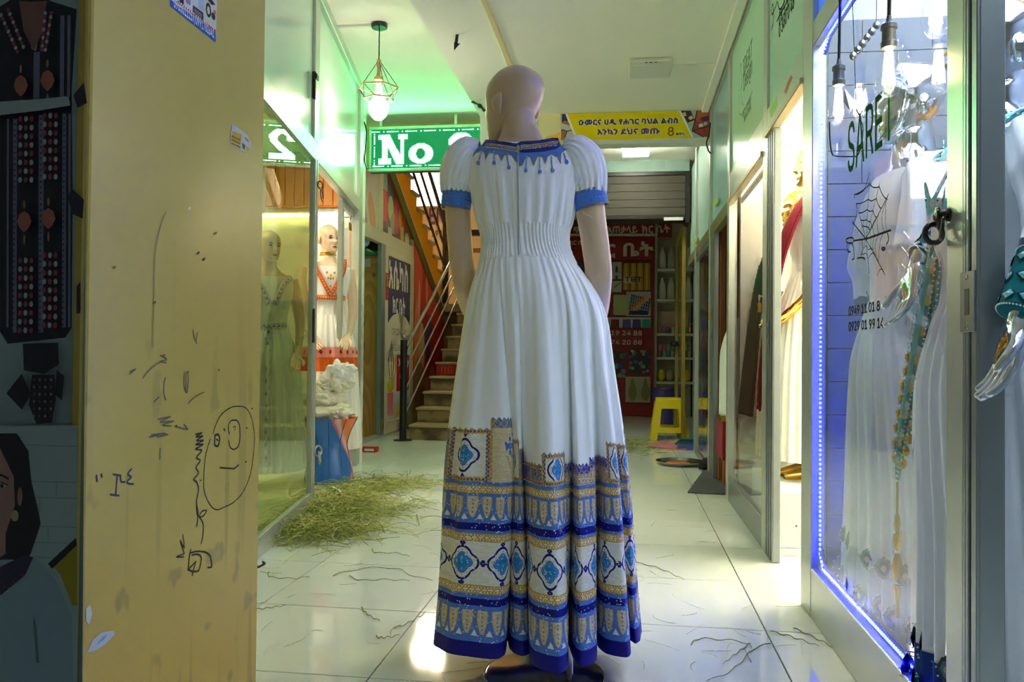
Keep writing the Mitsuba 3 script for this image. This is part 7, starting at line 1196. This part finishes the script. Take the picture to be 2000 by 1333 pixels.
# basket with cloths
P = onz(628, 950); bx, by = -2.07, 5.60; bx, by = P[0]-.02, P[1]+.2
k = thing('woven_basket', 'blue hourglass basket with a pink and orange pattern in the left doorway', 'basket')
prof = [(0, 0), (.165, 0), (.175, .02), (.168, .08), (.145, .18), (.128, .25), (.13, .29), (.15, .36), (.19, .44), (.20, .46), (.185, .455), (.14, .36), (0, .33)]
L = lathe(prof, 48, (bx, by, 0)); a = np.arctan2(L.vertices[:, 1]-by, L.vertices[:, 0]-bx); 
bl, pk, og, wh = lin(52, 116, 190), lin(226, 110, 140), lin(240, 120, 50), lin(230, 226, 220)
L = L.subdivide().subdivide(); a = np.arctan2(L.vertices[:, 1]-by, L.vertices[:, 0]-bx); zv = L.vertices[:, 2]; edge = -.62+.55*np.sin(zv*9+.4); d = a-edge
col = np.where((d > 0)[:, None], np.where((d < .12)[:, None], pk, np.where((d < .34)[:, None], wh*.7+pk*.3, og)), bl); col[a > 1.6] = bl
obj('body', L, 'print_gloss', k, smooth=True, color=col)
for j in range(10): w = j*2*math.pi/10; obj('rib', tube([(bx+(r+.002)*math.cos(w), by+(r+.002)*math.sin(w), z) for r, z in prof[1:10]], .0022, 5), 'rib_blue', k)
paint('rib_blue', (36, 76, 130), .4)
for i, (dx, dy, dz, r, c, lab) in enumerate(((0, 0, .50, (.19, .18, .06), (244, 240, 214), 'cream cloth hanging over the basket rim'), (-.03, 0, .60, (.17, .16, .07), (246, 242, 222), 'folded cream cloth in the middle of the basket heap'), (.03, .02, .70, (.14, .13, .07), (236, 232, 214), 'crumpled off white cloth near the top of the basket heap'), (.06, .04, .80, (.12, .12, .07), (244, 244, 238), 'white cloth topmost on the basket heap'))):
    c_ = ball((bx+dx, by+dy, dz), r, 4); c_ = c_.subdivide(); n_ = abs(meshkit.fbm(c_.vertices*9+i*7, 3)-.5)*2; n2_ = abs(meshkit.fbm(c_.vertices*24+i*3, 2, 4)-.5)*2; d_n = c_.vertices-[bx+dx, by+dy, dz]; c_.vertices += d_n/np.linalg.norm(d_n, axis=1, keepdims=True)*(n_*.13+n2_*.035-.05)[:, None]*np.array([1, 1, .8]); solid('cloth', lab, 'cloth', c_, 'cloth', smooth=True, color=lin(*c), group=None)

# ------------------------------------------------------------------ the white gown on the mannequin in front
from scipy.interpolate import PchipInterpolator, LinearNDInterpolator, NearestNDInterpolator
YM = 2.36
W = lambda x, y, Y=YM: ony(x, y, Y)
kD = thing('mannequin', 'bald beige mannequin seen from behind in the white and blue gown', 'mannequin')
Lj = [(903, 335, 2.36), (894, 400, 2.355), (899, 480, 2.36), (905, 535, 2.38), (917, 590, 2.47), (938, 640, 2.56), (962, 675, 2.60)]
Rj = [(1146, 335, 2.36), (1153, 410, 2.355), (1163, 480, 2.36), (1169, 535, 2.37), (1166, 600, 2.44), (1152, 650, 2.54), (1130, 690, 2.60)]
bm = body([(1.10, -.285, YM, .13, .10), (1.25, -.288, YM, .112, .085), (1.38, -.292, YM, .14, .10), (1.47, -.296, YM, .155, .085), (1.512, -.299, YM, .135, .070), (1.538, -.302, YM, .096, .058), (1.556, -.304, YM+.005, .068, .052), (1.60, -.306, YM+.01, .050, .048)],
          ((-.328, 2.385, 1.560), .92), [([W(*q) for q in Lj], (.046, .037, .037, .037, .035, .029, .024), -1, V3(.6, .3, .3)), ([W(*q) for q in Rj], (.050, .042, .040, .039, .036, .030, .025), 1, V3(-.6, .3, .3))],
          True, ([(-.303, YM, 1.50), (-.308, YM+.005, 1.58), (-.318, YM+.014, 1.66)], (.062, .050, .049)), edge=.009, sm=10)
obj('body', bm, 'skin', kD, smooth=True)
obj('base_plate', lathe([(0, 0), (.172, 0), (.175, .004), (.174, .010), (.165, .013), (.02, .016), (0, .016)], 48, (-.222, 2.36, 0)), 'plate_steel', kD, smooth=30, label='round polished base plate'); paint('plate_steel', (150, 146, 140), .1, 1.)
obj('pole', tube([(-.150, 2.36, .012), (-.150, 2.36, .95)], .012, 14), 'steel', kD, smooth=40, label='steel stand pole')
kW = thing('gown', 'white gown with blue and gold embroidered border, seen from behind', 'dress')

# hem line in plan, from the left side round the back to the right side and on round the front
HP = np.array([(-.534, 2.40), (-.532, 2.31), (-.520, 2.245), (-.480, 2.196), (-.431, 2.176), (-.366, 2.163), (-.330, 2.168), (-.314, 2.205), (-.322, 2.31), (-.308, 2.25), (-.290, 2.213), (-.266, 2.198), (-.250, 2.222), (-.258, 2.31), (-.248, 2.20), (-.229, 2.138), (-.188, 2.106), (-.156, 2.099), (-.138, 2.14), (-.152, 2.31), (-.137, 2.24), (-.121, 2.172), (-.103, 2.148), (-.080, 2.166), (-.066, 2.21), (-.078, 2.36), (-.066, 2.30), (-.045, 2.256), (-.018, 2.240), (.013, 2.236), (.024, 2.275), (.018, 2.375), (.036, 2.345), (.052, 2.38), (.058, 2.44),
               (.048, 2.52), (.03, 2.55), (.02, 2.60), (-.03, 2.66), (-.06, 2.645), (-.11, 2.70), (-.17, 2.715), (-.2, 2.69), (-.26, 2.72), (-.33, 2.70), (-.36, 2.665), (-.43, 2.655), (-.47, 2.60), (-.505, 2.565), (-.51, 2.51), (-.535, 2.46)])
def closed(P, n):
    P = np.asarray(P, float); k = len(P); Q = np.vstack([P[-4:], P, P[:5]]); t = np.r_[0, np.cumsum(np.sqrt(np.linalg.norm(np.diff(Q, axis=0), axis=1)))]
    from scipy.interpolate import CubicHermiteSpline as CH
    m = np.zeros_like(Q); m[1:-1] = (Q[2:]-Q[:-2])/(t[2:]-t[:-2])[:, None]*.85
    return CH(t, Q, m)(np.linspace(t[4], t[4+k], n, endpoint=False))
NC = 1000
d_ = closed(HP, 6000); sl = np.r_[0, np.cumsum(np.linalg.norm(np.diff(np.vstack([d_, d_[:1]]), axis=0), axis=1))]; LH = sl[-1]
uc = np.arange(NC)/NC*LH; Hc = np.stack([np.interp(uc, sl, np.r_[d_[:, i], d_[0, i]]) for i in (0, 1)], 1)
c0 = V3(-.238, 2.42); th = np.unwrap(np.arctan2(Hc[:, 1]-c0[1], Hc[:, 0]-c0[0])); 
from scipy.ndimage import gaussian_filter1d as gf
lin_ = th[0]+np.arange(NC)/NC*2*math.pi; ths = lin_+gf(th-lin_, 26, mode='wrap'); ths = np.maximum.accumulate(ths); ths = lin_+gf(ths-lin_, 8, mode='wrap')
Hs = c0+np.stack([.287*np.cos(ths), .262*np.sin(ths)], 1); Hf = Hc-Hs
ZH = .115
g_of = PchipInterpolator([0, .2, .358, .596, .755, .887, .94, .975, 1], [1, .905, .83, .675, .53, .365, .23, .10, 0]); 
hv = np.unique(np.r_[np.linspace(0, .55, 90), np.linspace(.55, .9, 40), np.linspace(.9, 1, 26)]); NR = len(hv)
gr_ = np.random.default_rng(21)
def wob(kmin, kmax, p=0): return sum(gr_.normal(0, 1)*np.sin(k*ths+gr_.uniform(0, 7)) for k in range(kmin, kmax))/math.sqrt(kmax-kmin)
w1, w2 = wob(14, 30), wob(34, 64)
w1 = np.tanh(w1*1.2); w2 = np.tanh(w2)
Wx = V3(-.279, YM); _cw, _sw = sup(ths, 2.35); waist = Wx+np.stack([.1450*_cw, .1090*_sw], 1); nrm2 = np.stack([np.cos(ths), np.sin(ths)*1.15], 1); nrm2 /= np.linalg.norm(nrm2, axis=1, keepdims=True)
zw = 1.188+.016*np.clip(-np.sin(ths), -1, 1)**2*np.sign(-np.sin(ths))
SK = np.zeros((NR, NC, 3))
for i, h in enumerate(hv):
    g = g_of(h); f = (1-h)**1.35
    a1 = .0085*math.sin(min(1, (1-h)*1.5)*math.pi/2)*(1 if h > .42 else max(.25, h/.42)); a2 = .0024*np.exp(-((h-.93)/.10)**2)+.0014*(h > .5)*(1-h)
    if h > .97: a1 *= (1-h)/.03+.12; 
    P = waist+(Hs-waist)*g+Hf*f+nrm2*(w1*a1+w2*a2)[:, None]
    P[:, 0] += .05*np.exp(-((uc-.48)/.14)**2)*min(h/.45, 1)*(1-max(0, (h-.55)/.45))-.011*np.clip(-np.cos(ths), 0, 1)*math.exp(-((h-.5)/.25)**2)+.009*np.clip(np.cos(ths), 0, 1)*math.exp(-((h-.86)/.10)**2)
    SK[i, :, :2] = P; SK[i, :, 2] = ZH*(1-h)+zw*h
vv = (hv*(1.188-ZH))
V = np.concatenate([SK, SK[:, :1]], 1).reshape(-1, 3); UV = np.stack([np.tile(np.r_[uc, LH], NR), np.repeat(vv, NC+1)], 1)
sk = mk(V, grid_faces(NR, NC+1, False))
# blocks of the border along the hem: from, to, kind, top
REG = [(0, .08, 3, .60), (.08, .165, 3, .60), (.165, .335, 1, .603), (.335, .50, 2, .632), (.50, .675, 1, .575), (.675, .80, 3, .55), (.80, .915, 3, .515), (.915, .985, 3, .515), (.985, 1.13, 1, .545), (1.13, 1.50, 4, .515), (1.50, 1.79, 4, .53), (1.79, 1.90, 1, .572), (1.90, 1.97, 3, .55)]
uN = REG[-1][1]; q = uN; i = 0
while q < LH: w_ = (.115, .075, .10)[i % 3]; REG.append((q, min(q+w_, LH), (1, 2, 4)[i % 3], (.56, .60, .53)[i % 3])); q += w_; i += 1
def _dress(p, n, uv):
    u, v = mi.Float(uv.x), mi.Float(uv.y); one = mi.Float(1); L = lambda *c: mi.Color3f(*[float(x) for x in lin(*c)])
    thr = noise(u*60, v*1400, 3); thrv = noise(u*1300, v*70, 9); grain = noise(u*900, v*900, 2)
    white, beige, navy, blue, gold = L(232, 229, 214)*(.80+.28*thr), L(208, 190, 152)*(.75+.35*thr), L(18, 14, 120)*(.8+.4*grain), L(78, 120, 198)*(.7+.5*grain), L(196, 152, 20)*(.65+.6*grain)
    cloth = L(244, 246, 246)
    C = [cloth]
    def put(col, m): C[0] = C[0]*(1-m)+col*m
    def inb(a, b): return dr.select((v >= a) & (v < b), one, 0)
    tri = lambda x: dr.abs(frac(x)-.5)*2
    sst = lambda a, b, x: smoothstep(a, b, x)
    def chain_(vc, h, per, m):
        s = tri(u/per); t = dr.abs(v-vc)/(h/2); X = dr.minimum(dr.abs(s-t), dr.abs(1-s-t))
        put(white, m); put(gold, m*sst(.30, .18, X)); put(gold, m*sst(.80, .90, t)); 
        d = dr.sqrt(dr.square((frac(u/per)-.5)*per)+dr.square(v-vc)); put(L(225, 205, 215), m*sst(.0036, .0026, d)); put(L(250, 250, 250), m*sst(.0016, .001, d))
    def petals(v0, v1, per, m):
        x = (frac(u/per)-.5)*per; t = (v-v0)/(v1-v0); hw = per*.36*dr.sqrt(dr.clip((t-.06)/.55, 0, 1)); put(blue, m); put(white, m*sst(.30, .20, t+dr.abs(x)/per*-.0+ (0.5-dr.abs(x)/per)*1.1))
        put(gold*.6+blue*.3, m*sst(.0022, .001, dr.abs(dr.abs(x)-hw))*sst(.04, .08, t)); put(beige, m*sst(-.0004, .001, hw-dr.abs(x)-.0012)*sst(.05, .08, t))
        bd = dr.abs(frac(v/.011)-.5)*.011; put(blue, m*sst(.0030, .0018, dr.sqrt(dr.square(x)+dr.square(bd)))*sst(.15, .25, t)*sst(.98, .88, t))
    def medallion(x, y, a, b, m, knots):
        X, Y = x/b, y/a; ph = dr.atan2(Y, X); q1 = dr.sqrt(dr.square(X/.64)+dr.square(Y)); q2 = dr.sqrt(dr.square(X)+dr.square(Y/.60)); hh = dr.clip(.5+.5*(q1-q2)/.12, 0, 1); qd = q1+(q2-q1)*hh-.12*hh*(1-hh)+.02; ins = lambda r, s=.05: sst(r, r-s, qd)
        put(navy, m*ins(1.0)); put(white, m*ins(.86)); gd = dr.abs(frac(ph*2.228)-.5)*1.0
        put(gold*.7, m*sst(.75, .70, qd)*sst(.66, .70, qd)*sst(.22, .14, gd)); put(L(66, 128, 204)*(.75+.4*thr), m*ins(.64)); put(L(34, 130, 190)*(.7+.5*thr), m*ins(.42)); 
        gx, gy = (frac(X*3.2+.5)-.5)/3.2*b, (frac(Y*3.2+.5)-.5)/3.2*a
        put(L(150, 226, 240), m*sst(.0024, .0014, dr.sqrt(gx*gx+gy*gy))*sst(.52, .46, dr.abs(X)+dr.abs(Y)))
        for kx, ky in knots:
            for ox, oy in ((0, 0), (.005, 0), (-.005, 0), (0, .005), (0, -.005)): put(navy, m*sst(.0046, .0036, dr.sqrt(dr.square(x-kx-ox)+dr.square(y-ky-oy))))
            put(L(200, 220, 240), m*sst(.0016, .0009, dr.sqrt(dr.square(x-kx)+dr.square(y-ky))))
    # bands from the hem upwards
    put(navy, inb(-1, .040)); put(blue, inb(.040, .056)); petals(.056, .122, .044, inb(.056, .122)); put(blue, inb(.122, .134)); put(navy, inb(.134, .153)); put(blue, inb(.153, .165)); chain_(.1765, .023, .019, inb(.165, .188))
    m = inb(.188, .302); put(white, m); medallion((frac(u/.125+.404)-.5)*.125, v-.245, .049, .054, m, ((0, .0525), (0, -.0525), (.0605, 0), (-.0605, 0)))
    chain_(.3130, .022, .019, inb(.302, .324)); put(blue, inb(.324, .332)); put(navy, inb(.332, .351)); put(blue, inb(.351, .361)); petals(.361, .422, .044, inb(.361, .422)); put(blue, inb(.422, .430)); chain_(.4405, .021, .019, inb(.430, .451)); put(blue, inb(.451, .461))
    # stepped blocks
    u0, w, kind, top = mi.Float(0), one, mi.Float(0), mi.Float(.5)
    for a, b, kk, tp in REG:
        s = (u >= a) & (u < b); u0 = dr.select(s, a, u0); w = dr.select(s, b-a, w); kind = dr.select(s, kk, kind); top = dr.select(s, tp, top)
    on = dr.select((v >= .461) & (v < top+.003*dr.sin(u*260)), one, 0); x = u-u0; e = dr.minimum(x, w-x); et = dr.minimum(top-v, v-.461)
    frame = L(96, 100, 160)*(.6+.7*grain)
    def scallop(ed, along, wid): return sst(wid+.003, wid, ed+.004*dr.abs(dr.sin(along*3.1416/.011)))
    def gems(ed, along, c, m):
        dd = dr.sqrt(dr.square((frac(along/.011)-.5)*.011)+dr.square(ed-c)); put(L(74, 70, 130), m*sst(.0042, .0030, dd)); put(gold, m*sst(.0060, .0050, dd)*sst(.0036, .0046, dd))
    k1 = on*dr.select(kind == 1, one, 0); put(white, k1); medallion(x-w*.5, v-(.461+top)*.5, .049, dr.minimum(w*.37, .052), k1, ((0, .058), (0, -.058)))
    fr = k1*dr.maximum(scallop(e, v, .013), scallop(et, u, .014)); put(frame*.3+gold*1.0, fr); gems(e, v, .006, k1*sst(.014, .012, e)); gems(et, u, .006, k1*sst(.014, .012, et)); gems(e, v+.0055, .0125, k1*sst(.017, .015, e))
    k2 = on*dr.select(kind == 2, one, 0); put(L(220, 202, 160)*(.75+.35*thr), k2); tb = k2*sst(.026, .024, top-v); put(blue*.9, tb)
    s = tri(u/.03); t = dr.abs(top-v-.013)/.011; put(gold, tb*sst(.26, .14, dr.abs(s-t)))
    cx, cy = x-w*.5, v-(.461+top)*.5-.012
    for ox, oy, r in ((0, 0, .010), (.017, 0, .008), (-.017, 0, .009), (0, .018, .008), (0, -.018, .008), (-.024, .007, .006), (.022, .03, .006), (-.02, -.008, .005), (.012, -.026, .006)): put(L(50, 96, 196)*(.7+.5*thr), k2*sst(r, r-.0015, dr.sqrt(dr.square(cx-ox)+dr.square(cy-oy))))
    put(gold*.8, k2*sst(.0022, .0012, dr.abs((v-.461)*.55+x-w*.62))*sst(.55, .60, 1-(v-.461)/(top-.461))); put(frame*.3+gold*.9, k2*scallop(e, v, .008))
    k3 = on*dr.select(kind == 3, one, 0); put(L(96, 110, 170)*(.65+.6*thrv), k3); s = dr.abs(x-w*.5)/dr.minimum(w*.4, .013); t = tri(v/.034); put(L(50, 46, 120), k3*sst(.98, .9, s+t)); put(gold, k3*sst(.22, .12, dr.abs(s+t-.95))); fr3 = k3*dr.maximum(scallop(e, v, .009), scallop(et, u, .011)); put(frame*.4+gold*.7, fr3); gems(e, v, .006, k3*sst(.014, .012, e)); gems(et, u, .006, k3*sst(.013, .011, et))
    k4 = on*dr.select(kind == 4, one, 0); put(L(206, 180, 138)*(.7+.45*thr), k4); 
    gx, gy = (frac(u/.022+.5*dr.floor(v/.016))-.5)*.022, (frac(v/.016)-.5)*.016; put(L(120, 100, 70), k4*sst(.0011, .0005, dr.abs(gy+.0072)))
    for ox, oy in ((0, .0015), (.003, -.001), (-.003, -.001), (0, -.003)): put(L(86, 92, 190), k4*sst(.0022, .0013, dr.sqrt(dr.square(gx-ox)+dr.square(gy-oy))))
    tb = k4*sst(.026, .024, top-v); put(L(50, 56, 160), tb); s = tri(u/.034); t = dr.abs(top-v-.013)/.011; put(gold, tb*sst(.26, .12, dr.abs(s-t))); put(L(70, 80, 190), tb*sst(.0050, .0040, dr.sqrt(dr.square((frac(u/.034)-.5)*.034)*.5+dr.square(top-v-.013))))
    sp = cell_rand(dr.floor(u*330), dr.floor(v*330), 5); put(L(250, 246, 230), dr.select((v < top) & (v > .04) & (sp > .968), one, 0)*.75)  # scattered bright dots paint the sparkle of stones into the cloth
    return C[0]
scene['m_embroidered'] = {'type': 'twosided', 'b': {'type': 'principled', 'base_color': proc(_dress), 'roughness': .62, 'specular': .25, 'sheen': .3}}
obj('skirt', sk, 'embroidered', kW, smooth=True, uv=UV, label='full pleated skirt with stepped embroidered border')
# rhinestones along the border, real little stones
def skirt_pt(u, v, off=.0012):
    j = (u/LH*NC) % NC; j0 = int(j); f = j-j0; i = np.searchsorted(vv, v)-1; i = min(max(i, 0), NR-2); t = (v-vv[i])/(vv[i+1]-vv[i])
    A = lambda ii, jj: SK[ii, jj % NC]
    P = (A(i, j0)*(1-f)+A(i, j0+1)*f)*(1-t)+(A(i+1, j0)*(1-f)+A(i+1, j0+1)*f)*t; d = np.cross(A(i, j0+2)-A(i, j0-2), A(i+1, j0)-A(i, j0)); d /= np.linalg.norm(d)+1e-12
    return P+d*off
st, g_ = [], np.random.default_rng(9)
for v in (.1765, .313, .4405):
    for u in np.arange(0, LH, .019): st.append((u+.0095, v+g_.normal(0, .003)))
for u in np.arange(0, LH, .044):
    for v in (.075, .092, .108, .378, .394, .410): st.append((u+.022, v))
for a, b, kk, tp in REG:
    if kk in (1, 3):
        for v in np.arange(.466, tp-.004, .0125): st += [(a+.006, v), (b-.006, v+.005)]
        for u in np.arange(a, b, .0125): st += [(u, tp-.006), (u+.005, .466)]
    else:
        for q in range(int((b-a)/.012*3)): st.append((g_.uniform(a, b), g_.uniform(.47, tp-.005)))
for i in range(int(LH/.125)+1):
    uc_ = (i+.096)*.125
    for q in range(9): st.append((uc_+g_.normal(0, .012), .245+g_.normal(0, .014)))
sm_ = trimesh.creation.icosphere(subdivisions=0); P = np.array([skirt_pt(u % LH, v) for u, v in st]); rad = g_.uniform(.0009, .0016, len(P))
VV = (sm_.vertices[None]*rad[:, None, None]+P[:, None]).reshape(-1, 3); FF = (sm_.faces[None]+(np.arange(len(P))*len(sm_.vertices))[:, None, None]).reshape(-1, 3)
obj('rhinestones', TM(VV, FF, process=False), 'stone', kW, kind='stuff', label='tiny sparkling rhinestones'); scene['m_stone'] = {'type': 'roughconductor', 'alpha': .12, 'specular_reflectance': {'type': 'rgb', 'value': [.95, .95, 1.]}}

# bodice
NB = 720; ab = np.arange(NB)*2*math.pi/NB
BL_ = [(1.188, -.279, .1450, .1090, 0), (1.197, -.280, .1425, .108, .5), (1.22, -.284, .1345, .102, 1), (1.25, -.287, .1285, .098, 1), (1.272, -.289, .1285, .098, 1), (1.292, -.290, .1325, .101, .6), (1.306, -.2905, .1375, .104, .1), (1.345, -.291, .146, .112, 0), (1.40, -.293, .157, .121, 0), (1.45, -.295, .166, .119, 0), (1.485, -.297, .168, .107, 0), (1.508, -.299, .156, .095, 0), (1.524, -.301, .140, .087, 0), (1.538, -.303, .122, .078, 0), (1.549, -.304, .108, .071, 0)]
BL_ = np.array(BL_); zb = np.unique(np.r_[np.linspace(1.188, 1.31, 40), np.linspace(1.31, 1.549, 50)]); qb = PchipInterpolator(BL_[:, 0], BL_[:, 1:])(zb)
c2, s2 = sup(ab, 2.35); BD = np.zeros((len(zb), NB, 3)); gg = np.random.default_rng(5)
ru = np.sign(np.sin(78*ab+.8*np.sin(9*ab)))*abs(np.sin(78*ab+.8*np.sin(9*ab)))**.7; ga = np.tanh(1.2*sum(gg.normal(0, 1)*np.sin(k*ab+gg.uniform(0, 7)) for k in range(12, 34))/4.5)
for i, z in enumerate(zb):
    d = qb[i, 3]*.0021*ru*(1+.3*np.sin(z*420)) + .0055*ga*np.exp(-((z-1.325)/.045)**2)*(z > 1.30) + .0022*ga*(z > 1.36)*math.exp(-((z-1.38)/.06)**2)
    zb_ = 1.188+.016*np.sign(-np.sin(ab))*np.clip(-np.sin(ab), -1, 1)**2; k = np.clip((1.31-z)/.122, 0, 1)
    dip = np.clip((z-1.50)/.049, 0, 1)*(-.016*np.clip(-np.sin(ab), 0, 1)**2+.002)
    BD[i] = np.stack([qb[i, 0]+(qb[i, 1]+d)*c2, YM+(qb[i, 2]+d)*s2, z+(zb_-1.188)*k+dip], 1)
obj('bodice', loft(BD, False), 'cloth', kW, smooth=True, color=lin(244, 246, 246), label='gathered bodice with ruched waist')
back = BD[:, (np.sin(ab) < .25)].reshape(-1, 3); fY = LinearNDInterpolator(back[:, [0, 2]], back[:, 1]); fN = NearestNDInterpolator(back[:, [0, 2]], back[:, 1])
def onback(x, y, off):
    P = W(x, y, YM-.10)
    for _ in range(4):
        yy = fY(P[0], P[2]); yy = float(yy) if np.isfinite(yy) else float(fN(P[0], P[2])); P = ony(x, y, yy)
    return P-V3(0, off, 0)
def patch(pts, off=.0022):
    pg = Polygon(pts).buffer(0) if not hasattr(pts, 'area') else pts; ms = []
    for p in getattr(pg, 'geoms', [pg]):
        if p.is_empty: continue
        v, f = trimesh.creation.triangulate_polygon(p, engine='earcut'); v3, f = trimesh.remesh.subdivide_to_size(np.c_[v, v[:, 0]*0], f, 9.); o = np.array([onback(x, y, off) for x, y in v3[:, :2]])
        n = np.cross(o[f[:, 1]]-o[f[:, 0]], o[f[:, 2]]-o[f[:, 0]]); f = np.where((n[:, 1] > 0)[:, None], f[:, ::-1], f); ms.append(TM(o, f, process=False))
    return cat(ms)
z6 = lambda pts: [(820+x/2.898, 100+y/2.898) for x, y in pts]
top = z6([(300, 560), (345, 538), (372, 520), (420, 524), (480, 534), (545, 545), (575, 530), (640, 527), (700, 520), (750, 511), (780, 512), (830, 540)])
inner = z6([(372, 519), (420, 523), (480, 532), (548, 543), (575, 530), (640, 526), (700, 519), (752, 510), (782, 512)]); lower = z6([(800, 530), (770, 552), (700, 566), (640, 570), (580, 572), (540, 560), (480, 556), (400, 542), (355, 530)])
obj('collar', patch([(x, y-6.5) for x, y in inner]+[(x, y+1.5) for x, y in lower], .0020), 'print', kW, color=lin(26, 34, 110), label='navy gold beaded collar')
blue_ = z6([(355, 530), (400, 542), (480, 556), (540, 560), (580, 572), (640, 570), (700, 566), (770, 552), (805, 535), (850, 545), (858, 556), (820, 562), (800, 580), (798, 640), (780, 600), (745, 585), (722, 600), (710, 640), (695, 600), (665, 596), (645, 650), (625, 600), (600, 600), (580, 648), (562, 652), (556, 600), (545, 630), (520, 590), (480, 585), (462, 622), (445, 585), (400, 575), (388, 580), (372, 618), (366, 575), (345, 565), (318, 575), (300, 600), (310, 572), (285, 580), (272, 582), (300, 558)])
obj('drip_lace', patch(blue_, .0016), 'print', kW, color=lin(82, 124, 196), label='light blue dripping lace round the neckline')
V = []
for P in (((345, 575), (330, 640)), ((422, 570), (420, 638)), ((494, 580), (504, 665)), ((604, 600), (600, 682)), ((678, 610), (680, 690)), ((745, 600), (752, 682)), ((815, 580), (832, 635))):
    (ax, ay), (bx_, by_) = z6(P); V.append(patch(unary_union([LineString([(ax, ay), (bx_, by_)]).buffer(1.3), ell(bx_, by_-2, 3.4, 4.6)]), .0020))
[obj('drop', m_, 'print', kW, color=lin(66, 112, 190)) for m_ in V]
V = []
Lc = LineString(inner[:9]); 
for t_ in np.linspace(.02, .98, 44):
    p = Lc.interpolate(t_, normalized=True)
    for o in (2., 5.5, 9.): V.append(ball(onback(p.x+g_.normal(0, .6), p.y+o, .0035), .0021, 1))
obj('collar_stones', cat(V), 'stone', kW, kind='stuff')
V = []
for t_ in np.linspace(.02, .98, 30):
    p = Lc.interpolate(t_, normalized=True); V.append(ring(onback(p.x, p.y+5.5, .003), .0048, .0011, (0, 1, .2), 12, 5))
obj('collar_goldwork', cat(V), 'brass', kW, kind='stuff'); Lb = LineString(blue_[9:]); obj('lace_edge', cat([ball(onback(p.x, p.y, .003), .0013, 0) for p in [Lb.interpolate(t_, normalized=True) for t_ in np.linspace(0, 1, 150)]]), 'brass', kW, kind='stuff')
V = []
for P in (((345, 575), (330, 640)), ((422, 570), (420, 638)), ((494, 580), (504, 665)), ((604, 600), (600, 682)), ((678, 610), (680, 690)), ((745, 600), (752, 682))):
    (ax, ay), (bx_, by_) = z6(P); V += [ball(onback(ax+(bx_-ax)*t_, ay+(by_-ay)*t_, .004), .0019, 1) for t_ in np.linspace(0, 1.05, 7)]
obj('drop_stones', cat(V), 'stone', kW, kind='stuff')
zp_ = [onback(1012+.010*(y-300)*1.0, y, .0025) for y in np.linspace(288, 502, 30)]
obj('zipper', tube(zp_, .0022, 6), 'zip', kW, smooth=True, label='back zip'); obj('zip_pull', tube([zp_[0]+V3(0, -.003, .004), zp_[1]+V3(.002, -.004, 0), zp_[2]+V3(.002, -.003, .0)], .0028, 6), 'steel', kW)
# sleeves and cuffs
def sleeve(pts, cuff, seed):
    P = np.array([[*W(x, y, Y), r] for x, y, r, Y in pts]); Q = spline(P, 34); a = np.arange(200)*2*math.pi/200; g = np.random.default_rng(seed)
    t = np.gradient(Q[:, :3], axis=0); t /= np.linalg.norm(t, axis=1, keepdims=True); R = []
    wv = np.tanh(1.2*sum(g.normal(0, 1)*np.sin(k*a+g.uniform(0, 7)) for k in range(8, 22))/3.4)
    for i in range(34):
        v = np.cross(t[i], V3(0, 1, 0)); v /= np.linalg.norm(v); u = np.cross(v, t[i]); s = i/33; amp = .0035*(math.exp(-((s-1)/.35)**2)+.7*math.exp(-(s/.25)**2)+.15)
        R.append(Q[i, :3]+(Q[i, 3]+amp*wv)[:, None]*(np.cos(a)[:, None]*v+np.sin(a)[:, None]*u*1.0))
    obj('sleeve', loft(R, False), 'cloth', kW, smooth=True, color=lin(244, 246, 246), label='short puffed sleeve')
    A, Bq = W(*cuff[0]), W(*cuff[1]); ax = Bq-A; h = np.linalg.norm(ax); ax /= h; r0, r1 = cuff[2]
    v = np.cross(ax, V3(0, 1, 0)); v /= np.linalg.norm(v); u = np.cross(v, ax); R = []
    for s in (0, .03, .5, .97, 1.): rr = r0+(r1-r0)*s+(.0015 if 0 < s < 1 else 0); R.append(A+ax*h*s+rr*(np.cos(a)[:, None]*v+np.sin(a)[:, None]*u))
    cf = obj('cuff', loft(R, False), 'cloth', kW, smooth=40, color=lin(72, 118, 200), label='blue sparkling cuff')
    for s in (.0, 1.): rr = r0+(r1-r0)*s+.001; obj('gold_edge', tube([A+ax*h*s+rr*(math.cos(w)*v+math.sin(w)*u) for w in np.linspace(0, 2*math.pi, 49)], .0012, 5, False), 'brass', cf)
    V = []
    for w in np.linspace(0, 2*math.pi, 33)[:-1]:
        for q, s in enumerate((.2, .4, .6, .8)):
            w2_ = w+(abs(((w*8/math.pi) % 2)-1)*.10)*(q-1.5); rr = r0+(r1-r0)*s+.0018
            V.append(ball(A+ax*h*s+rr*(math.cos(w2_)*v+math.sin(w2_)*u), g.uniform(.0010, .0019), 0))
    obj('stones', cat(V), 'stone', cf, kind='stuff')
sleeve([(938, 296, .030, 2.345), (922, 300, .052, 2.345), (908, 318, .064, 2.35), (900, 342, .0625, 2.352), (895, 362, .053, 2.355), (893, 378, .046, 2.355)], ((894, 375, 2.355), (889.5, 409, 2.355), (.0440, .0425)), 1)
sleeve([(1100, 292, .030, 2.345), (1118, 297, .052, 2.345), (1135, 316, .064, 2.35), (1145, 342, .061, 2.352), (1149, 362, .053, 2.355), (1150, 378, .0485, 2.355)], ((1148, 376, 2.355), (1157, 407, 2.355), (.0490, .0470)), 2)
solid('loose_thread', 'loose white thread dangling from the right blue cuff', 'thread', tube(spline([W(1138, 411, 2.30), W(1143, 418, 2.30), W(1150, 421, 2.31), W(1157, 426, 2.31)], 14), .0007, 5), 'white_paint')
